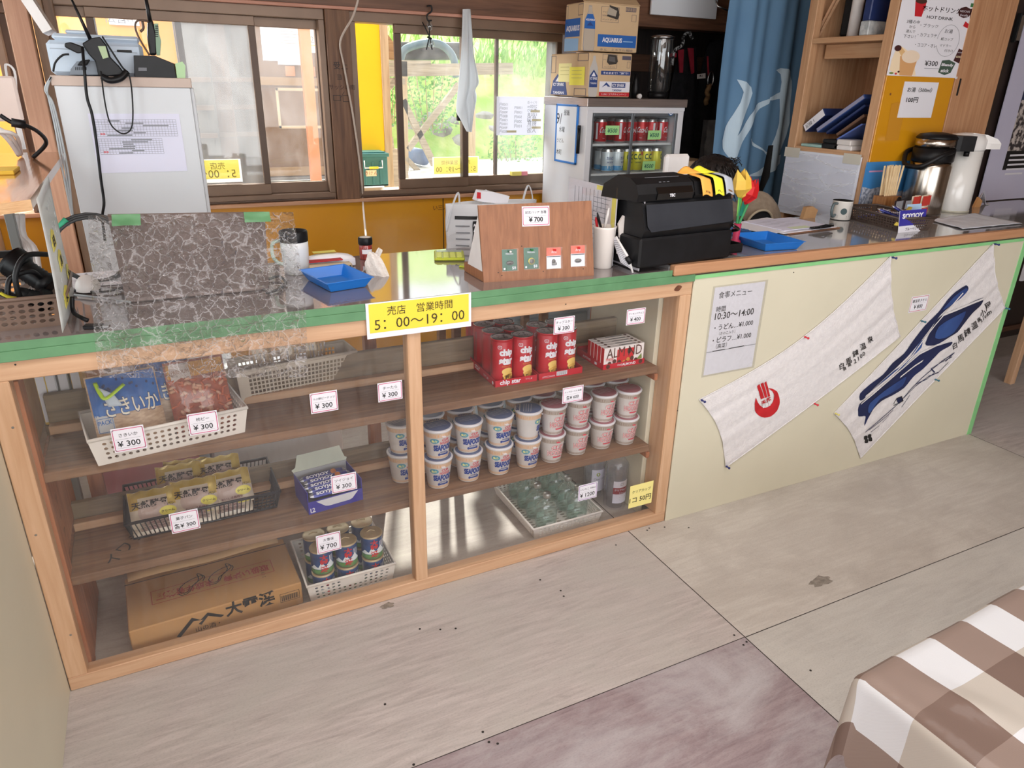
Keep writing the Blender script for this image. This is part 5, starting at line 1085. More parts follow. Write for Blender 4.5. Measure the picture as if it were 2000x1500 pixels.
# ================================================================== things on the left counter
lapm=pm('laptop_lid',(138,122,116),(130,114,108),6,rough=.4,metal=.3)
b0_,b1_=atz(245,585,H+.012),atz(525,558,H+.012);LY=b0_.y;t=thing('laptop','grey laptop standing open with its lid toward the room','laptop',((b0_.x+b1_.x)/2,LY,H));q=MB();q.box(b0_.x,b1_.x,LY,LY+.24,H+.001,H+.018,lapm,b=.004);q.build('base',t,world=True)
T0,T1=aty(212,421,LY-.07),aty(511,416,LY-.07);fn=quadfn((b0_.x,LY,H+.014),(b1_.x,LY,H+.014),(b1_.x,LY-.07,T1.z),(b0_.x,LY-.07,T0.z));n=(Vector((1,0,0)).cross(Vector((0,-.07,.22)))).normalized()
q=MB();c=[fn(0,0),fn(1,0),fn(1,1),fn(0,1)];q.add(c+[v-n*-.008 for v in []]+[v+Vector((0,.009,.002)) for v in c],[(0,1,2,3),(7,6,5,4),(0,4,5,1),(1,5,6,2),(2,6,7,3),(3,7,4,0)],lapm);dg=pm('logo_dark',(70,62,60),rough=.3)
lg=lambda a,b:Vector(((b0_.x+b1_.x)/2,LY-.035,H+.125))+Vector((1,0,0))*a+Vector((0,-.303,.953))*b-Vector((0,.953,.303))*.0016
q.line([(.02*math.cos(a),.02*math.sin(a)) for a in [R(x) for x in range(0,360,15)]],lg,.0018,dg,True);q.text('DELL',lg,dg,w=.026,bold=.03);q.build('lid',t,world=True)
q=MB();q.tube(smooth_path([atz(524,545,H+.006),atz(545,540,H+.01),atz(558,552,H+.006),atz(545,565,H+.006),atz(520,572,H+.006)],6),.004,pm('dark_cord',(60,62,64),rough=.5),8);q.solo('charger_cable','short dark loop of cable at the right side of the laptop','cable')
# crumpled clear film draped over laptop and counter edge
film=clear('crumpled_film',(252,252,252),.03,haze=.10,ridge=.12,scale=36,bump=1,rough=.14,dist=.8,hazec=(244,242,244))
FT=[aty(172,421,LY-.085),aty(572,414,LY-.085)];FM=[aty(184,652,-.020),aty(597,601,-.020)];FB=[aty(194,737,-.024),aty(600,736,-.024)]
def film_f(u,v):
    a=FT[0].lerp(FT[1],u);b=FM[0].lerp(FM[1],u);c=FB[0].lerp(FB[1],u);b.z=max(b.z,H+.004)
    if v<.72:p=a.lerp(b,v/.72)
    else:p=b.lerp(c,(v-.72)/.28)
    def cr(s):return abs(noise.noise((u*s+3,v*s*1.1,s)))
    d=.016*cr(9)+.012*cr(21)+.007*cr(44)
    if v<.05:d *= .4
    if .62<v<.80:d *= .35
    return p+Vector((0,-d-.002,d*.25))
q=MB();q.sheet(film_f,130,110,film);t=thing('plastic_film','crumpled clear plastic film draped over the laptop and the counter edge','plastic film',(FM[0]+FM[1])/2);q.build('film',t,world=True,recalc=False)
for u0,u1 in ((.105,.235),(.735,.87)):q=MB();q.sheet(lambda u,v:film_f(u0+(u1-u0)*u,.002+.075*v)+Vector((0,-.010,.004)),8,4,green);q.build('green_tape',t,world=True,recalc=False)
# mug
p=atz(580,533,H);t=thing('travel_mug','white insulated mug with a black rim lid beside the laptop','mug',p);q=MB();q.lathe([(.032,0),(.036,.004),(.040,.075),(.040,.098)],pm('mug_white',(226,228,230),(220,222,225),6,rough=.3),28);q.build('body',t);q=MB();q.lathe([(.0405,.096),(.041,.100),(.041,.124),(.039,.127),(.035,.126),(.035,.112),(0,.110)],BLK,28,cap=False);q.lathe([(.030,-.001+.001),(.034,.003)],BLK,24);q.build('lid',t);q=MB();q.tube(smooth_path([(-.040,0,.10),(-.062,0,.092),(-.064,0,.055),(-.050,0,.035),(-.038,0,.03)],5),.005,translucent('mint_handle',(206,226,214),.3),8);q.build('handle',t)
# blue coin tray + cloth
tb=pm('tray_blue',(36,124,214),(30,116,206),6,rough=.3)
def coin_tray(o,w,d,rz,h,lab):
    t=thing('coin_tray',lab,'tray',o,rz,'blue coin trays');q=MB();k=.016
    B=[Vector((k,k,.002)),Vector((w-k,k,.002)),Vector((w-k,d-k,.002)),Vector((k,d-k,.002))];T=[Vector((0,0,h)),Vector((w,0,h)),Vector((w,d,h)),Vector((0,d,h))];E=[Vector((-.004,-.004,h)),Vector((w+.004,-.004,h)),Vector((w+.004,d+.004,h)),Vector((-.004,d+.004,h))]
    vs_=B+T+E;fs=[(3,2,1,0)]
    for i in range(4):j=(i+1)%4;fs+=[(i,j,4+j,4+i),(4+i,4+j,8+j,8+i)]
    q.add(vs_,fs,tb);o_=q.build('tray',t,solid=.002,bev=.002)
    q=MB();fn=pl((k*1.6,k*1.6,.0032),(1,0,0),(0,1,0),0);W_,D_=w-3.2*k,d-3.2*k;gr=pm('mat_pale_blue',(110,160,220),rough=.5)
    for i in range(19):q.line([(W_*i/18,0),(W_*i/18,D_)],fn,.001,gr);
    for i in range(12):q.line([(0,D_*i/11),(W_,D_*i/11)],fn,.001,gr)
    q.build('grid_mat',t,recalc=False);return t
a,b=atz(652,571,H+.002),atz(733,557,H+.002);coin_tray(Vector((a.x-.018,a.y-.01,H)),.135,.185,math.atan2(b.y-a.y,b.x-a.x)*.8,.030,'blue coin tray with a white cloth in it, left on the counter')
cloth=pm('white_cloth',(232,226,220),(222,214,208),60,rough=.95,bump=.5,bscale=220)
t=thing('cleaning_cloth','scrunched white cloth resting on the left blue tray','cloth',atz(735,545,H));q=MB();Pa=[aty(684,537,.33),aty(712,525,.35),aty(728,503,.36),aty(738,482,.37)];Pb=[aty(720,490,.33),aty(728,505,.31),aty(742,532,.27),aty(756,552,.24)]
def strip(A,wd,seed,q):
    P=smooth_path(A,8)
    def f(u,v):
        i=u*(len(P)-1);k=min(int(i),len(P)-2);p=P[k].lerp(P[k+1],i-k);s=(v-.5)*2;ww=wd*(.45+.75*math.sin(math.pi*(.12+.8*u)))
        return p+Vector((s*ww*.6,-abs(math.sin(v*7+seed))*.007+.004*noise.noise((u*6,v*5,seed)),s*ww*.55-abs(s)*.02))
    q.sheet(f,24,12,cloth)
strip(Pa,.030,1,q);strip(Pb,.034,4,q);q.build('cloth',t,world=True,solid=.004,sub=1)
# packs behind
M=Matrix.Translation(Vector((aty(650,500,.46).x-.02,.44,H)));q=MB();q.sheet(lambda u,v:M @ Vector((.16*(u-.5),.05*(v-.5),.024+.018*math.sin(math.pi*u)**.5*math.sin(math.pi*v)**.5+.002*noise.noise((u*9,v*6,2)))),12,8,WHT);q.box(-.08,.08,-.025,.025,.002,.026,WHT,M);q.sheet(lambda u,v:M @ Vector((-.01+.07*(u-.5),.03*(v-.5),.047)),3,3,pm('tissue_yellow',(236,226,110)));q.solo('tissue_pack','white soft pack with a yellow patch behind the mug','pack')
q=MB();Mx=M @ Matrix.Translation((0,-.055,0));q.box(-.075,.06,-.012,.014,.001,.022,pm('beige_box',(196,178,150),(188,170,142),20),Mx,b=.006);q.box(.05,.055,-.0125,-.0118,.006,.014,INK,Mx,b=0);q.solo('slim_case','slim beige case lying behind the blue tray','case')
q=MB();q.box(-.075,.035,-.026,.006,.026,.030,pm('red_wallet',(180,40,46)),M @ Matrix.Translation((0,-.02,0)) @ Matrix.Rotation(.06,4,'Z'));q.solo('red_card','thin red card sticking out from under the white soft pack','card')
p=atz(712,500,H+.0);p=Vector((aty(715,500,.5).x,.50,H));t=thing('spice_jar','small jar with black lid and red contents behind the cloth','jar',p);q=MB();q.lathe([(.019,0),(.021,.003),(.021,.045),(.019,.05)],pm('jar_red',(176,60,50),(120,40,40),60,rough=.15,spec=.9),22);q.rect(-.018,.018,.02,.034,lambda u,v:Vector((.0214*math.sin(u/.0214),-.0214*math.cos(u/.0214),v)),WHT,.006);q.build('jar',t);q=MB();q.lathe([(.022,.048),(.023,.050),(.023,.068),(.0215,.071),(0,.071)],BLK,22);q.lathe([(.0185,.0713),(0,.072)],WPL,22,cap=False);q.build('lid',t)
# lime calculators
lime=pm('lime_plastic2',(196,206,70),(188,198,60),6,rough=.35)
def calc(o,rz,w,d,m,lab,tilt=0):
    t=thing('calculator',lab,'calculator',o,rot=(tilt,0,rz));q=MB();q.box(0,w,0,d,.001,.010,m,b=.004);q.build('body',t)
    for i in range(4):
        for j in range(5):k=MB();k.box(w*(.08+.22*i),w*(.25+.22*i),d*(.06+.12*j),d*(.15+.12*j),.0102,.0135,pm('key_'+m.name,tuple(min(255,int(v*1.0)) for v in ((216,224,110) if m is lime else (70,110,160))),rough=.4),b=.001);k.build('key',t)
    q=MB();q.box(w*.08,w*.92,d*.72,d*.93,.0102,.012,pm('lcd_gray',(150,160,150),rough=.2));q.build('display',t);return t
p=atz(832,503,H);calc(Vector((.80,.385,H)),-.35,.10,.13,lime,'lime green calculator lying behind the plywood badge stand');q=MB();q.box(-.035,.05,-.03,.03,.0,.006,lime,Matrix.Translation(atz(922,520,H)) @ Matrix.Rotation(.7,4,'Z'),b=.002);q.solo('lime_case','flat lime plastic cover poking out left of the badge stand','case')
q=MB();q.box(-.06,.05,0,.05,.012,.013,WHT,Matrix.Translation(Vector((.98,.30,H+.02))) @ Matrix.Rotation(.5,4,'X'),b=0);q.box(-.06,.05,.0,.06,0,.012,pm('gray_pad',(190,190,190)),Matrix.Translation(Vector((.98,.30,H))));q.solo('memo_pad','pale memo pad lying against the back of the badge stand','memo pad')
# plywood badge stand
plyb=wood('badge_plywood',(160,108,74),(128,82,54),2,.5,sc=1.3,contrast=(.2,.8));a,b=atz(945,552,H),atz(1160,538,H);T0,T1=aty(934,401,a.y+.035),aty(1155,392,b.y+.035)
fn=quadfn(a,b,T1,T0);nb_=(b-a).cross(T0-a).normalized();t=thing('badge_stand','leaning plywood stand with four pin badges and a price card','stand',(a+b)/2);q=MB();c=[fn(0,0),fn(1,0),fn(1,1),fn(0,1)];q.add(c+[v-nb_*.009 for v in c],[(0,1,2,3),(7,6,5,4),(0,4,5,1),(1,5,6,2),(2,6,7,3),(3,7,4,0)],plyb)
for u,v in ((.13,.12),(.16,.08),(.53,.10),(.9,.1),(.35,.45)):q.disc(u,v,.006,lambda x,y:fn(x,y)+nb_*.0008,INK,8)
q.build('board',t,world=True)
q=MB();q.box(a.x+.0,a.x+.012,a.y+.01,a.y+.15,H,H+.03,plyb);q.prism([(a.y+.012,H+.03),(a.y+.12,H+.03),(a.y+.045,T0.z-.03)],a.x+.0,a.x+.012,WPL,Matrix(((0,0,1,0),(1,0,0,0),(0,1,0,0),(0,0,0,1))));q.build('side_brace',t,world=True)
W_=(b-a).length;Hh=(T0-a).length
def uvof(px,py):
    r_=ray(px,py);tt=(a-CAMP).dot(nb_)/r_.dot(nb_);P=CAMP+r_*tt;return (P-a).dot((b-a).normalized()),(P-a).dot((T0-a).normalized())
ub=(b-a).normalized();vb=nb_.cross(ub).normalized()
def bp(px,py,off):u,v=uvof(px,py);o=a+ub*u+vb*v+nb_*off;return lambda x,y:o+ub*x+vb*y
grn=pm('badge_card_green',(30,92,62),(24,82,54),20,rough=.35);ora=pm('badge_card_orange',(222,84,46),rough=.35);pew=pm('pewter',(120,116,112),(80,78,76),90,rough=.35,metal=.6);polyf=clear('bag_film',(253,253,254),.0,haze=.015,scale=25)
for i,(px,py,cl,lab) in enumerate(((995,506,grn,'pin badge on a green card, leftmost on the plywood stand'),(1037,501,grn,'pin badge with yellow ring on a green card, second on the stand'),(1081,499,ora,'pin badge on an orange topped card, third on the stand'),(1128,493,ora,'pin badge on an orange topped card, rightmost and highest on the stand'))):
    g0=bp(px,py,.001);w,h=.046,.062;t=thing('pin_badge',lab,'pin badge',g0(0,0),group='pin badges on the plywood stand');q=MB();f=lambda e:bp(px,py,.0015+e)
    q.rect(-w/2,w/2,-h/2,h/2,f(0),cl if cl is grn else WHT)
    if cl is ora:q.rect(-w/2,w/2,h*.12,h/2,f(.0004),ora);q.line([(-w*.45,h*.08),(w*.45,h*.08)],f(.0006),.0025,INK);q.text('Aru',f(.0008),WHT,x=0,y=h*.3,w=w*.35)
    else:q.text('Hakuba',f(.0006),WHT,x=0,y=h*.3,w=w*.5);q.text('$8',f(.0006),WHT,x=w*.28,y=-h*.38,w=w*.25);q.disc(-w*.36,-h*.4,.003,f(.0006),WHT,10)
    q.build('card',t,world=True,recalc=False)
    q=MB();o_=bp(px,py,.004)(0,-h*.13 if cl is grn else-h*.22);M=Matrix(((*ub,0),(*vb,0),(*nb_,0),(0,0,0,1))).transposed();M.translation=o_
    if i==1:q.lathe([(.0,.003),(.009,.0025),(.0105,0)],pm('brass_ring',(200,190,90),rough=.3,metal=.5),20,M,cap=False);q.lathe([(0,.0038),(.007,.003),(.0078,.0024)],pew,18,M,cap=False)
    elif i==2:q.lathe([(0,.004),(.005,.0035),(.006,0)],pew,14,M @ Matrix.Translation((-.001,.005,0)),cap=False);q.box(-.007,.008,-.007,.001,0,.003,pew,M)
    else:q.lathe([(0,.004),(.009,.003),(.0115,0)],pew,18,M,sy=.55,cap=False)
    q.build('badge',t,world=True)
    q=MB();q.sheet(lambda u,v:bp(px,py,.008+.002*noise.noise((u*4,v*4,i)))((u-.5)*w*1.12,(v-.5)*h*1.06),8,8,polyf);q.build('bag',t,world=True,recalc=False);q=MB();M.translation=bp(px,py,.008)(0,h*.40);q.lathe([(0,.007),(.0035,.0065),(.003,0)],[WPL,pm('pin_green',(40,120,60)),RED,RED][i],10,M,cap=False);q.build('push_pin',t,world=True)
g=bp(1046,418,.0015);q=MB();w,h=.086,.057;q.rect(-w/2,w/2,-h/2,h/2,g,WHT);f=bp(1046,418,.0022);q.rrect(-w*.46,w*.46,-h*.43,h*.43,f,.0018,PINK,.003);q.line([(-w*.38,0),(w*.38,0)],f,.0005,GRAYP);q.line([(-w*.38,-h*.32),(w*.38,-h*.32)],f,.0005,GRAYP);q.text('記念バッヂ 各種',f,INK,y=h*.2,w=w*.76);q.text('¥ 700',f,INK,y=-h*.16,h=h*.26,bold=.03);q.solo('price_card','price card reading 700 at the top of the plywood badge stand','price card','pink bordered price cards',recalc=False)
# shopping bag behind the stand
bagm=translucent('bag_white',(230,232,236),.35);t=thing('shopping_bag','white plastic shopping bag with black newsprint standing behind the badge stand','bag',(1.13,.66,.0));BY=.68
q=MB();P=[(872,510),(1060,505),(1050,380),(1030,360),(930,385),(892,405),(880,430)];x0=aty(873,480,BY).x;x1=aty(1045,480,BY).x;zb,zt=.80,aty(940,395,BY).z
fb=lambda u,v:Vector((x0+(x1-x0)*u+.006*noise.noise((u*5,v*5,1)),BY-.05*math.sin(math.pi*u)+.012*noise.noise((u*6,v*7,5)),zb+(zt-zb)*v))
q.sheet(fb,20,14,bagm);q.sheet(lambda u,v:fb(u,v)+Vector((0,.09*math.sin(math.pi*u)+.01,0)),14,10,bagm);gN=lambda u,v:fb(u,v)+Vector((0,-.003,0));gM=lambda u,v:fb(u,v)+Vector((0,-.005,0))
q.rect(.23,.33,.05,.80,gN,INK,.05);q.rect(.08,.5,.82,.86,gN,INK,.05);q.rect(.35,.55,.05,.80,gN,INK,.06);q.text('2012',gM,WHT,x=.28,y=.72,w=.085,h=.10,bold=.04)
for k,s in enumerate('次世代に'):q.text(s,gM,WHT,x=.28,y=.58-.14*k,w=.075,h=.12,bold=.03)
for k,s in enumerate('楽しい家'):q.text(s,gM,WHT,x=.41,y=.66-.16*k,w=.085,h=.12,bold=.03)
for k in range(8):q.line([(.09,.74-.08*k),(.2,.74-.08*k)],gN,.015,GRAYP)
q.build('bag',t,world=True,recalc=False)
for (xa_,za,xb_,zb2,w_) in ((878,440,895,376,14),(950,395,948,372,12),(1025,395,1032,362,14)):
    q=MB();a1,b1=aty(xa_,za,BY),aty(xb_,zb2,BY);m=(a1+b1)/2;q.tube(smooth_path([a1+Vector((-.012,0,-.02)),m+Vector((-.014,-.01,0)),b1,m+Vector((.018,-.01,0)),a1+Vector((.035,0,-.02))],6),[.007]*25,bagm,8,flat=.35);q.build('handle',t,world=True)
q=MB();a1=aty(935,388,BY-.03);q.prism([(0,0),(.12,-.02),(.13,.012),(.06,.03),(.015,.035)],0,.05,WHT,Matrix(((1,0,0,a1.x),(0,0,1,BY-.02),(0,1,0,a1.z-.01),(0,0,0,1))));q.prism([(-.004,0),(.012,-.002),(.012,.02),(-.002,.022)],-.002,0,RED,Matrix(((1,0,0,a1.x),(0,0,1,BY-.02),(0,1,0,a1.z+.0),(0,0,0,1))));q.solo('leaflet_bundle','white leaflets with a red corner sticking out of the shopping bag','leaflets')
t=thing('side_table','small side table behind the counter carrying the shopping bag','table',((x0+x1)/2,BY+.02,0));lt=wood('low_table',(150,110,80),(120,84,60),0);q=MB();q.box(x0-.02,x1+.05,BY-.08,BY+.14,.765,.795,lt);q.build('table_top',t,world=True)
for x in (x0,x1+.01):
    for y in (BY-.06,BY+.1):q=MB();q.box(x,x+.03,y,y+.03,0,.764,lt);q.build('leg',t,world=True)
# pen cup
p=atz(1176,522,H);t=thing('pen_cup','tall white cup of pens between the badge stand and the papers','cup',p);q=MB();q.lathe([(.027,0),(.030,.003),(.036,.125),(.0375,.132),(.035,.132),(.033,.12),(0,.118)],pm('cup_ivory',(230,222,216),(224,216,210),5,rough=.3),26,cap=False);q.build('cup',t)
for (x,y,dx,dz,m,lab) in ((-.012,.0,-.02,.045,BLK,'black pen standing in the tall white cup'),(-.02,.01,-.01,.03,RED,'red capped pen standing in the tall white cup'),(.006,.012,.012,.055,WPL,'white pen standing in the tall white cup')):
    q=MB();q.tube([p+Vector((x,y,.119)),p+Vector((x+dx*.8,y,.13+dz*.7)),p+Vector((x+dx,y,.13+dz))],[.0045,.0045,.002],m,8);q.solo('pen',lab,'pen','pens in the white cup')
t=thing('tape_cutter','white clip on holder with an orange tip hanging on the pen cup','holder',p+Vector((.045,-.02,.05)));q=MB();pp=p;q.prism([(1187,0)]*0 or [(0,0),(.012,0),(.020,.105),(.026,.11),(.012,.12),(-.004,.095),(.004,.05)],0,.008,pm('cup_ivory',(230,222,216)),Matrix(((1,0,0,-.006),(0,0,1,-.004),(0,1,0,-.005),(0,0,0,1))));q.build('clip',t);q=MB();q.box(.008,.020,-.006,.008,-.008,.020,pm('orange_tip',(220,120,60)),b=.003);q.build('tip',t)
# papers standing in clear holders
def stand_paper(X,y0,y1,z1,lab,border=None,name='document_holder'):
    t=thing(name,lab,'papers',(X,(y0+y1)/2,H));q=MB();q.box(X,X+.002,y0+.004,y1-.004,H+.004,z1-.004,pm('doc_paper',(226,222,226),rough=.8),b=0);g=lambda u,v:Vector((X-.0006,y1-.01-u,H+v));L=y1-y0-.02;hh=z1-H
    if border:q.rect(L*.93,L+.003,.01,hh-.008,lambda u,v:g(u,v)+Vector((-.0004,0,0)),border);q.rect(L*.6,L+.003,hh-.02,hh-.006,lambda u,v:g(u,v)+Vector((-.0004,0,0)),border)
    for k in range(9):q.line([(L*(.12+.085*k),hh*.9),(L*(.12+.085*k),hh*(.9-random.uniform(.15,.45)))],g,.0025,GRAYP)
    for k in range(10):q.line([(L*.55,hh*(.82-.06*k)),(L*random.uniform(.65,.9),hh*(.82-.06*k))],g,.0016,GRAYP)
    q.build('sheet',t,world=True,recalc=False);q=MB();q.box(X-.003,X-.002,y0,y1,H+.002,z1,polyf,b=0);q.box(X-.003,X+.02,y0,y1,H,H+.002,polyf,b=0);q.build('holder',t,world=True,recalc=False)
stand_paper(1.305,.105,.405,1.216,'upright printed sheets with a yellow edge behind the pen cup',pm('folder_yellow',(236,226,110)))
stand_paper(1.342,.012,.30,1.20,'upright printed sheet in a clear holder against the cash register')
t=thing('notepad','small ruled notepad clipped upright in front of the standing papers','notepad',atz(1222,530,H));q=MB();A=[atz(1200,500,H+.04)*0+aty(1196,465,.10),aty(1205,462,.07),aty(1236,528,.012),aty(1212,512,.05)];fnn=quadfn(A[3],A[2],A[1],A[0]);q.sheet(lambda u,v:fnn(u,v),4,6,WHT);
for k in range(12):q.line([(.1,.06+.075*k),(.85,.06+.075*k)],lambda u,v:fnn(u,v)+Vector((-.001,-.001,.001)),.014,GRAYP)
q.build('pages',t,world=True,solid=.003);q=MB();q.tube([aty(1203,462,.06),aty(1228,505,.03),aty(1236,533,.012)],[.003,.005,.003],WPL,8);q.tube([aty(1224,502,.028),aty(1232,514,.02)],.0085,BLK,8);q.build('pen_clip',t,world=True)
# hanging cord from above down to the jar
q=MB();cp=smooth_path([aty(702,-10,1.7),aty(690,30,1.75),aty(665,80,1.92),aty(672,130,1.94),aty(690,230,1.94),aty(705,340,1.94),aty(709,400,1.93),aty(715,465,1.2)],6);q.tube(cp,.005,pm('cord_pale',(196,180,168),rough=.5),7);q.solo('hanging_cord','pale cord hanging down along the timber post between the windows','cord')
q=MB();c=aty(838,20,1.93);q.tube(smooth_path([aty(834,12,1.945),aty(842,12,1.93),aty(843,22,1.93),aty(834,30,1.93),aty(836,40,1.93),aty(843,40,1.93)],5),.004,INK,7);q.solo('s_hook','black wire hook on the beam above the open window','hook')
t=thing('glass_weight','clear glass drops tied with black cord below the wire hook','ornament',aty(840,60,1.93));q=MB();q.tube([aty(838,42,1.93),aty(839,70,1.93),aty(833,97,1.93)],.003,INK,6);q.tube([aty(825,43,1.93),aty(839,72,1.93),aty(844,97,1.93)],.003,INK,6);q.tube([aty(835,72,1.93),aty(843,76,1.93)],.005,INK,6);q.build('cord',t,world=True)
for px,py,r_ in ((839,52,.016),(842,86,.017)):q=MB();c=aty(px,py,1.93);q.lathe([(0,-r_*1.3),(r_*.8,-r_*.7),(r_,0),(r_*.8,r_*.7),(0,r_*1.3)],clear('drop_glass',(240,244,246),.15,haze=.05),14,Matrix.Translation(c-Vector(t.location)),cap=False);q.build('glass_drop',t,recalc=False)
# towel hanging at the window
tw=translucent('towel_white',(226,230,234),.3,rough=.95);t0=aty(910,16,1.90);
Lf=[(904,18),(903,60),(902,110),(897,170),(893,215),(900,232),(912,257)];Rg=[(919,18),(923,60),(927,105),(937,158),(930,175),(931,195),(917,257)]
LP_=smooth_path([aty(x,y,1.90) for x,y in Lf],6);RP_=smooth_path([aty(x,y,1.90) for x,y in Rg],6)
def tf(u,v):i=v*(len(LP_)-1);k=min(int(i),len(LP_)-2);a=LP_[k].lerp(LP_[k+1],i-k);b=RP_[k].lerp(RP_[k+1],i-k);p=a.lerp(b,u);p.y+=-.035*math.sin(math.pi*u)*(.4+.6*v)+.012*math.sin(u*13+v*3)*min(1,v*3);return p
q=MB();q.sheet(tf,24,36,tw);q.sheet(lambda u,v:tf(u,v)+Vector((0,.03*math.sin(math.pi*u)+.004,0)),14,24,tw);q.solo('hand_towel','white hand towel hanging from a hook in front of the right window','towel',recalc=False)
# list taped on the window pane (written side faces out)
a,b=aty(970,230,1.975),aty(1061,230,1.975);zt,zb=aty(1015,189,1.975).z,aty(1015,264,1.975).z;q=MB();q.box(a.x,b.x,1.975,1.976,zb,zt,translucent('list_paper',(232,232,240),.5),b=0);w,h=b.x-a.x,zt-zb;g=lambda u,v:Vector((b.x-u,1.9742,zb+v));pale=pm('show_through_gray',(150,152,158),rough=.8)
for k,s in enumerate(('テント泊','2100m','素泊り','1泊2食','弁当','朝食','おにぎり','入浴')):q.text(s,g,pale,x=w*.25,y=h*(.86-.105*k),w=w*.2);q.text(['1500円','1000円','9000円','800円'][k%4],g,pale,x=w*.86,y=h*(.80-.1*k) if k<7 else h*.1,w=w*.17)
for k in range(5):q.text(['1300円','1200円','500円','300円','100円'][k],g,pale,x=w*.55,y=h*(.72-.12*k),w=w*.16)
for x,y in ((.18,.63),(.15,.4),(.15,.2),(.68,.1)):q.rect(w*(x-.1),w*(x+.1),h*(y-.03),h*(y+.03),lambda u,v:g(u,v)+Vector((0,-.0006,0)),pm('ochre_mark',(206,196,160)))
q.solo('price_list','white price list taped to the right window, writing seen through from behind','paper')
q=MB();a=aty(1015,338,YW+.02);q.box(a.x-.06,a.x,1.995,2.03,a.z-.012,a.z+.012,pm('tin_yellow',(230,214,110)));q.box(a.x,a.x+.04,1.995,2.03,a.z-.012,a.z+.012,pm('tin_pink',(226,140,150)));q.solo('small_box','small yellow and pink packet on the window sill track','packet')

# ================================================================== fridge, cartons, register, person, right side
FX0,FX1,FY=aty(1148,200,1.5).x,aty(1338,200,1.5).x,1.5;FZ=aty(1240,193,1.5).z
frw=pm('fridge_white',(226,226,230),(220,220,225),4,rough=.35);stl=pm('brushed_steel',(190,178,172),(168,158,154),12,rough=.3,metal=.8,stretch=(.5,1,60))
t=thing('drinks_fridge','white drinks fridge with sliding glass doors and a steel top','fridge',((FX0+FX1)/2,FY+.2,0));q=MB();D_=.44
q.box(FX0,FX0+.035,FY,FY+D_,.05,FZ-.04,frw);q.box(FX1-.035,FX1,FY,FY+D_,.05,FZ-.04,frw);q.box(FX0+.035,FX1-.035,FY+D_-.03,FY+D_,.05,FZ-.04,frw);q.box(FX0+.035,FX1-.035,FY,FY+D_-.03,.05,.25,frw);q.box(FX0+.035,FX1-.035,FY,FY+D_-.03,FZ-.07,FZ-.04,frw);q.box(FX0,FX1,FY-.004,FY,FZ-.058,FZ-.04,frw);q.build('body',t,world=True)
q=MB();q.box(FX0-.008,FX1+.008,FY-.012,FY+D_+.004,FZ-.04,FZ,stl);q.build('steel_top',t,world=True)
s1,s2=aty(1240,280,FY+.02).z,aty(1240,337,FY+.02).z;shw=pm('wire_shelf',(226,228,230),rough=.4)
for z in (s1,s2):
    q=MB();q.box(FX0+.035,FX1-.035,FY+.03,FY+D_-.03,z-.012,z,shw);q.build('shelf',t,world=True)
mid=aty(1237,250,FY).x;dkf=pm('door_frame_gray',(120,126,132),rough=.35,metal=.5)
for a,b,y in ((FX0+.036,mid+.012,FY+.012),(mid-.012,FX1-.036,FY+.003)):
    q=MB();q.box(a,a+.016,y,y+.008,.25,FZ-.07,dkf);q.box(b-.016,b,y,y+.008,.25,FZ-.07,dkf);q.box(a+.016,b-.016,y,y+.008,.25,.27,dkf);q.box(a+.016,b-.016,y,y+.008,FZ-.085,FZ-.07,dkf);d_=q.build('sliding_door',t,world=True);q=MB();q.add([(a+.016,y+.004,.27),(b-.016,y+.004,.27),(b-.016,y+.004,FZ-.085),(a+.016,y+.004,FZ-.085)],[(0,1,2,3)],clear('door_glass',(246,250,250),.02,haze=.03));q.build('glass',d_,loc=None,world=True,recalc=False)
q=MB();c=aty(1311,220,FY-.001);q.disc(c.x,c.z,.017,pl((0,FY+.002,0),(1,0,0),(0,0,1),.0006),pm('logo_blue',(40,96,150)),20);q.disc(c.x,c.z,.012,pl((0,FY+.002,0),(1,0,0),(0,0,1),.0012),WHT,18);q.poly([(c.x-.007,c.z-.004),(c.x-.002,c.z+.009),(c.x+.006,c.z+.004),(c.x+.004,c.z-.007)],pl((0,FY+.002,0),(1,0,0),(0,0,1),.0018),MATS['logo_blue']);q.build('emblem',t,world=True)
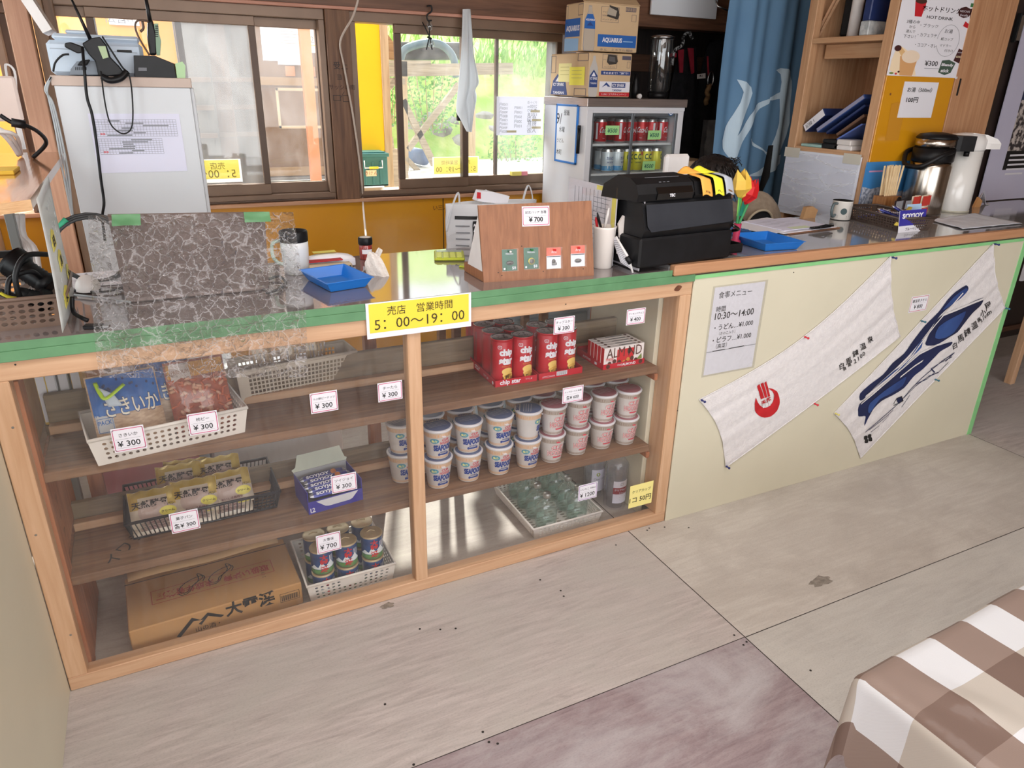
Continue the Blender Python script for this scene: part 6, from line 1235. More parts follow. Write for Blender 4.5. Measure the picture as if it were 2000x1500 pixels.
# cans
canr=pm('can_red',(196,28,40),(184,22,34),12,rough=.3,metal=.25);alu=pm('can_alu',(206,208,210),rough=.25,metal=.9);canw=pm('can_white',(222,230,236),rough=.3,metal=.2);canbl=pm('can_sky',(80,150,206),(130,186,220),30,rough=.3,metal=.2);cany=pm('can_yellow',(226,220,60),(220,212,50),10,rough=.3,metal=.2);dgr=pm('can_green_ink',(50,90,50),rough=.4)
def can_mesh(t,kind):
    r,h=.033,.121;body={'cola':canr,'soda':canw,'lemon':cany}[kind];q=MB();q.lathe([(.024,0),(.028,.001),(r,.009),(r,h-.016),(.027,h-.003),(.027,h),(.025,h-.002),(0,h-.003)],body,24,mats=[alu,alu,body,alu,alu,alu,alu])
    g=lambda u,v:Vector(((r+.0004)*math.sin(u/r),-(r+.0004)*math.cos(u/r),v));g2=lambda u,v:Vector(((r+.0008)*math.sin(u/r),-(r+.0008)*math.cos(u/r),v))
    if kind=='cola':q.text('Coca-Cola',g,WHT,x=.012,y=.066,w=.080,h=.030,cell=.006,shear=.3,bold=.02);q.line([(-.03,.046),(-.01,.052),(.01,.044),(.034,.05)],g,.0025,WHT);q.text('350ml',g,WHT,x=-.006,y=.025,w=.014,cell=.006);q.rect(-.052,-.04,.02,.1,g,WHT,.006)
    elif kind=='soda':q.rect(-.1,.1,.010,.034,g,canbl,.006);q.text('カルピス',g,nb,x=0,y=.074,w=.052,h=.017,cell=.006,bold=.03);q.text('water',g,nb,x=0,y=.053,w=.045,cell=.006,shear=.2);[q.disc(.02*math.sin(k*2.1),.028+.005*math.cos(k*3),.003,g2,canw,8) for k in range(9)]
    else:q.text('C.C.',g,dgr,x=0,y=.078,w=.046,h=.030,cell=.006,bold=.04);q.text('Lemon',g,dgr,x=.004,y=.050,w=.036,cell=.006,bold=.02);q.disc(.028,.095,.011,g,RED,14,cell=.006)
    q.build('can',t,recalc=False)
base={}
def put_can(kind,x,y,z,rz,lab):
    if kind not in base:base[kind]=thing('drink_can',lab,'can',(x,y,z),rz,{'cola':'red cola cans','soda':'white and blue soda cans','lemon':'yellow lemon drink cans'}[kind]);can_mesh(base[kind],kind)
    else:dup(base[kind],(x,y,z),rz,lab)
ords=['leftmost','second from the left','third from the left','fourth from the left','fifth from the left','sixth from the left','rightmost']
for row,yy in ((0,FY+.085),(1,FY+.165)):
    for i,px in enumerate((1173,1195,1211,1231,1253,1271,1292)):
        x=aty(px,255,yy-.02*0).x if row==0 else aty(px,255,FY+.085).x+.006
        y=yy+(.035 if i in (1,) else 0)
        if i in (1,) and row==0:x=aty(px,255,y).x
        if i==1:continue
        put_can('cola',x,y,s1,[.2,0,.9,-.2,-.5,1.3,.6][i]+row*.5,f'red cola can on the upper fridge shelf, {ords[i]}, {"front" if row == 0 else "back"} row')
for row,yy in ((0,FY+.085),(1,FY+.158)):
    for i,(px,k) in enumerate(((1186,'soda'),(1206,'soda'),(1224,'lemon'),(1243,'lemon'),(1261,'lemon'),(1280,'lemon'))):
        x=aty(px,310,FY+.085).x;put_can(k,x+.004*row,yy,s2,[.1,.7,.1,-.4,-.1,.9][i]+row*.4,f'{"pale blue soda can" if k == "soda" else "yellow lemon can"} on middle fridge shelf, {ords[i] if i < 5 else "rightmost"}, {"front" if row == 0 else "back"}')
for i,px in enumerate((1240,1256,1270)):
    x=aty(px,352,FY+.1).x;tt=thing('pet_bottle',['left clear bottle on the lowest visible fridge shelf','middle clear bottle on the lowest visible fridge shelf','right clear bottle on the lowest visible fridge shelf'][i],'bottle',(x,FY+.1,s2-.26),group='clear bottles low in the fridge');q=MB();q.lathe([(.028,0),(.032,.005),(.032,.14),(.014,.185),(.013,.195)],clear('pet',(240,246,246),.1,haze=.1),18);q.build('bottle',tt,recalc=False);q=MB();q.lathe([(.0145,.195),(.0145,.212),(0,.213)],WPL,16);q.build('cap',tt)
q=MB();q.box(FX0+.036,FX1-.036,FY+.03,FY+D_-.032,s2-.275,s2-.262,shw);q.build('shelf',t,world=True)
gn=pm('green_note',(170,226,150),rough=.8)
for i,(px,py,lab) in enumerate(((1196,255,'green note reading 500 on the left cola cans'),(1278,264,'green note reading 500 on the right cola cans'),(1267,324,'green note reading 500 on the lemon drink cans'))):
    Y=FY-.0015;a=aty(px,py,Y);q=MB();q.box(a.x-.042,a.x+.042,Y,Y+.0008,a.z-.022,a.z+.024,gn,b=0);q.text('¥500',pl((a.x,Y,a.z),(1,0,0),(0,0,1),.0006),pm('green_pen',(50,110,90)),w=.06,bold=.02,shear=.2);q.solo('price_note',lab,'price note','green price notes on the fridge')
# whiteboard with marker on the fridge side
WX=FX0-.004;c=[atx(1084,313,WX),atx(1117,322,WX),atx(1131,206,WX),atx(1093,201,WX)];y0,y1=min(p.y for p in c),max(p.y for p in c);z0,z1=(c[0].z+c[1].z)/2,(c[2].z+c[3].z)/2
bb_=pm('board_blue',(30,120,206),rough=.35);t=thing('mini_whiteboard','small blue framed whiteboard hanging on the left side of the fridge','whiteboard',(WX,(y0+y1)/2,z0));q=MB();q.box(WX-.004,WX+.003,y0+.008,y1-.008,z0+.008,z1-.008,pm('board_white',(236,240,246),rough=.2),b=0);g=lambda u,v:Vector((WX-.0046,y1-u,z0+v));w,h=y1-y0,z1-z0
for s,x,y in (('昼飯',.5,.86),('9/',.15,.75),('水曜',.3,.57),('うどん',.25,.38),('木町',.2,.18)):q.text(s,g,INK,x=w*x,y=h*y,w=w*.06*len(s)+w*.14)
q.build('board',t,world=True);q=MB()
for a in ((y0,y0+.011,z0,z1),(y1-.011,y1,z0,z1),(y0,y1,z0,z0+.011),(y0,y1,z1-.011,z1)):q.box(WX-.007,WX+.003,a[0],a[1],a[2],a[3],bb_,b=.002)
q.build('frame',t,world=True)
q=MB();a,b=atx(1131,253,WX-.01),atx(1128,300,WX-.01);q.tube([a,a.lerp(b,.3),b],.009,BLK,10);q.tube([a,a+Vector((0,0,.02))],.0095,BLK,10);q.solo('marker_pen','black marker clipped beside the small whiteboard','marker')
# drink cartons stacked on the fridge
kraft2=pm('kraft_pale',(214,184,146),(206,176,138),5,rough=.7);abl=pm('carton_blue',(40,100,178),rough=.5);dnav=pm('carton_navy',(46,70,130),rough=.5);kin=pm('carton_ink',(90,84,100),rough=.6)
def carton(lab,pTL,pTR,pBL,pBR,pLT,pLB,Y,draw_front,draw_side,name='drinks_carton'):
    x0=(aty(*pTL,Y).x+aty(*pBL,Y).x)/2;x1=(aty(*pTR,Y).x+aty(*pBR,Y).x)/2;z0=(aty(*pBL,Y).z+aty(*pBR,Y).z)/2;z1=(aty(*pTL,Y).z+aty(*pTR,Y).z)/2
    yb=(atx(*pLT,x0).y+atx(*pLB,x0).y)/2;yb=min(yb,1.97);t=thing(name,lab,'carton',((x0+x1)/2,(Y+yb)/2,z0),group='drinks cartons stacked on the fridge');q=MB();q.box(x0,x1,Y,yb,z0,z1,kraft2,b=.004)
    g=lambda u,v:Vector((x0+u*(x1-x0),Y-.0008,z0+v*(z1-z0)));g2=lambda u,v:g(u,v)+Vector((0,-.0006,0));s=lambda u,v:Vector((x0-.0008,yb-u*(yb-Y),z0+v*(z1-z0)));s2=lambda u,v:s(u,v)+Vector((-.0006,0,0));g3=lambda u,v:g(u,v)+Vector((0,-.0012,0));s3=lambda u,v:s(u,v)+Vector((-.0012,0,0))
    draw_front(q,g,g2,g3);draw_side(q,s,s2,s3);q.build('box',t,world=True,recalc=False);return x0,x1,yb,z0,z1,t
bot=[(.03,.0),(.20,.0),(.215,.1),(.21,.55),(.20,.66),(.15,.82),(.14,.93),(.085,.93),(.08,.82),(.03,.66),(.02,.55),(.015,.1)]
def f1(q,g,g2,g3):
    q.poly(bot,g,pm('bottle_line',(150,150,158)));q.poly([(a*.94+.007,b*.97+.012) for a,b in bot],g2,pm('bottle_print',(190,176,160)));q.poly([(.025,.46),(.212,.46),(.205,.64),(.16,.76),(.07,.76),(.03,.64)],g3,abl);q.text('AQUARIUS',lambda u,v:g3(u,v)+Vector((0,-.0006,0)),WHT,x=.118,y=.64,w=.16,h=.05,bold=.03);q.poly([(.06,.52),(.12,.60),(.18,.52)],lambda u,v:g3(u,v)+Vector((0,-.0006,0)),dnav)
    q.rect(.27,.97,.10,.36,g,abl);q.text('AQUARIUS',g2,WHT,x=.53,y=.24,w=.36,h=.12,bold=.04);q.line([(.74,.23),(.9,.23)],g2,.02,pm('pale_blue_print',(150,190,230)));q.text('水と　ミネラル補給',g,kin,x=.62,y=.045,w=.6,h=.05)
    q.rrect(.31,.62,.62,.93,g,.006,kin);q.text('アクエリアス',g,kin,x=.44,y=.82,w=.22);q.text('500ml×24',g,kin,x=.42,y=.75,w=.18);q.text('ペットボトル',g,kin,x=.46,y=.67,w=.26);q.poly([(.40,.74),(.60,.68),(.63,.78),(.60,.92),(.44,.97),(.46,.84)],g3,pm('torn_hole',(60,54,50)));q.poly([(.40,.78),(.56,.74),(.58,.86),(.44,.93)],lambda u,v:g3(u,v)+Vector((0,-.001,0)),pm('torn_card',(180,168,152)))
    q.rect(.74,.93,.86,.95,g,kin);[q.line([(.75+.02*k,.875),(.75+.02*k,.935)],g2,.008,kraft2) for k in range(9)];q.rrect(.86,.94,.66,.80,g,.006,kin)
def d1(q,s,s2,s3):
    q.rect(.0,.85,.30,.68,s,abl);q.poly([(.0,.0),(.8,.0),(.8,.26),(.0,.28)],s,pm('pale_blue_print',(150,190,230)));q.text('AQUARIUS',s2,WHT,x=.45,y=.47,w=.75,h=.14,bold=.04);q.rrect(.72,.98,.74,.96,s,.012,kin);q.rrect(.02,.14,.6,.95,s,.012,kin);q.rect(.10,.7,.05,.2,s2,MATS['bottle_print']) if False else None
X_=carton('upper drinks carton with blue band and a bottle drawing, torn at the top',(1143,3),(1253,12),(1134,98),(1241,104),(1105,17),(1103,95),1.52,f1,d1)
q=MB();x0,x1,yb,z0,z1,tt=X_;q.add([(x0,1.52,z1),(x1,1.52,z1),(x1+.01,1.6,z1+.05),(x0+.02,1.6,z1+.045)],[(0,1,2,3)],kraft2);q.build('flap',tt,world=True,solid=.003)
def f2(q,g,g2,g3):
    q.poly([(a*1.05-.01,b) for a,b in bot],g,pm('bottle_print2',(196,190,184)));q.poly([(.02,.22),(.205,.22),(.205,.48),(.11,.62),(.02,.48)],g2,dnav);q.text('ICY SPARK',g3,WHT,x=.115,y=.42,w=.16,h=.06,bold=.03);q.text('TANSAN',g3,WHT,x=.115,y=.31,w=.14,h=.04,bold=.02);q.poly([(.06,.47),(.11,.57),(.16,.47)],g3,WHT)
    q.rect(.28,.98,.51,.60,g,dnav);q.text('そのままで！割材で！',g2,WHT,x=.63,y=.555,w=.6,h=.055,bold=.02);q.rect(.26,.99,.12,.36,g,WHT);q.rect(.55,.88,.22,.33,g2,dnav);q.text('ICY SPARK',g3,WHT,x=.71,y=.275,w=.30,h=.07,bold=.03);q.text('TANSAN',g2,dnav,x=.68,y=.16,w=.22,h=.05,bold=.03);q.poly([(.32,.22),(.42,.34),(.52,.24),(.46,.24),(.42,.28)],g2,dnav);q.rect(.26,.99,.02,.11,g,RED);q.text('S.UNU コラボキャンペーン',g2,WHT,x=.62,y=.065,w=.6,h=.05)
    q.rrect(.30,.64,.66,.97,g,.006,kin);q.text('ペットボトル',g,kin,x=.47,y=.69,w=.26);q.text('アイシ',g,kin,x=.37,y=.85,w=.12);q.poly([(.40,.80),(.46,.74),(.62,.76),(.66,.82),(.62,.96),(.42,.97)],g2,pm('torn_hole',(60,54,50)));q.poly([(.44,.82),(.6,.8),(.58,.92),(.45,.93)],g3,pm('dark_bag',(96,92,92)));q.rect(.76,.97,.86,.95,g,kin);q.rrect(.89,.96,.68,.82,g,.006,kin)
def d2(q,s,s2,s3):
    q.poly([(.02,.02),(.48,.02),(.42,.36),(.2,.52),(.08,.36)],s,dnav);q.text('ICY SPARK',s2,WHT,x=.24,y=.27,w=.3,h=.08,bold=.03);q.text('TANSAN',s2,WHT,x=.24,y=.07,w=.3,h=.07,bold=.03);q.poly([(.15,.34),(.24,.48),(.34,.34)],s2,WHT);q.rrect(.66,.95,.02,.18,s,.012,kin);q.rrect(.72,.97,.82,.98,s,.012,kin);q.rrect(.02,.14,.55,.95,s,.012,kin);q.rect(.36,.70,.75,.90,s,kraft2)
X2_=carton('lower drinks carton with navy print and yellow notes on its side',(1152,101),(1236,107),(1148,187),(1228,192),(1076,103),(1075,183),1.515,f2,d2)
x0,x1,yb,z0,z1,tt=X2_;X_[5].location.z+=0
for i,(u,v,w_,h_,m,lab) in enumerate(((.40,.55,.34,.44,pm('note_pale',(238,228,160)),'pale sticky note on the lower carton, left one'),(.72,.47,.38,.42,pm('note_yellow',(246,236,90)),'bright yellow sticky note on the lower carton, right one'))):
    d=yb-1.515;q=MB();c=lambda a,b:Vector((x0-.0015-.001*i-.006*(1-b)*0,yb-(u+(a-.5)*w_)*d,z0+(v+(b-.5)*h_)*(z1-z0)));q.rect(0,1,0,1,c,m);[q.line([(.15,.8-.2*k),(.8,.8-.2*k)],lambda a,b:c(a,b)+Vector((-.0006,0,0)),.03,pm('note_pen',(190,180,110))) for k in range(3)];q.solo('sticky_note',lab,'sticky note','sticky notes on the carton',recalc=False)
# things behind the cartons on the fridge
p=Vector((aty(1285,180,1.72).x,1.72,FZ));t=thing('glass_dispenser','tall clear cylinder with a steel collar standing on the fridge','dispenser',p);q=MB();q.lathe([(.05,.03),(.062,.05),(.062,.26),(.058,.30)],clear('thick_glass',(232,236,238),.10,haze=.02),24,cap=False);q.build('cylinder',t,recalc=False);q=MB();q.lathe([(.05,.0),(.058,.01),(.058,.032)],BLK,22);q.lathe([(.03,.032),(.04,.1),(.03,.19),(0,.2)],BLKM,16,cap=False);q.build('base',t);q=MB();q.lathe([(.058,.298),(.066,.302),(.066,.312),(.04,.318),(0,.318)],CHROME,22,cap=False);
for k in range(3):q.box(-.004,.004,-.003,.003,.24,.30,CHROME,Matrix.Translation((.03*math.cos(k*2.1),.03*math.sin(k*2.1),0)))
q.build('collar',t)
p=Vector((aty(1240,180,1.62).x,1.62,FZ));q=MB();q.lathe([(.022,0),(.024,.05),(.014,.09),(.012,.12)],BLK,16,Matrix.Translation(p));q.lathe([(.012,.0),(.012,.02)],WPL,12,Matrix.Translation(p+Vector((0,-.03,.012))) @ Matrix.Rotation(1.57,4,'X'));q.solo('lantern','small dark lantern with a white knob beside the lower carton','lantern')
# dark back room gear
jk=pm('black_cloth',(20,20,24),(32,31,36),30,rough=.95,bump=.4);strap=pm('crimson_strap',(170,36,58),(150,28,48),30,rough=.8)
def hung(lab,name,px0,px1,py0,py1,Y,cat,n=5):
    q=MB();a,b=aty(px0,py0,Y),aty(px1,py0,Y);z0=aty(px0,py1,Y).z
    q.sheet(lambda u,v:Vector((a.x+(b.x-a.x)*(.5+(u-.5)*(.45+.75*v**.6)),Y-.10*math.sin(math.pi*u)*(.4+.6*v)+.03*math.sin(u*n*3+v*2)*v,a.z+(z0-a.z)*v-.05*abs(u-.5)*(1-v))),24,20,jk);q.sheet(lambda u,v:Vector((a.x+(b.x-a.x)*(.5+(u-.5)*(.45+.75*v**.6)),Y+.05*math.sin(math.pi*u),a.z+(z0-a.z)*v)),12,10,jk);return q
t=thing('backpack','black backpack with crimson straps hanging in the dark back room','backpack',aty(1340,220,2.2));hung('','',1310,1378,90,400,2.2,'').build('bag',t,world=True,recalc=False)
for A in ([(1326,98),(1336,96),(1334,142),(1329,142)],[(1345,94),(1355,94),(1356,142),(1352,144)]):q=MB();pxp(q,A,2.085,.012,strap);q.build('strap',t,world=True)
q=MB();q.tube(smooth_path([aty(1312,128,2.08),aty(1317,100,2.08),aty(1332,88,2.08),aty(1336,70,2.08),aty(1345,62,2.08),aty(1352,76,2.08)],6),.010,pm('striped_rope',(190,190,190),(30,30,34),60,rough=.8,contrast=(.48,.52)),8);pxp(q,[(1310,104),(1322,104),(1321,112),(1310,111)],2.075,.01,strap);q.build('rope',t,world=True)
q=MB();a=aty(1369,148,2.07);pxp(q,[(1362,145),(1378,143),(1378,153),(1362,154)],2.07,.004,WPL);q.text('M-1',pl((a.x,2.0695,a.z),(1,0,0),(0,0,1),.0006),INK,w=.022,bold=.05);q.build('label',t,world=True)
hung('','',1368,1435,75,330,2.26,'').solo('hung_jacket','dark jacket hanging beside the blue curtain','jacket',recalc=False)
t=thing('climbing_rope','tan braided rope and metal clip hanging in the dark back room','rope',aty(1385,210,2.1));q=MB();q.tube([aty(1384,165,2.08)+Vector((.006*math.sin(k),0,-.009*k)) for k in range(14)],.016,pm('tan_rope',(150,118,80),(110,82,54),40,rough=.9),8);q.build('rope',t,world=True);q=MB();c=aty(1388,155,2.08);q.tube([c+Vector((.022*math.cos(a),0,.045*math.sin(a))) for a in [R(x) for x in range(0,360,20)]],.005,CHROME,7,closed=True);q.tube([aty(1382,110,2.09),aty(1384,150,2.085)],.006,strap,7);q.build('carabiner',t,world=True)
q=MB();hb=aty(1404,262,1.85);q.sheet(lambda u,v:Vector((hb.x-.10+.22*u,1.85-.08*math.sin(math.pi*u)*math.sin(math.pi*v)+.02*noise.noise((u*6,v*6,2)),hb.z-.28+.36*v)),16,18,pm('gray_bag',(120,118,116),(90,88,88),14,rough=.8));q.sheet(lambda u,v:Vector((hb.x-.10+.22*u,1.89+.02*math.sin(math.pi*u),hb.z-.28+.36*v)),4,4,MATS['gray_bag']);q.box(hb.x-.08,hb.x+.14,1.76,1.93,0,hb.z-.285,dk);q.solo('grey_sack','grey sack leaning in the dark corner beside the curtain','sack')
q=MB();a,b=aty(1322,345,1.75),aty(1352,360,1.75);q.box(FX1+.02,FX1+.34,1.62,1.95,.0,aty(1340,312,1.7).z,kraft2,b=.004);q.box(FX1+.04,FX1+.26,1.612,1.619,.5,aty(1335,338,1.65).z,pm('label_rust',(186,70,46)),b=0);q.text('取扱注意',pl((FX1+.14,1.612,aty(1335,345,1.65).z),(1,0,0),(0,0,1),.001),WHT,w=.14);q.solo('cardboard_box','brown carton with a rust label on the floor right of the fridge','box')
q=MB();a,b=aty(1268,30,YW-.06),aty(1396,30,YW-.06);z0=aty(1330,33,YW-.06).z;q.box(a.x,b.x,YW-.075,YW-.06,z0,z0+.2,pm('sign_blank',(240,244,250),rough=.5));q.box((a.x+b.x)/2-.05,(a.x+b.x)/2+.05,YW-.06,YW-.041,z0+.06,z0+.14,BLKM);q.solo('white_board_sign','blank white board fixed to the beam above the dark doorway','board')
q=MB();a=aty(1402,12,YW-.1);q.tube([a+Vector((0,.05,.06)),a+Vector((0,0,.0)),a+Vector((.06,-.02,-.02)),a+Vector((.10,-.02,.0))],.006,CHROME,8);q.box(a.x-.02,a.x+.02,YW-.055,YW-.0405,a.z+.04,a.z+.09,CHROME);q.solo('metal_bracket','metal bracket under the beam beside the blue curtain','bracket')
# blue noren curtain
NY=1.42;nor=pm('noren_blue',(112,150,182),(84,122,158),1.2,rough=.85,stretch=(1,1,.8));ncr=pm('noren_white',(200,220,234),(192,214,230),8,rough=.85)
def nf(u,v): # u = x in metres from left edge line, v = z
    return Vector((u,NY+.014*math.sin(u*26+v*1.5)+.008*math.sin(u*61),v))
NX0,NX1=aty(1432,0,NY).x,aty(1585,0,NY).x+.12
q=MB();ztop=2.25;zbot=.72;sx=aty(1494,420,NY).x
def edge(v):return NX0+.018*math.sin(v*3)+(.0 if v>1.3 else-.02*(1.3-v))
t=thing('noren_curtain','blue cloth curtain with a huge white letter hanging in the doorway','curtain',((NX0+NX1)/2,NY,zbot))
slit=aty(1497,300,NY).x;q.sheet(lambda u,v:nf(edge(zbot+(ztop-zbot)*v)*(1-u)+NX1*u,zbot+(ztop-zbot)*v),60,30,nor)
gx=lambda x,y:(lambda P:nf(P.x,P.z)+Vector((0,-.005,0)))(aty(x,y,NY))
for A in ([(1440,155),(1452,160),(1465,170),(1467,182),(1460,205),(1447,235),(1436,265),(1448,250),(1462,225),(1478,206),(1495,196),(1503,192),(1500,202),(1488,212),(1473,232),(1458,258),(1446,280),(1438,300),(1433,314),(1424,308),(1415,290),(1413,275),(1420,250),(1432,225),(1442,200),(1447,180)],
          [(1512,137),(1522,133),(1535,135),(1545,143),(1550,158),(1549,178),(1546,200),(1543,240),(1537,265),(1530,285),(1524,300),(1519,303),(1527,302),(1524,320),(1508,332),(1484,344),(1463,345),(1478,336),(1492,325),(1498,305),(1490,295),(1474,285),(1464,272),(1465,270),(1480,283),(1496,297),(1502,290),(1510,265),(1516,240),(1518,215),(1519,193),(1505,196),(1500,195),(1502,190),(1513,184),(1520,180),(1523,160),(1522,145)]):q.poly(A,gx,ncr,3)
pxp_slit=[(1499,284),(1506,283),(1498,345),(1486,380),(1478,380),(1490,330)];q.poly(pxp_slit,lambda x,y:gx(x,y)+Vector((0,-.002,0)),INK,3)
q.build('cloth',t,world=True,recalc=False);q=MB();q.tube([(NX0-.1,NY+.0,2.25),(NX1+.1,NY,2.25)],.012,woodX,10);q.tube([(NX0-.08,NY,2.26),(NX0-.08,NY,2.548)],.004,woodX,6);q.tube([(NX1+.08,NY,2.26),(NX1+.08,NY,2.548)],.004,woodX,6);q.build('rod',t,world=True)

# ------------------------------------------------------------------ cash register
ra,rb=atz(1260,530,.986),atz(1437,506,.986);ra.y+=.035;rb.y+=.035;rz=math.atan2(rb.y-ra.y,rb.x-ra.x)*.8;RW=(rb-ra).length
regb=pm('register_black',(18,18,20),(24,24,27),20,rough=.45,spec=.3);regp=pm('register_panel',(48,50,56),(42,44,50),10,rough=.5,spec=.3);gloss=pm('gloss_black',(12,12,14),rough=.08,coat=.6)
RO=Vector((ra.x,ra.y,.985));RM=Matrix.Translation(RO) @ Matrix.Rotation(rz,4,'Z');t=thing('cash_register','black cash register with sticky notes, its back toward the room','cash register',RO,rz)
q=MB();q.box(0,RW,0,.40,.0,.092,regb,b=.006);q.build('cash_drawer',t)
px_=Matrix(((0,0,1,0),(1,0,0,0),(0,1,0,0),(0,0,0,1)))
q=MB();q.prism([(.012,.0925),(.0,.115),(.022,.190),(.030,.200),(.36,.165),(.38,.0925)],.012,RW-.004,regb,px_);
n_=lambda u,v:Vector((.02+u*(RW-.03),.0+.018*v,.120+.07*v))+Vector((0,-.004,.001));q.add([n_(0,0)+Vector((.015,0,-.01)),n_(.97,0),n_(1,.1),n_(1,1),n_(.0,1),n_(0,.1)],[(0,1,2,3,4,5)],regp);q.build('body',t)
q=MB();q.prism([(.025,.200),(.018,.212),(.030,.250),(.055,.262),(.13,.258),(.20,.215),(.20,.19)],RW*.56,RW-.006,regb,px_);q.build('display_housing',t)
q=MB();prof=[(.022,.200),(.016,.222),(.030,.250),(.06,.266),(.12,.270),(.19,.235),(.20,.195)];q.prism(prof,-.012,RW*.545,regb,px_);q.prism([(.0145,.204),(.0105,.222),(.022,.240),(.024,.238),(.016,.222),(.02,.204)],.06,RW*.52,gloss,px_);g=lambda u,v:Vector((u,.016-.0065,.212+v));q.text('TEC',g,WHT,x=RW*.30,y=.004,w=.022,bold=.04);gt=lambda u,v:Vector((u,.03+v,.2515+v*.55));[q.rect(RW*.2+.016*k,RW*.2+.016*k+.010,.002,.005,gt,GRAYP) for k in range(3)];q.rect(RW*.1,RW*.45,.024,.026,gt,GRAYP);q.build('printer',t)
q=MB();q.tube(smooth_path([(RW-.02,-.012,.11),(RW+.01,-.012,.095),(RW+.012,.02,.085)],5),.005,gloss,8);q.build('latch',t)
q=MB();T_=lambda*a:q.box(*a,regb,b=.002);T_(RW+.001,RW+.10,.04,.20,0,.004);T_(RW+.001,RW+.10,.04,.045,.004,.032);T_(RW+.095,RW+.10,.045,.195,.004,.032);T_(RW+.001,RW+.10,.195,.20,.004,.032);q.build('side_tray',t)
def note(x0,x1,m,lab,l1,w_=.0):
    L=[Vector((0,.07,.264)),Vector((0,.03,.259)),Vector((0,.024,.249)),Vector((0,.014,.222)),Vector((0,.008,.205))]
    q=MB();P=smooth_path(L,4);f=lambda u,v:RM @ (P[min(int(v*(len(P)-1)),len(P)-1)]+Vector((x0+(x1-x0)*u+.012*v,-.004-.006*math.sin(math.pi*v),.003+.004*math.sin(u*5))));q.sheet(f,6,16,m);q.text(l1,lambda u,v:f(u,1-v)+Vector((0,-.0015,.0008)),pm('note_ink',(120,90,60)),x=.5,y=.12,w=.5,h=.06);return q.solo('sticky_note',lab,'sticky note','sticky notes on the cash register',solid=.0006,recalc=False)
note(RW*.58,RW*.69,pm('note_orange',(248,178,80)),'orange sticky note folded over the cash register','308');note(RW*.72,RW*.82,pm('note_lime_yellow',(244,238,60)),'jagged bright yellow sticky note over the cash register','～');note(RW*.84,RW*.93,pm('note_gray',(176,182,192)),'grey sticky note at the right end of the cash register','―')
for i,(x,m,lab) in enumerate(((RW*.64,'note_orange','orange paper flap standing on top of the register'),(RW*.78,'note_lime_yellow','yellow paper flap standing on top of the register'))):
    q=MB();q.sheet(lambda u,v:RM @ Vector((x-.05+.10*u*(1-.3*v),.06+.03*v,.268+.020*v*math.sin(math.pi*u)+.002)),8,6,MATS[m]);q.solo('paper_flap',lab,'sticky note','sticky notes on the cash register',solid=.0006,recalc=False)
q=MB();p0=Vector((aty(1322,350,.42).x,.425,HR));q.box(-.05,.06,0,.03,0,.30,WPL,Matrix.Translation(p0) @ Matrix.Rotation(.0,4,'X'),b=.01);q.solo('white_case','white plastic case standing behind the cash register','case')
# ------------------------------------------------------------------ origami tulips
VY=RO.y+.22;vase=Vector((aty(1441,436,VY).x,VY,HR));
t=thing('flower_stand','small magenta stand holding two paper tulips by the register','vase',vase);q=MB();q.lathe([(.020,0),(.020,.012),(.012,.02),(.014,.075),(.011,.076),(.010,.02)],pm('magenta_card',(180,40,80),rough=.6),16,cap=True);q.build('stand',t)
def tulip(px,py,s,m,lab,foot,tilt,stem_px):
    c=aty(px,py,vase.y);t=thing('paper_tulip',lab,'paper flower',c,group='folded paper tulips');q=MB()
    n=6;ring=lambda r,z,ph:[Vector((r*math.cos(2*math.pi*k/n+ph),r*.8*math.sin(2*math.pi*k/n+ph),z)) for k in range(n)]
    a,b,d=ring(.016*s,-.040*s,0),ring(.036*s,-.014*s,.3),ring(.032*s,.016*s,.3);M=Matrix.Rotation(tilt,4,'Y')
    vs_=a+b+d+[Vector((0,0,-.05*s))]+[Vector((.018*s*math.cos(2*math.pi*(k+.0)/3+.5),.016*s*math.sin(2*math.pi*k/3+.5),.050*s)) for k in range(3)]
    fs=[(k,(k+1)%n,n+(k+1)%n,n+k) for k in range(n)]+[(n+k,n+(k+1)%n,2*n+(k+1)%n,2*n+k) for k in range(n)]+[(3*n,(k+1)%n,k) for k in range(n)]
    for k in range(3):i0,i1,i2=2*n+(2*k)%n,2*n+(2*k+1)%n,2*n+(2*k+2)%n;fs+=[(i0,i1,3*n+1+k),(i1,i2,3*n+1+k)]
    q.add(vs_,fs,m,False,M);q.build('bloom',t,recalc=False)
    e=vase+Vector(foot)+Vector((0,0,.06));q=MB();pth=[(c+Vector((0,0,-.045*s))).lerp(e,k/16) for k in range(17)];q.tube(pth,.005,pm('stem_green',(60,150,90),rough=.6),7)
    ml=pm('stem_lime',(130,200,90)) if m is not RED_P else pm('stem_teal',(24,120,96));mid_=pth[8];q.add([mid_+Vector((-.014,-.004,.05)),mid_+Vector((.014,.004,.05)),e+Vector((.008,-.002,.03)),e+Vector((-.008,-.002,.03))],[(0,1,2,3)],ml);q.build('stem',t,world=True);return t
RED_P=pm('origami_red',(214,24,30),(200,18,24),18,rough=.6);YP=pm('origami_yellow',(246,206,90),(240,196,76),18,rough=.6)
tulip(1449,360,1.05,YP,'yellow folded paper tulip behind the red one',(-.004,0,.012),-.1,(1440,405));tulip(1464,374,1.0,RED_P,'red folded paper tulip leaning right beside the register',(.003,-.002,.012),.35,(1446,410))
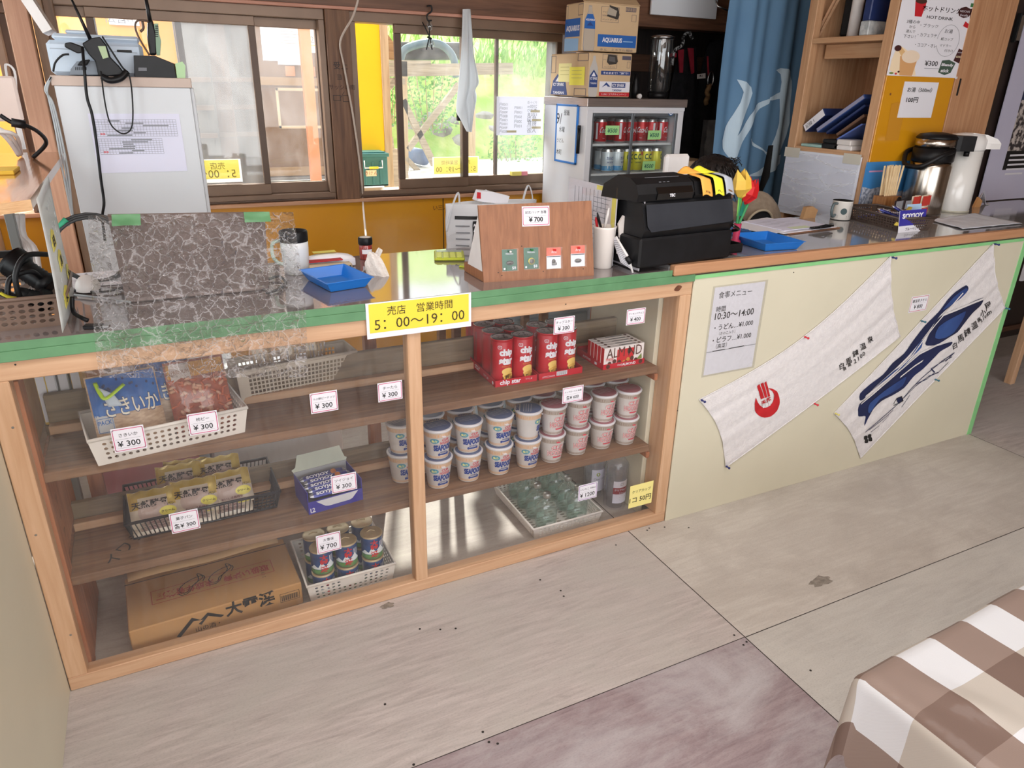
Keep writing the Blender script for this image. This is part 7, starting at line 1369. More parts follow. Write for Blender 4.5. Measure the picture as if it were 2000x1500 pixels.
q=MB();c=RM @ Vector((RW+.055,.12,.005));q.add([c,c+Vector((-.018,0,.045)),c+Vector((0,-.004,.075)),c+Vector((.018,0,.045)),c+Vector((0,-.012,.04))],[(0,1,4),(1,2,4),(2,3,4),(3,0,4),(0,3,2,1)],pm('stem_teal',(24,120,96)));q.add([c+Vector((.008,-.013,.045)),c+Vector((.03,-.012,.06)),c+Vector((.02,-.012,.035))],[(0,1,2)],pm('petal_cream',(230,210,180)));q.solo('paper_bud','small green paper bud standing in the side tray of the register','paper flower')
# ------------------------------------------------------------------ person bent behind the register
hc=aty(1391,352,.80);hc=Vector((hc.x,.80,hc.z))
def person():
    t=thing('person','person in a beige vest bent forward behind the cash register, only hair and shoulder showing','person',(hc.x+.08,1.0,0))
    J=[('pelvis',(.06,.34,.52),.125),('spine',(.07,.26,.68),.13),('chest',(.08,.16,.84),.145),('neck',(.03,.06,.97),.062),('headb',(.0,.01,1.04),.085),('head',(-.0,-.02,1.115),.088),
         ('sl',(-.12,.13,.90),.062),('el',(-.20,-.0,.72),.046),('hl',(-.12,-.02,.62),.034),('sr',(.28,.12,.90),.066),('er',(.33,-.02,.74),.048),('hr',(.22,-.0,.64),.034),
         ('kl',(-.08,-.02,.50),.075),('al',(-.08,.06,.09),.045),('fl',(-.08,-.06,.035),.035),('kr',(.20,-.02,.50),.075),('ar',(.20,.06,.09),.045),('fr',(.20,-.06,.035),.035),('hpl',(-.04,.32,.50),.095),('hpr',(.16,.32,.50),.095)]
    ix={j[0]:i for i,j in enumerate(J)};E=[('pelvis','spine'),('spine','chest'),('chest','neck'),('neck','headb'),('headb','head'),('chest','sl'),('sl','el'),('el','hl'),('chest','sr'),('sr','er'),('er','hr'),('pelvis','hpl'),('hpl','kl'),('kl','al'),('al','fl'),('pelvis','hpr'),('hpr','kr'),('kr','ar'),('ar','fr')]
    off=Vector((hc.x,hc.y+.02,0));dz=hc.z-1.115
    me=bpy.data.meshes.new('body');P=[off+Vector(j[1])+Vector((0,0,dz if j[1][2]>.6 else 0))-Vector(t.location) for j in J];me.from_pydata([tuple(p) for p in P],[(ix[a],ix[b]) for a,b in E],[]);me.update()
    o=bpy.data.objects.new('body',me);COL.objects.link(o);o.parent=t;md=o.modifiers.new('skin','SKIN');
    if not me.skin_vertices:
        bm=bmesh.new();bm.from_mesh(me);bm.verts.layers.skin.verify();bm.to_mesh(me);bm.free()
    for i,j in enumerate(J):me.skin_vertices[0].data[i].radius=(j[2],j[2])
    me.skin_vertices[0].data[0].use_root=True;md.use_smooth_shade=True;s2_=o.modifiers.new('smooth','SUBSURF');s2_.levels=2;s2_.render_levels=2
    me.materials.append(pm('dark_shirt',(24,24,28),(30,30,34),40,rough=.9))
    # hair: full head of short black hair seen from the crown
    hairm=pm('black_hair',(17,14,14),(34,28,27),60,rough=.45,stretch=(1,1,.15),bump=.4);hcl=hc-Vector(t.location);rr=random.Random(5)
    q=MB();q.sheet(lambda u,v:hcl+Vector((.108*math.cos(2*math.pi*u)*math.sin(math.pi*.72*v+.001),.118*math.sin(2*math.pi*u)*math.sin(math.pi*.72*v+.001)+.0,.112*math.cos(math.pi*.72*v)+.006*noise.noise((u*14,v*6,1)))),36,16,hairm)
    for i in range(420):
        a=rr.uniform(0,6.283);v=rr.uniform(.02,.62)*math.pi;p=hcl+Vector((.108*math.cos(a)*math.sin(v),.118*math.sin(a)*math.sin(v),.112*math.cos(v)));d=Vector((math.cos(a)*.6+.25,math.sin(a)*.6,-.95+.3*rr.random()));L=rr.uniform(.03,.06)
        n_=(p-hcl).normalized();q.tube([p,p+n_*.003+d*L*.5,p+n_*.001+d*L+Vector((0,0,-.008))],[.0032,.0028,.0006],hairm,4)
    for i in range(26):p=hcl+Vector((.07+.03*rr.random(),-.02+.06*rr.random(),.055+.03*rr.random()));q.tube(smooth_path([p,p+Vector((.02,-.004,.012*rr.uniform(-.5,1.5))),p+Vector((.045,-.006,.012*rr.uniform(-2,1.5)))],4),.0014,hairm,4)
    h=q.build('hair',t,recalc=False)
    # face looks down at the drawer behind the register
    skin=pm('skin',(206,160,134),(198,150,124),20,rough=.55);q=MB();fm=Matrix.Translation(hcl+Vector((-.0,-.03,-.045))) @ Matrix.Rotation(.75,4,'X');q.sheet(lambda u,v:fm @ Vector((.074*math.cos(2*math.pi*u)*math.sin(math.pi*v+.001),.085*math.sin(2*math.pi*u)*math.sin(math.pi*v+.001),.105*math.cos(math.pi*v))),24,16,skin);q.prism([(-.012,-.02),(.012,-.02),(.006,.03),(-.006,.03)],.075,.105,skin,fm @ Matrix.Rotation(R(90),4,'X'));
    for sx in (-1,1):q.lathe([(0,-.01),(.012,0),(0,.01)],WPL,10,fm @ Matrix.Translation((sx*.030,-.074,.02)),cap=False);q.lathe([(0,-.012),(.014,0),(0,.02)],skin,10,fm @ Matrix.Translation((sx*.076,.0,.0)),cap=False)
    q.box(-.022,.022,-.083,-.075,-.042,-.034,pm('lip',(170,100,90)),fm,b=.002);q.build('face',t,recalc=False)
    # beige vest with a piped armhole
    vm=pm('vest_beige',(168,152,132),(154,138,120),40,rough=.9,bump=.25);q=MB();c0=off+Vector((.08,.16,.84+dz))-Vector(t.location)
    f=lambda u,v:c0+Vector((.235*math.cos(2*math.pi*u)*(.62+.38*math.sin(math.pi*min(1,v*1.02)*.55+.15)),.165*math.sin(2*math.pi*u)+.12*(1-v)-.02,.13-.42*(1-v)+.02*math.sin(6.28*u*2)*.2+(.0 if v<.85 else .0)))
    q.sheet(lambda u,v:f(u,v) if v<1 else f(u,1),40,14,vm)
    q.sheet(lambda u,v:(lambda p:Vector((c0.x-.02+(p.x-c0.x+.02)*(1-v*.78),c0.y-.02+(p.y-c0.y+.02)*(1-v*.78),p.z+.075*math.sin(v*1.57))))(f(u,1)),40,8,vm)
    vc=aty(1468,452,.98)-Vector(t.location);q.sheet(lambda u,v:vc+Vector((.17*math.cos(6.2832*u)*math.sin(math.pi*v+.001),.115*math.sin(6.2832*u)*math.sin(math.pi*v+.001),.20*math.cos(math.pi*v)+.004*math.sin(u*40))),32,16,vm)
    q.build('vest',t,recalc=False)
    q=MB();ac=aty(1482,440,.86)-Vector(t.location);q.tube([ac+Vector((.085*math.cos(a),-.01*math.sin(a),.075*math.sin(a))) for a in [R(x) for x in range(-20,201,12)]],.006,pm('vest_piping',(206,192,166),rough=.8),7);q.poly([(.082*math.cos(a),.072*math.sin(a)) for a in [R(x) for x in range(0,181,12)]],lambda a,b:ac+Vector((a,.0,b)),MATS['dark_shirt'],.02);q.build('armhole',t,recalc=False)
    # stool under the person
    s=thing('stool','round stool under the person behind the register','stool',(hc.x+.08,hc.y+.38,0));q=MB();q.lathe([(.16,.35),(.17,.36),(.17,.385),(.15,.39),(0,.39)],BLKM,24);q.build('seat',s)
    for k in range(4):q=MB();a=k*1.571+.785;q.tube([(.12*math.cos(a),.12*math.sin(a),.35),(.17*math.cos(a),.17*math.sin(a),0)],.012,CHROME,8);q.build('leg',s)
person()
# ------------------------------------------------------------------ right counter: papers, trays, mug, baskets, pots
q=MB();A=[atz(1440,452,HR),atz(1508,458,HR),atz(1632,452,HR),atz(1560,425,HR)]
def clipb():
    t=thing('clipboard','brown clipboard with a stack of white papers on the right counter','clipboard',(A[0]+A[2])/2);M=Matrix.Translation(Vector((2.25,.27,HR))) @ Matrix.Rotation(.10,4,'Z');L=Matrix.Translation(-Vector(t.location)) @ M
    q=MB();q.box(0,.32,0,.23,.001,.004,pm('clip_brown',(150,106,78),(136,94,68),30),L);q.build('board',t);q=MB();q.box(.14,.27,-.004,.018,.013,.018,BLK,L);q.box(.17,.24,-.012,.004,.013,.020,BLK,L);q.tube([L @ Vector((.15,.0,.018)),L @ Vector((.20,-.012,.026)),L @ Vector((.26,.0,.018))],.003,BLK,7);q.build('clip',t)
    q=MB();q.box(-.03,.31,.01,.24,.0042,.007,WHT,L,b=0);q.box(-.09,.24,.03,.26,.0072,.0095,WHT,L @ Matrix.Rotation(.12,4,'Z'),b=0);q.box(.0,.28,.03,.25,.010,.0125,pm('cool_paper',(222,222,240)),L @ Matrix.Rotation(-.06,4,'Z'),b=0);g=lambda u,v:L @ Matrix.Rotation(-.06,4,'Z') @ Vector((u,v,.0131));q.rect(.06,.17,.035,.075,g,pm('pale_green_note',(216,228,196)))
    for k in range(8):q.line([(.02+.05*(k%3),.10+.016*k),(.1+.05*(k%3),.10+.016*k)],g,.002,GRAYP)
    q.build('papers',t)
clipb()
calcb=pm('calc_blue',(48,92,150),(42,84,140),8,rough=.4);calc(Vector((2.02,.34,HR)),.1,.11,.15,calcb,'blue calculator half under the papers on the right counter',0)
a,b=atz(1468,488,HR),atz(1533,481,HR);coin_tray(Vector((1.905,.055,HR)),.17,.20,-.10,.030,'empty blue coin tray right of the cash register')
q=MB();p=aty(1578,424,.62);q.prism([(0,0),(.075,-.004),(.085,.035),(.05,.052),(.012,.05)],0,.02,pm('kraft_fold',(186,146,104),(170,130,90),20),Matrix.Translation(Vector((aty(1567,424,.54).x,.535,HR))) @ Matrix(((1,0,0,0),(0,0,1,0),(0,1,0,0),(0,0,0,1))));q.solo('kraft_packet','folded brown paper packet at the foot of the whiteboard','packet')
# black and white mug
p=Vector((aty(1641,425,.47).x,.47,HR));t=thing('coffee_mug','white enamel mug with dark rim and drawings on the right counter','mug',p);q=MB();q.lathe([(.040,0),(.042,.003),(.042,.078),(.0435,.083),(.041,.083),(.039,.076),(0,.074)],pm('mug_enamel',(224,220,214),(216,212,206),9,rough=.3),28,cap=False,mats=[INK,None,None,INK,INK,INK]);g=lambda u,v:Vector((.0426*math.sin(u/.0426-.5),-.0426*math.cos(u/.0426-.5),v));q.disc(-.006,.040,.014,g,pm('mug_teal',(60,80,84)),14,.014,cell=.008);[q.line([(.02,.02+.006*k),(.042,.02+.006*k)],g,.0022,GRAYP) for k in range(8)];[q.line([(-.03,.012+.004*k),(.01,.012+.004*k)],g,.0014,INK) for k in range(3)];q.build('cup',t);q=MB();q.tube(smooth_path([(-.040,-.005,.072),(-.066,-.008,.070),(-.074,-.010,.040),(-.062,-.008,.018),(-.040,-.004,.022)],5),.006,pm('mug_handle',(86,100,104),rough=.35),8);q.build('handle',t)
# brown perforated basket with snack bars, price board
BA,BBp=atz(1652,426,HR),atz(1752,452,HR);d=BBp-BA;dk_o=BBp;rz=math.atan2(BBp.y-BA.y,BBp.x-BA.x)
basket('plastic_basket','dark brown perforated basket of snack bars on the right counter','basket',BA,d.length,rz,.15,.055,18,4,12,pm('dark_brown_basket',(84,70,62),(76,62,56),14,rough=.45),.014,.33)
Mb2=Matrix.Translation(BA) @ Matrix.Rotation(rz,4,'Z')
for k in range(5):dup(br0,Mb2 @ Vector((d.length*(.25+.13*k),.07+.025*(k%3),.03+.006*k)),label=['foil snack bar at the far end of the dark brown basket','second foil snack bar in the dark brown basket','foil snack bar in the middle of the dark brown basket','fourth foil snack bar in the dark brown basket','foil snack bar nearest the blue display board'][k],rot=(.3,.2*k-.3,rz+1.1),group='snack bars in the dark brown basket')
sa,sb=atz(1754,455,HR),atz(1803,449,HR);sb.y=sa.y;w=aty(1806,448,sa.y).x-sa.x;t=thing('display_board','blue and white snack bar display board leaning at the counter front','display board',sa);q=MB();M=Matrix.Rotation(-.15,4,'X');q.box(0,w,0,.0015,0,.088,WHT,M,b=0);g=lambda u,v:M @ Vector((u,-.0007,v));g2=lambda u,v:M @ Vector((u,-.0013,v));q.rect(0,w,.026,.088,g,sj);q.text('SOYJOY',g2,WHT,x=w*.5,y=.062,w=w*.8,h=.026,bold=.05);q.text('ブルーベリー',g2,INK,x=w*.5,y=.013,w=w*.5);q.build('card',t);q=MB();q.box(w*.3,w*.7,.004,.05,0,.003,WHT);q.build('foot',t)
q=MB();c0,c1=aty(1750,440,sa.y+.02),aty(1778,405,sa.y+.05);q.tube([c0,c1],.009,pm('yellow_sachet',(240,214,90),(232,204,80),12),8,flat=.4);q.solo('yellow_sachet','yellow stick sachet standing at the corner of the dark brown basket','sachet')
q=MB();q.box(0,.09,.0,.002,.0,.10,pm('pale_blue_card',(176,206,236)),Matrix.Translation(sa+Vector((w*.72,.05,0))) @ Matrix.Rotation(-.2,4,'X'),b=0);q.solo('pale_blue_card','pale blue card standing behind the display board','card')
# chopsticks holder
p=Vector((aty(1732,390,.50).x,.50,HR));t=thing('stick_holder','wooden holder with a carved mark beside the coffee sticks','holder',p);q=MB();bam=wood('bamboo_dark',(176,122,72),(138,88,48),2,.45);q.prism([(-.05,-.035),(.05,-.035),(.05,.035),(-.05,.035)],0,.085,bam);q.lathe([(.014,.0),(.012,.004)],BLK,12,Matrix.Translation((.036,-.0352,.07)) @ Matrix.Rotation(1.57,4,'X'));q.rrect(-.018,.014,.015,.034,pl((0,-.0354,0),(1,0,0),(0,0,1),.0006),.002,pm('brand_mark',(96,58,34)),.007);q.build('holder',t)
for k in range(14):q=MB();x=-.036+.012*(k%7);y=-.012+.024*(k//7);q.box(-.0045,.0045,-.003,.003,.0,.135,pm('wood_stick',(240,214,170),(228,200,152),20),Matrix.Translation(p+Vector((x,y,.086))) @ Matrix.Rotation(.04*(k%7-3),4,'Y') @ Matrix.Rotation(.05*math.sin(k),4,'X'));q.solo('wooden_stick','pale wooden stirring stick standing in the carved wooden holder','stick','wooden sticks in the holder')
def pack_set(px,n,m,m2,lab,z):
    for k in range(n):
        P=Vector((aty(px+9*k,395,.36).x,.37+.012*(k%2),HR));q=MB();q.sheet(lambda u,v:P+Vector((.045*(u-.5),-.006*math.sin(math.pi*u),z*v)),6,10,m);q.sheet(lambda u,v:P+Vector((.045*(u-.5),.006*math.sin(math.pi*u),z*v)),6,10,m);q.rect(-.02,.02,z*.55,z*.98,lambda u,v:P+Vector((u,-.0075,v)),m2);q.rect(-.014,.014,z*.2,z*.45,lambda u,v:P+Vector((u,-.0075,v)),m2);q.solo('coffee_stick',lab[k],'sachet','instant drink sticks beside the pot',recalc=False)
dkf2=pm('sachet_dark',(44,34,36),(70,52,50),60,rough=.3);crm=pm('sachet_cream',(236,224,206),(220,190,150),30,rough=.35)
pack_set(1758,3,dkf2,pm('sachet_silver',(150,150,156),rough=.3),['dark drink sachet nearest the wooden holder','dark drink sachet, second from the wooden holder','dark drink sachet, third from the wooden holder'],.085);pack_set(1790,4,crm,pm('sachet_red',(196,60,50),rough=.4),['cream and red drink sachet beside the dark ones','second cream and red drink sachet','third cream and red drink sachet','cream and red drink sachet nearest the steel pot'],.10)
# mountain photograph card behind the sticks
A0,A1=aty(1678,395,.585),aty(1762,395,.585);zt=aty(1720,316,.585).z;q=MB();q.box(A0.x,A1.x,.585,.588,HR+.001,zt,pm('photo_sky',(52,126,190),(64,140,204),3),b=0);g=lambda u,v:Vector((A0.x+u*(A1.x-A0.x),.5845,HR+v*(zt-HR)));q.poly([(0,0),(1,0),(1,.42),(.8,.36),(.62,.42),(.4,.50),(.2,.46),(0,.52)],g,pm('photo_snow',(190,196,210),(110,120,140),60,rough=.5,contrast=(.4,.6)));q.rect(.08,.38,.80,.83,lambda u,v:g(u,v)+Vector((0,-.0006,0)),pm('photo_pink',(200,150,190)));q.solo('mountain_picture','blue sky mountain picture standing behind the wooden sticks','picture')
# vacuum pots
ss=pm('pot_steel',(196,188,178),(176,166,156),6,rough=.22,metal=1,stretch=(40,40,.5))
def pot(x,y,r,lab,body,head,steel):
    t=thing('vacuum_pot',lab,'pot',(x,y,HR));
    if steel:
        q=MB();q.lathe([(r*.98,0),(r,.005),(r,.215),(r*.93,.235)],body,36);q.build('body',t);q=MB();q.lathe([(r*.94,.235),(r*.98,.24),(r*.97,.295)],head,32);q.build('collar',t);q=MB();q.lathe([(r*.94,.295),(r*.94,.338)],body,32);q.build('band',t)
        q=MB();q.lathe([(r*.95,.337),(r*.96,.342),(r*.80,.356),(r*.3,.364),(0,.365)],head,32,cap=False);q.prism([(-.2*r,-r*.46),(r*1.05,-r*.40),(r*1.75,-r*.28),(r*1.75,r*.28),(r*1.05,r*.40),(-.2*r,r*.46)],.285,.352,head,Matrix.Rotation(-.62,4,'Z'));q.cyl(r*1.55*math.cos(-.62),r*1.55*math.sin(-.62),.262,.286,.012,head);q.build('spout_lid',t)
        q=MB();pts=smooth_path([(-.01,-r*1.06,.285),(-r*.75,-r*.98,.268),(-r*1.35,-r*.5,.222),(-r*1.42,0,.215),(-r*1.35,r*.5,.222),(-r*.75,r*.98,.268),(-.01,r*1.06,.285)],6);q.tube(pts,.011,head,8);q.build('carry_handle',t)
    else:
        q=MB();q.lathe([(r*.97,0),(r,.005),(r*.99,.285)],body,36);q.lathe([(r*1.01,.0),(r*1.02,.006),(r*1.0,.010)],pm('pot_base',(200,196,180)),32);g=lambda u,v:Vector(((r+.0008)*math.sin(u/r),-(r+.0008)*math.cos(u/r),v));q.text('ZOJIRUSHI',g,GRAYP,x=.025,y=.255,w=.022,cell=.01);q.build('body',t);q=MB();q.lathe([(r*1.0,.286),(r*1.04,.29),(r*1.03,.33),(r*.85,.355),(r*.3,.362),(0,.363)],head,32,cap=False)
        q.prism([(0,-r*.62),(r*1.1,-r*.56),(r*1.75,-r*.40),(r*1.95,0),(r*1.75,r*.40),(r*1.1,r*.56),(0,r*.62)],.293,.318,head,Matrix.Rotation(-.55,4,'Z'));q.prism([(0,.318),(r*1.7,.318),(r*1.45,.338),(r*.8,.356),(0,.362)],-r*.5,r*.5,head,Matrix.Rotation(-.55,4,'Z') @ Matrix(((1,0,0,0),(0,0,1,0),(0,1,0,0),(0,0,0,1))));q.build('spout_lid',t)
P1=aty(1800,398,.485);P2=aty(1856,410,.46)
pot(P1.x,.485,.092,'stainless vacuum pot with a black lid and handle on the right counter',ss,BLK,True);pot(P2.x+.005,.465,.080,'white vacuum pot with a beak lid right of the steel pot',pm('pot_white',(232,230,226),(226,224,220),5,rough=.2,coat=.4),pm('pot_lid_white',(236,234,232),(230,228,226),5,rough=.25),False)
# cloth papers at the right end
cl2=pm('paper_cloth',(222,226,234),(214,218,228),20,rough=.9,bump=.3)
B4=[atz(1818,432,HR),atz(1880,449,HR),atz(1996,438,HR),atz(1905,419,HR)];fn=quadfn(B4[0],B4[1],B4[2],B4[3]);q=MB();q.sheet(lambda u,v:fn(u,v)+Vector((0,0,.004+.006*abs(noise.noise((u*3,v*4,2)))+.012*max(0,.15-u))),24,20,cl2);q.solo('cloth_sheet','pale folded cloth lying flat at the right end of the counter','cloth',solid=.002,recalc=False)
p=atz(1912,416,HR);q=MB();q.sheet(lambda u,v:Vector((aty(1905,415,.5).x+.14*u+.06*v,.50+.02*u+.05*v,HR+.003+.075*max(0,1-abs(u-.25)*2.4)*(1-v*.6)+.01*noise.noise((u*5,v*5,7)))),20,12,WHT);q.solo('crumpled_paper','crumpled white paper peak behind the pale folded cloth','paper',solid=.0012,recalc=False)
q=MB();c=Vector((aty(1896,415,.5).x,.49,HR));q.prism([(0,0),(.05,0),(.055,.03),(.02,.05)],0,.012,pm('tan_scrap',(206,150,96)),Matrix.Translation(c) @ Matrix(((1,0,0,0),(0,0,1,0),(0,1,0,0),(0,0,0,1))));q.solo('tan_scrap','small tan paper scrap next to the crumpled white paper','scrap')

# ------------------------------------------------------------------ open shelf unit with yellow end panel
shw_=wood('shelf_pine',(208,166,128),(182,136,98),2,.55);shx=wood('shelf_pine_y',(208,168,130),(184,138,100),1,.55)
KX,K0,K1=3.03,.60,1.10;zA,zB=1.245,1.745;t=thing('shelf_unit','open wooden shelf unit with a yellow painted end panel','shelf unit',(KX+.25,.85,0));TH=2.15
def kp(name,*b,m=shw_):
    q=MB();[q.box(*x,m) for x in b];return q.build(name,t,world=True)
kp('post',(KX,KX+.045,K0,K0+.05,0,TH));kp('post',(KX,KX+.045,K1-.05,K1,0,TH))
kp('side_panel',(KX+.046,KX+.46,K1-.03,K1,0,TH));kp('back_panel',(KX+.46,KX+.475,K0+.01,K1,0,TH),m=wood('shelf_back',(184,136,98),(158,110,76),2,.6))
for z in (zA,zB,.97):
    kp('shelf_board',(KX+.002,KX+.459,K0+.051,K1-.051,z-.025,z),m=shx)
kp('rail',(KX+.10,KX+.13,K0+.051,K1-.051,zB-.09,zB-.026),m=shx);kp('top_rail',(KX,KX+.03,K0+.051,K1-.051,TH-.06,TH),m=shx)
q=MB();q.box(KX+.004,KX+.475,K0-.008,K0-.001,.0,TH,yel)
for x,z in ((KX+.02,1.95),(KX+.02,1.90),(KX+.05,1.50),(KX+.18,1.49),(KX+.24,1.48)):q.disc(x,z,.006,pl((0,K0-.0085,0),(1,0,0),(0,0,1),.0006),pm('nail_rust',(130,80,40)),8)
q.poly([(KX+.08,1.30),(KX+.17,1.30),(KX+.17,1.45),(KX+.13,1.47),(KX+.07,1.46)],pl((0,K0-.0085,0),(1,0,0),(0,0,1),.0006),pm('tape_mark',(200,138,30),rough=.7));q.build('end_panel',t,world=True,recalc=False)
# wide timber pillar to the right
WBX0=KX+.478;WBX1=aty(1957,130,K0-.01).x;q=MB();q.box(WBX0,WBX1,K0-.012,K0+.10,0,2.55,wood('pillar_plank',(202,156,118),(174,124,88),2,.5,sc=.8));q.box(WBX0+.03,WBX0+.042,K0-.0135,K0-.0121,1.5,1.575,INK,b=0);q.struct('trim_6')
q=MB();q.box(WBX1+.002,5.9,.84,.90,0,2.55,pm('dark_door',(52,40,36),(36,28,26),4,rough=.35));q.box(WBX1+.4,5.9,.825,.839,.05,.085,wood('dark_rail',(96,66,48),(70,46,34),0));q.struct('door_1')
q=MB();p=aty(1990,55,.83);q.box(p.x-.02,p.x+.02,.82,.838,p.z-.06,p.z+.06,CHROME);q.box(p.x-.03,p.x-.02,.815,.838,p.z-.07,p.z+.07,BLKM);q.solo('door_hinge','steel hinge high on the dark door at the right edge','hinge')
# hot drink poster
def nm(px,py,Y):return aty(px,py,Y)
HY=K0-.0095;a=(aty(1731,150,HY),aty(1873,150,HY),aty(1905,0,HY),aty(1756,0,HY));w=a[1].x-a[0].x;hh=.29;z0=(a[0].z+a[1].z)/2;cx=(a[0].x+a[1].x)/2
t=thing('hot_drink_poster','handwritten white hot drink poster on the yellow panel','poster',(cx,HY,z0));q=MB();q.box(-w/2,w/2,-.0006,.0006,0,hh+.05,WHT,b=0);hs=(aty(1750,20,HY).z-z0)
g=lambda u,v:Vector((-w/2+u*w,-.0013,v*.31));g2=lambda u,v:g(u,v)+Vector((0,-.0006,0));g3=lambda u,v:g(u,v)+Vector((0,-.0012,0))
ph=lambda py:(aty(1800,py,HY).z-z0)/.31
T=lambda s,x,py,wd,**k:q.text(s,g,INK,x=x,y=ph(py),w=wd,**k)
T('ホットドリンク',.54,15,.52,h=.072,bold=.012);T('HOT DRINK',.54,32,.36,h=.04,bold=.012)
T('3種の中',.20,44,.17);T('から',.20,54,.08);T('選んで',.19,63,.12);T('下さい！',.19,73,.16);T('・ブラック',.42,49,.24,h=.046);T('・カフェラテ',.42,68,.26,h=.046);T('・ココア・オレ',.43,88,.29,h=.046)
T('お湯',.70,57,.11);T('紙コップ',.70,73,.17);T('マドラー',.70,86,.16);T('付き○',.76,96,.12);T('¥300',.56,123,.18,h=.07,bold=.012);q.line([(.48,ph(133)),(.68,ph(133))],g,.006,GRAYP)
q.line([(.72+.155*math.cos(R(x)),ph(76)+.21*math.sin(R(x))) for x in range(-160,181,12)],g,.004,GRAYP)
mk_d=pm('logo_brown',(70,34,36),rough=.5);mk_g=pm('logo_green',(70,92,78),rough=.5)
q.disc(.86,ph(16),.095,g,mk_d,8,.075);q.text('NESCAFE',g2,WHT,x=.86,y=ph(14),w=.14);q.text('Excella',g2,WHT,x=.86,y=ph(22),w=.11);q.poly([(.93,ph(8)),(.98,ph(5)),(1.0,ph(24)),(.95,ph(28))],g,mk_d);q.poly([(.90,ph(34)),(.97,ph(40)),(.95,ph(48)),(.88,ph(44))],g,RED)
q.poly([(.90,ph(90)),(.99,ph(95)),(.98,ph(122)),(.86,ph(115))],g,mk_d);q.text('NESCAFE',g2,WHT,x=.93,y=ph(98),w=.08);q.text('GOLD',g2,pm('logo_cream',(240,226,190)),x=.93,y=ph(107),w=.10,bold=.03)
q.poly([(.70,ph(116)),(.80,ph(114)),(.90,ph(120)),(.86,ph(140)),(.78,ph(145)),(.68,ph(140))],g,mk_g);q.text('Blendy',g2,WHT,x=.79,y=ph(125),w=.17,h=.05,bold=.04);q.text('stick',g2,WHT,x=.77,y=ph(136),w=.12,bold=.03)
q.poly([(.17,ph(2)),(.32,ph(2)),(.29,ph(33)),(.20,ph(33))],g,RED);q.disc(.245,ph(2),.075,g2,pm('coffee_dark',(70,44,34)),14,.035)
cr_=pm('latte_tan',(216,164,110),rough=.6);q.poly([(.02,ph(120)),(.06,ph(92)),(.14,ph(95)),(.30,ph(110)),(.38,ph(148)),(.14,ph(149)),(.02,ph(140))],g,pm('latte_pale',(246,224,190)));q.poly([(.12,ph(112)),(.36,ph(112)),(.33,ph(149)),(.16,ph(149))],g2,cr_);q.disc(.26,ph(112),.12,g3,pm('latte_foam',(240,220,196)),18,.085);q.poly([(.05,ph(96)),(.10,ph(92)),(.22,ph(110)),(.16,ph(116))],g2,pm('latte_gold',(226,186,130)));q.disc(.07,ph(97),.045,g3,mk_d,12,.04);q.disc(.05,ph(145),.03,g2,pm('print_leaf',(60,110,70)),8,.014);q.disc(.14,ph(142),.014,g3,mk_d,8);q.disc(.11,ph(146),.014,g3,RED,8)
q.build('poster_sheet',t,recalc=False);q=MB();q.box(w*.44,w*.47,-.004,-.0018,-.004,.006,WPL);q.box(w*.42,w*.52,-.002,-.0008,ph(4)*.31,ph(-4)*.31,pm('tape_green2',(60,120,70)),b=0);q.build('tape',t)
a0,a1=aty(1752,230,HY),aty(1818,230,HY);zt_,zb_=aty(1795,160,HY).z,aty(1785,230,HY).z;w=a1.x-a0.x;h=zt_-zb_;q=MB();q.box(a0.x,a1.x,HY-.0006,HY+.0006,zb_,zt_,WHT,b=0);g=pl((a0.x,HY-.0006,zb_),(1,0,0),(0,0,1),.0007);q.text('お湯（500ml）',g,INK,x=w*.48,y=h*.78,w=w*.72,h=h*.14,bold=.012);q.text('100円',g,INK,x=w*.32,y=h*.5,w=w*.34,h=h*.15,bold=.02);q.solo('hot_water_notice','small white hot water notice under the hot drink poster','notice',recalc=False)
# big framed photograph poster on the dark door
PY_=.822;a=aty(1912,393,PY_);b=aty(1985,100,PY_);q=MB();x0=(a.x+b.x)/2;q.box(x0,x0+.75,PY_,PY_+.004,a.z,a.z+1.1,pm('poster_lilac',(206,204,226),(200,198,220),3,rough=.8),b=0);g=lambda u,v:Vector((u,PY_-.0008,v));g2=lambda u,v:Vector((u,PY_-.0016,v));g3=lambda u,v:Vector((u,PY_-.0024,v));c=aty(1957,332,PY_);d_=aty(1985,205,PY_);e=aty(1968,295,PY_);q.rect(c.x,x0+.68,c.z,e.z,g,INK);q.rect(c.x,x0+.68,e.z,aty(1993,195,PY_).z,g,pm('photo_rocks',(206,196,190),(60,54,56),34,rough=.6,contrast=(.42,.55)));q.rect(c.x,x0+.68,aty(1993,195,PY_).z,a.z+1.0,g,pm('photo_peak',(60,72,110),(30,38,66),6,rough=.6))
for k in range(5):q.line([(c.x+.04,e.z-.025-.026*k),(c.x+.04+.16+.06*(k%2),e.z-.025-.026*k)],g2,.010,WHT)
q.solo('mountain_poster','large pale bordered rocky mountain photograph hung on the dark door','poster',recalc=False)
q=MB();a=aty(1990,548,.6);q.sheet(lambda u,v:Vector((a.x+.0+.5*u,.60+.01*math.sin(u*8),a.z+.30*v-.01*math.sin(u*14)*(1-v))),16,6,WHT);q.solo('white_sheet','white cloth edge hanging under the counter at the far right','cloth',recalc=False)
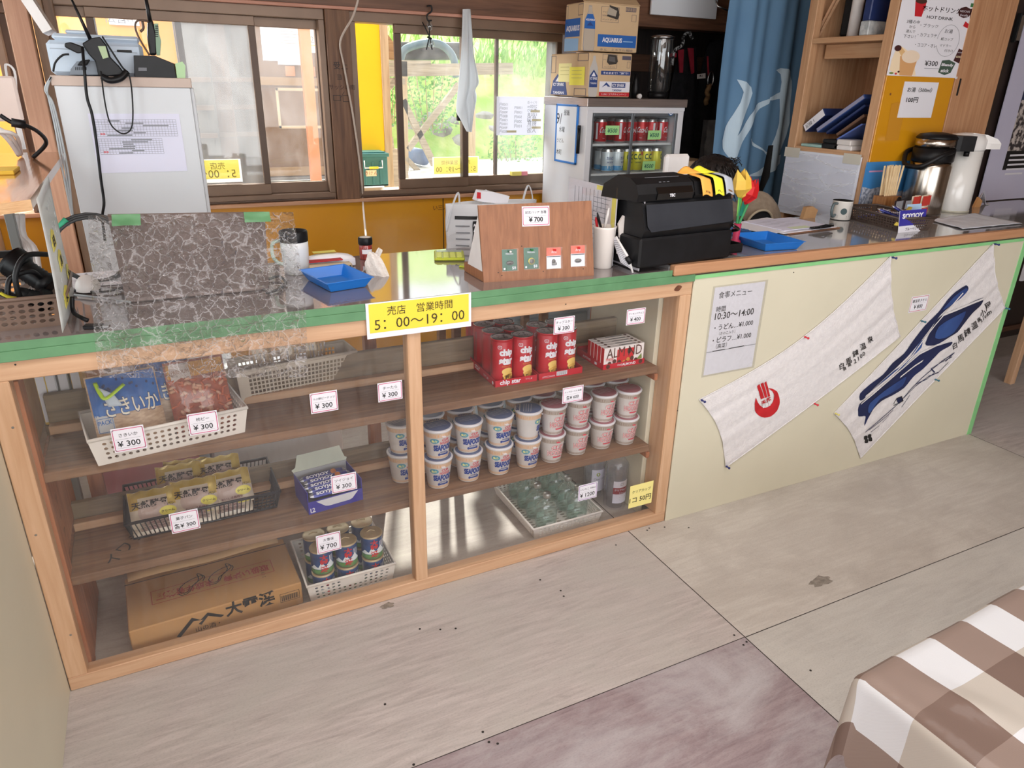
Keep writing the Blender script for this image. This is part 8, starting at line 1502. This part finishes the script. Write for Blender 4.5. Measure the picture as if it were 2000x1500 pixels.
# whiteboard taped to the shelf unit
WX=KX-.012;c=[atx(1516,415,WX),atx(1660,432,WX),atx(1680,309,WX),atx(1538,290,WX)];y0=(c[1].y+c[2].y)/2;y1=(c[0].y+c[3].y)/2;z1=(c[2].z+c[3].z)/2;z0=c[0].z
z0=max(.905,z0);t=thing('whiteboard','blank white film covered board taped to the front of the shelf unit','whiteboard',(WX,(y0+y1)/2,z0));q=MB();q.box(WX,WX+.008,y0,y1,z0,z1,pm('board_sheen',(222,226,236),(216,220,232),5,rough=.3,bump=.02,bscale=8),b=.001);q.build('board',t,world=True)
q=MB();q.box(WX-.0015,WX-.0004,y0+.01,y1-.005,z0+.015,z1-.01,clear('wrinkled_film',(253,253,254),-.01,haze=.10,ridge=.08,scale=12,bump=.5,stretch=(1,.35,1.6),rough=.12),b=0);q.build('film',t,world=True,recalc=False)
for yy in (y1-.09,y0+.0):q=MB();q.box(WX-.002,WX-.0016,yy,yy+.10,z1-.035,z1+.012,translucent('tape_clear',(226,222,210),.3),b=0);q.build('tape',t,world=True)
# things on the shelves
def binder(y,tilt,lab,m,sp,L=.27,z=zA,x=KX+.05,th=.035,lab2=None):
    b_=thing('ring_binder',lab,'binder',(x,y,z),group='binders leaning in the shelf unit');M=Matrix.Rotation(tilt,4,'X');q=MB();q.box(0,.22,0,th,0,L,m,M,b=.003);q.build('cover',b_);q=MB();q.box(-.0012,0,.003,th-.003,.004,L-.004,sp,M,b=0)
    if lab2:q.text(lab2,lambda u,v:M @ Vector((-.0018,th*.5+v,u)),INK,x=L*.3,y=0,w=L*.4)
    q.build('spine',b_);q=MB();q.box(.01,.218,.006,th-.006,L-.004,L+.0005,WHT,M,b=0);q.build('pages',b_)
navyb=pm('binder_navy',(36,54,104),(30,46,92),10,rough=.45)
def tiltbox(p0,p1,th,lab,m,sp,txt=None,name='ring_binder'):
    """binder lying tilted: lower-left corner pixel p0 to upper-right corner pixel p1 on the shelf's open side"""
    a,b=atx(*p0,KX+.03),atx(*p1,KX+.03);d=b-a;L=d.length;u=d.normalized();n=Vector((1,0,0)).cross(u);n=n if n.z>0 else-n
    o=thing(name,lab,'binder',a,group='binders leaning in the shelf unit');M=Matrix(((1,u.x,n.x,0),(0,u.y,n.y,0),(0,u.z,n.z,0),(0,0,0,1)));q=MB();q.box(0,.22,0,L,0,th,m,M,b=.002);q.build('cover',o);q=MB();q.box(-.0012,-.0002,.004,L-.004,.003,th-.003,sp,M,b=0)
    if txt:q.text(txt,lambda x,y:M @ Vector((-.0018,x,y)),INK,x=L*.3,y=th*.5,w=L*.4)
    q.build('spine',o)
tiltbox((1573,258),(1613,225),.040,'white spined navy binder leaning at the left of the shelf',navyb,WHT,'記録 1');tiltbox((1596,259),(1690,192),.022,'blue file with striped spine leaning across the shelf',pm('file_blue',(56,84,150),(50,76,140),10),pm('file_stripe',(150,150,176)),None);tiltbox((1614,262),(1690,208),.012,'navy folder leaning under the striped one',navyb,navyb);tiltbox((1634,266),(1688,228),.014,'brown folder leaning low on the shelf',pm('folder_brown',(110,80,62)),pm('folder_brown',(110,80,62)));tiltbox((1634,274),(1684,244),.008,'pale blue folder lowest in the leaning group',pm('folder_pale_blue',(96,120,190)),pm('folder_pale_blue',(96,120,190)))
def lay(y0,y1,z,h,m,name,lab,cat,x0=KX+.005,x1=KX+.12):q=MB();q.box(x0,x1,y0,y1,z,z+h,m,b=.004);return q.solo(name,lab,cat)
yA=atx(1570,285,KX+.03).y;yB=atx(1612,290,KX+.03).y;lay(yB,yA,zA,.014,pm('pouch_mint',(160,196,190),(150,186,180),20),'mint_pouch','mint coloured flat pouch at the front of the shelf','pouch')
yA=atx(1610,288,KX+.03).y;yB=atx(1642,292,KX+.03).y;lay(yB,yA,zA,.024,BLK,'black_device','small black device in the middle of the shelf front','device');lay(yB-.02,yA+.01,zA+.0245,.018,BLKM,'black_pouch','black pouch lying on the small black device','pouch',KX+.02,KX+.16)
yA=atx(1634,296,KX+.03).y;yB=atx(1668,300,KX+.03).y;lay(yB,yA,zA,.022,WPL,'white_box','white flat box at the right of the shelf front','box');lay(yB+.01,yA-.01,zA+.0225,.026,pm('eraser_white',(220,214,210)),'eraser_block','smaller white block lying on the white flat box','block')
q=MB();a,b=atx(1597,50,KX+.06),atx(1645,-10,KX+.06);bar(q,(KX+.06,a.y,zB+.012),(KX+.06,b.y,b.z+.05),.012,.012,woodX);bar(q,(KX+.06,a.y-.02,zB+.012),(KX+.06,b.y-.02,b.z+.05),.012,.004,woodX);q.solo('wooden_frame_edge','thin wooden frame leaning on the upper shelf','frame')
yc=atx(1670,40,KX+.08).y;q=MB();q.cyl(KX+.08,yc,zB,zB+.33,.026,WPL,20);q.solo('paper_roll','white paper roll standing on the upper shelf','roll')
yc=atx(1705,40,KX+.06).y;lay(yc-.03,yc+.02,zB,.06,pm('white_label_box',(206,208,206),(150,156,160),30),'label_box','small white box beside the paper roll on the upper shelf','box');lay(yc-.025,yc+.015,zB+.0605,.11,navyb,'dark_box','dark box stacked on the small white box','box')
q=MB();q.box(KX+.15,KX+.45,atx(1655,30,KX+.15).y,K1-.06,zB+.001,zB+.22,BLKM,b=.02);q.solo('black_bag','black bag deep on the upper shelf','bag')
# ------------------------------------------------------------------ menu sheet and printed towels on the cream panel
QY=-.0042
def fy(px,py,e=0):p=aty(px,py,QY);return p
mc=[fy(1374,733),fy(1472,715),fy(1491,547),fy(1395,565)];x0=(mc[0].x+mc[3].x)/2;x1=(mc[1].x+mc[2].x)/2;z0=(mc[0].z+mc[1].z)/2;z1=(mc[2].z+mc[3].z)/2;w,h=x1-x0,z1-z0
t=thing('menu_sheet','handwritten white meal menu sheet taped on the cream panel','menu',((x0+x1)/2,QY,z0));q=MB();q.box(x0,x1,QY-.0016,QY-.0004,z0,z1,WHT,b=0);g=pl((x0,QY-.0016,z0),(1,0,0),(0,0,1),.0006)
T=lambda s,x,y,wd,al='C',**k:q.text(s,g,INK,x=w*x,y=h*y,w=w*wd,al=al,**k)
T('食事メニュー',.42,.91,.66);T('時間',.17,.755,.18,bold=.008);T('10:30～14:00',.46,.675,.78,bold=.012);T('・うどん…¥1.000',.48,.545,.78,bold=.012);T('（きのこ入り）',.36,.47,.32);T('・ピラフ…¥1.000',.48,.40,.78,bold=.012);T('（高菜）',.28,.325,.22);q.line([(.0,h*.27),(w,h*.275)],g,.0016,GRAYP);q.line([(w*.12,h*.275),(w*.36,h*.275)],g,.003,INK);q.line([(w*.45,h*.275),(w*.75,h*.278)],g,.003,INK);q.build('sheet',t,world=True,recalc=False)
q=MB();q.box(x0-.01,x1+.01,QY-.0028,QY-.0024,z0-.006,z1+.006,clear('sleeve_film',(250,250,250),.02,haze=.03),b=0);q.build('sleeve',t,world=True,recalc=False)
twm=pm('tenugui_white',(226,222,222),(218,214,215),60,rough=.95,bump=.35,bscale=160,stretch=(1,1,1))
def towel(C,lab,sagT,sagB,draw,pins,wr,sl,sr):
    """C: corner pixels top-left, top-right, bottom-right, bottom-left of a cloth pinned on the panel"""
    P=[fy(*c) for c in C];t=thing('printed_towel',lab,'towel',((P[0]+P[2])/2).xz.to_3d() if False else ((P[0].x+P[2].x)/2,QY,P[3].z),group='printed towels pinned on the panel')
    def f(u,v,e=0):
        a=P[3].lerp(P[2],u);b=P[0].lerp(P[1],u);p=a.lerp(b,v);L=(P[1]-P[0]);nrm=Vector((-L.z,0,L.x)).normalized();c_=(P[1]-P[2]);
        p=p+nrm*(sagB*math.sin(math.pi*u)*(1-v)-sagT*math.sin(math.pi*u)*v);ax=L.normalized();p+=ax*(sl*math.sin(math.pi*v)*(1-u)-sr*math.sin(math.pi*v)*u)
        y=.003+.0035*math.sin(math.pi*u)**.5*math.sin(math.pi*v)**.5+wr*(math.sin(v*23+u*3)+.6*math.sin(v*41-u*5))*(.15+.85*abs(u-.45)*1.6)
        return Vector((p.x,QY-max(.0015,y)-e,p.z))
    q=MB();q.sheet(lambda u,v:f(u,v),80,40,twm)
    # invert pixel -> (u, v) numerically so the print sits in the cloth
    def inv(px,py):
        T_=fy(px,py);u,v=.5,.5
        for _ in range(14):
            p=f(u,v);e=1e-3;du=(f(u+e,v)-p)/e;dv=(f(u,v+e)-p)/e;r=Vector((T_.x-p.x,T_.z-p.z));D=du.x*dv.z-dv.x*du.z
            u+=(r.x*dv.z-dv.x*r.y)/D;v+=(du.x*r.y-r.x*du.z)/D
        return u,v
    draw(q,f,inv);q.build('cloth',t,world=True,recalc=False)
    for k,(px,py,m) in enumerate(pins):p=fy(px,py);s=MB();s.lathe([(.0015,0),(.0035,.006),(.0045,.008),(.0028,.010),(.0028,.018),(.005,.021),(.004,.024),(0,.0245)],m,12,Matrix.Translation((p.x,QY-.002,p.z)) @ Matrix.Rotation(R(90),4,'X'),cap=False);s.build('push_pin',t,world=True)
    q=MB()
    for A_,B_ in (((0,0),(1,0)),((1,0),(1,1)),((1,1),(0,1)),((0,1),(0,0))):q.tube([f(A_[0]+(B_[0]-A_[0])*k/20,A_[1]+(B_[1]-A_[1])*k/20,.001) for k in range(21)],.0022,twm,5)
    q.build('hem',t,world=True)
pinb,pinr,pint=pm('pin_navy',(36,44,110),rough=.3),pm('pin_red',(206,40,60),rough=.3),pm('pin_teal',(50,110,130),rough=.3)
onr=pm('towel_red',(190,28,36),(178,22,30),30,rough=.85);nav=pm('towel_navy',(26,36,84),(18,26,60),4,rough=.85);blu2=pm('towel_blue',(52,84,146),(30,48,104),3,rough=.85)
def crv(A):
    P=[Vector((*a,0)) for a in A];n=len(P);o=[]
    for i in range(n):
        a,b,c,d=P[i-1],P[i],P[(i+1)%n],P[(i+2)%n]
        for k in range(4):t=k/4;o.append((b.lerp(c,t)+((c-a)*(t*(1-t)**2)-(d-b)*(t*t*(1-t)))*.35).xy)
    return o
def pxpoly(q,f,inv,A,m,e,cell=.02):q.poly([inv(*a) for a in A],lambda u,v:f(u,v,e),m,cell)
def dr1(q,f,inv):
    pp=lambda x,y:(1300+x/2.6786,450+y/2.6786)
    cres=[(465,872),(458,905),(462,940),(480,965),(510,976),(545,968),(575,940),(588,905),(588,870),(575,840),(552,825),(530,822),(550,838),(560,862),(556,890),(540,912),(515,925),(490,915),(474,895)]
    pxpoly(q,f,inv,[pp(*a) for a in crv(cres)],onr,.0018,.01)
    for A in ([(472,812),(485,800),(508,872),(490,880)],[(490,800),(505,792),(524,868),(511,872)],[(510,795),(520,786),(538,862),(527,866)]):pxpoly(q,f,inv,[pp(*a) for a in A],onr,.0018,.01)
    for s,x,y in (('天',505,896),('然',530,880)):
        u,v=inv(*pp(x,y));u2,v2=inv(*pp(x+14,y-9));u3,v3=inv(*pp(x-5,y-13));fn_=lambda a,b:f(u+(u2-u)*a+(u3-u)*b,v+(v2-v)*a+(v3-v)*b,.003);q.text(s,fn_,onr,w=1.7,cell=.5,bold=.04)
    for A in ([(497,905),(502,903),(508,925),(502,926)],[(512,900),(517,898),(524,920),(519,922)],[(528,892),(533,890),(540,912),(534,914)]):pxpoly(q,f,inv,[pp(*a) for a in A],twm,.0032,.01)
    for s,x,y,sz in (('白',913,706,17),('馬',950,680,17),('鑓',985,640,17),('温',1024,604,17),('泉',1062,568,16),('標',930,722,9),('高',955,700,10),('2',985,682,11),('1',1002,668,11),('0',1016,655,11),('0',1030,643,11)):
        u,v=inv(*pp(x,y));u2,v2=inv(*pp(x+sz*.92,y-sz*.45));u3,v3=inv(*pp(x-sz*.25,y-sz));q.text(s,lambda a,b:f(u+(u2-u)*a+(u3-u)*b,v+(v2-v)*a+(v3-v)*b,.0018),INK,h=1.9,cell=.4,bold=.01)
towel([(1365,780),(1738,500),(1756,656),(1416,912)],'white towel with a red hot spring emblem pinned diagonally on the panel',.062,-.008,dr1,((1368,780,pinb),(1740,502,pinb),(1569,657,pinr),(1588,787,pinr),(1416,909,pinb)),.0022,.03,.02)
def dr2(q,f,inv):
    pp=lambda x,y:(1300+x/2.6786,450+y/2.6786)
    def P(A,m,e=.0016):pxpoly(q,f,inv,[pp(*a) for a in crv(A)],m,e,.02)
    P([(1008,885),(1012,850),(1060,805),(1130,750),(1180,690),(1240,640),(1290,570),(1350,495),(1420,425),(1470,360),(1510,320),(1565,285),(1575,305),(1535,350),(1480,395),(1430,440),(1370,520),(1320,585),(1260,655),(1200,715),(1140,770),(1080,825),(1030,880)],nav)
    P([(1440,412),(1500,345),(1560,300),(1570,312),(1530,355),(1470,398)],blu2,.003)
    P([(1190,730),(1250,690),(1310,600),(1335,570),(1330,610),(1280,660),(1230,715),(1150,775),(1050,850),(1030,870),(1100,810)],blu2)
    P([(1350,590),(1400,480),(1440,440),(1500,420),(1560,390),(1600,370),(1650,350),(1655,370),(1640,395),(1600,430),(1560,480),(1520,530),(1470,560),(1420,590),(1380,600)],nav)
    P([(1400,560),(1420,500),(1500,450),(1560,420),(1540,470),(1500,530),(1450,560)],blu2,.003)
    P([(1000,965),(1010,905),(1060,870),(1120,820),(1190,760),(1250,700),(1300,660),(1360,620),(1420,600),(1490,580),(1480,600),(1430,630),(1400,660),(1340,720),(1290,760),(1240,820),(1180,860),(1120,890),(1080,930),(1060,970),(1035,1020),(1040,970),(1015,970)],nav)
    P([(1060,900),(1130,840),(1200,790),(1250,760),(1230,810),(1170,850),(1110,880),(1060,950),(1050,940)],blu2,.003)
    for A in ([(1040,860),(1120,800),(1200,730),(1280,650),(1330,580),(1400,490),(1460,420),(1540,330)],[(1020,900),(1080,850),(1180,760),(1250,700),(1320,640),(1400,600)],[(1440,440),(1520,410),(1600,375),(1650,355)],[(1220,760),(1290,705),(1330,680)]):q.line([inv(*pp(*a)) for a in A],lambda u,v:f(u,v,.0044),.016,twm)
    for A,wd in (([(1040,1050),(1100,1000),(1150,955),(1190,920),(1230,880),(1280,820),(1330,770),(1390,720),(1440,680),(1500,640)],.010),([(1060,1040),(1130,985),(1180,940)],.008),([(1240,870),(1300,810),(1370,760),(1420,740),(1470,690)],.008),([(1300,800),(1360,775),(1400,740),(1380,720),(1430,690),(1490,660)],.006),([(1460,680),(1500,640)],.012),([(1130,1000),(1160,965)],.006),([(1230,920),(1270,860)],.006),([(1070,1050),(1110,1020)],.006)):q.line([inv(*pp(*a)) for a in A],lambda u,v:f(u,v,.0024),wd,nav)
    P([(1200,880),(1222,868),(1232,885),(1212,905)],nav);q.line([inv(*pp(*a)) for a in ((1185,905),(1200,875),(1225,865),(1235,890),(1185,912))],lambda u,v:f(u,v,.0022),.006,INK)
    for k,(x,y) in enumerate(((1042,1082),(1062,1074),(1046,1100),(1066,1090))):P([(x-8,y-8),(x+8,y-10),(x+8,y+8),(x-8,y+10)],INK)
    for s,x,y,sz in (('白',1505,600,17),('馬',1535,563,19),('鑓',1570,530,20),('温',1608,495,19),('泉',1632,465,12),('小',1652,430,17),('屋',1680,395,19),('2',1645,470,8),('1',1655,460,8),('0',1665,450,8),('0',1675,441,8),('m',1687,430,9)):
        u,v=inv(*pp(x,y));u2,v2=inv(*pp(x+sz*.85,y-sz*.55));u3,v3=inv(*pp(x-sz*.3,y-sz));q.text(s,lambda a,b:f(u+(u2-u)*a+(u3-u)*b,v+(v2-v)*a+(v3-v)*b,.0018),INK,h=1.9,cell=.4,bold=.01)
towel([(1628,807),(1938,476),(1961,600),(1679,894)],'white towel printed with a blue mountain range, pinned nearest the green taped edge',.002,.002,dr2,((1940,476,pinb),(1961,601,pint),(1797,626,pint),(1824,740,pint),(1629,806,pm('pin_pale',(220,210,120)))),.0020,.02,.02)
for px,py in ((1550,532),(1323,802)):q=MB();p=fy(px,py);q.lathe([(0,0),(.0022,.0004),(.0018,.0012),(0,.0014)],INK,8,Matrix.Translation((p.x,QY-.0002,p.z)) @ Matrix.Rotation(R(90),4,'X'));q.solo('panel_nail','tiny dark nail head in the cream panel '+('above the emblem towel' if px>1500 else 'below the menu sheet'),'nail')
# ------------------------------------------------------------------ low table with checked cloth in the foreground
TZ=.40
def check_mat():
    m=bpy.data.materials.new('checked_cloth');m.use_nodes=True;N=m.node_tree.nodes;L=m.node_tree.links;b=N['Principled BSDF'];b.inputs['Roughness'].default_value=.75;b.inputs['Coat Weight'].default_value=.35;b.inputs['Coat Roughness'].default_value=.12
    uv=N.new('ShaderNodeUVMap');uv.uv_map='cloth';sp=N.new('ShaderNodeSeparateXYZ');L.new(uv.outputs[0],sp.inputs[0])
    def stripe(o):
        a=N.new('ShaderNodeMath');a.operation='MULTIPLY';a.inputs[1].default_value=1/.237;L.new(o,a.inputs[0]);f=N.new('ShaderNodeMath');f.operation='FRACT';L.new(a.outputs[0],f.inputs[0]);g=N.new('ShaderNodeMath');g.operation='GREATER_THAN';g.inputs[1].default_value=.5;L.new(f.outputs[0],g.inputs[0]);return g
    sx,sy=stripe(sp.outputs[0]),stripe(sp.outputs[1])
    def mixc(fac,a,c):
        x=N.new('ShaderNodeMix');x.data_type='RGBA';L.new(fac,x.inputs[0])
        for k,v in ((6,a),(7,c)):
            if hasattr(v,'default_value') or not isinstance(v,tuple):L.new(v,x.inputs[k])
            else:x.inputs[k].default_value=v
        return x
    wv=N.new('ShaderNodeTexWave');wv.inputs['Scale'].default_value=260;wv.inputs['Distortion'].default_value=2;wv.bands_direction='DIAGONAL';L.new(uv.outputs[0],wv.inputs[0])
    r0=mixc(sx.outputs[0],lin((226,228,232)),lin((150,130,120)));r1=mixc(sx.outputs[0],lin((198,190,180)),lin((124,102,92)));rr_=mixc(sy.outputs[0],r0.outputs[2],r1.outputs[2])
    mm=N.new('ShaderNodeMix');mm.data_type='RGBA';mm.blend_type='MULTIPLY';mm.inputs[0].default_value=.14;L.new(rr_.outputs[2],mm.inputs[6]);L.new(wv.outputs[0],mm.inputs[7]);L.new(mm.outputs[2],b.inputs['Base Color'])
    nz=N.new('ShaderNodeTexNoise');nz.inputs['Scale'].default_value=16;L.new(uv.outputs[0],nz.inputs[0]);bp=N.new('ShaderNodeBump');bp.inputs['Strength'].default_value=.25;bp.inputs['Distance'].default_value=.01;L.new(nz.outputs[0],bp.inputs['Height']);L.new(bp.outputs[0],b.inputs['Coat Normal'])
    return m
C0=atz(1712,1318,TZ);C1=atz(1996,1160,TZ);ang=math.atan2(C1.y-C0.y,C1.x-C0.x);TM=Matrix.Translation(Vector((C0.x,C0.y,0))) @ Matrix.Rotation(ang,4,'Z')
t=thing('low_table','low table edge in the foreground under the checked cloth','table',TM @ Vector((.5,-.4,0)),ang);Ti=Matrix.Translation(-(Matrix.Rotation(-ang,4,'Z') @ Vector(t.location))) @ Matrix.Rotation(-ang,4,'Z') @ TM
q=MB();q.box(.02,1.2,-.85,-.02,TZ-.035,TZ-.006,woodX,Ti);q.build('top',t)
for x,y in ((.06,-.06),(1.14,-.06),(.06,-.80),(1.14,-.80)):q=MB();q.box(x-.02,x+.02,y-.02,y+.02,0,TZ-.036,woodZ,Ti);q.build('leg',t)
DR=.25
def cloth(a,b):  # a along the long edge, b across; negative a / positive b hang down
    x,y,z=a,b,TZ;ov=0;r=.03
    dx=max(0,-a);dy=max(0,b)
    def drop(d):
        if d<r*1.57:t_=d/r;return r*math.sin(t_),r*(1-math.cos(t_))
        return r+.03*(d-r*1.57),r+(d-r*1.57)
    if dx and dy:
        d=math.hypot(dx,dy);h_,zz=drop(d*.92);x=-h_*(dx/d)**.8*(1+.25*(dx*dy*4/(d*d))*min(1,d/.06)*.5);y=h_*(dy/d)**.8*(1+.25*(dx*dy*4/(d*d))*min(1,d/.06)*.5);z=TZ-zz
    elif dx:h_,zz=drop(dx);x=-h_-.006*math.sin(b*17)*min(1,dx/.1);z=TZ-zz
    elif dy:h_,zz=drop(dy);y=h_+.006*math.sin(a*15)*min(1,dy/.1);z=TZ-zz
    z+=.0025*noise.noise((a*9,b*9,1))
    if not dx and not dy:z+=.010*max(0,1-abs(a-.05-.3*(-b))/.05)*max(0,1-abs(b+.14)/.14)
    return TM @ Vector((x,y,z))
cm=check_mat();q=MB();NA,NB=110,90;A_=[-DR+(1.0+DR)*i/NA for i in range(NA+1)];B_=[-.8+(.8+DR)*j/NB for j in range(NB+1)]
q.add([cloth(a,b) for b in B_ for a in A_],[(j*(NA+1)+i,j*(NA+1)+i+1,(j+1)*(NA+1)+i+1,(j+1)*(NA+1)+i) for j in range(NB) for i in range(NA)],cm,True)
o=q.solo('checked_tablecloth','brown and white checked tablecloth over the low table in the foreground','tablecloth',recalc=False);ul=o.data.uv_layers.new(name='cloth');co=[(a,b) for b in B_ for a in A_];OA,OB=.147,.10
for lp in o.data.loops:a,b=co[lp.vertex_index];ul.data[lp.index].uv=(a+OA,b+OB)
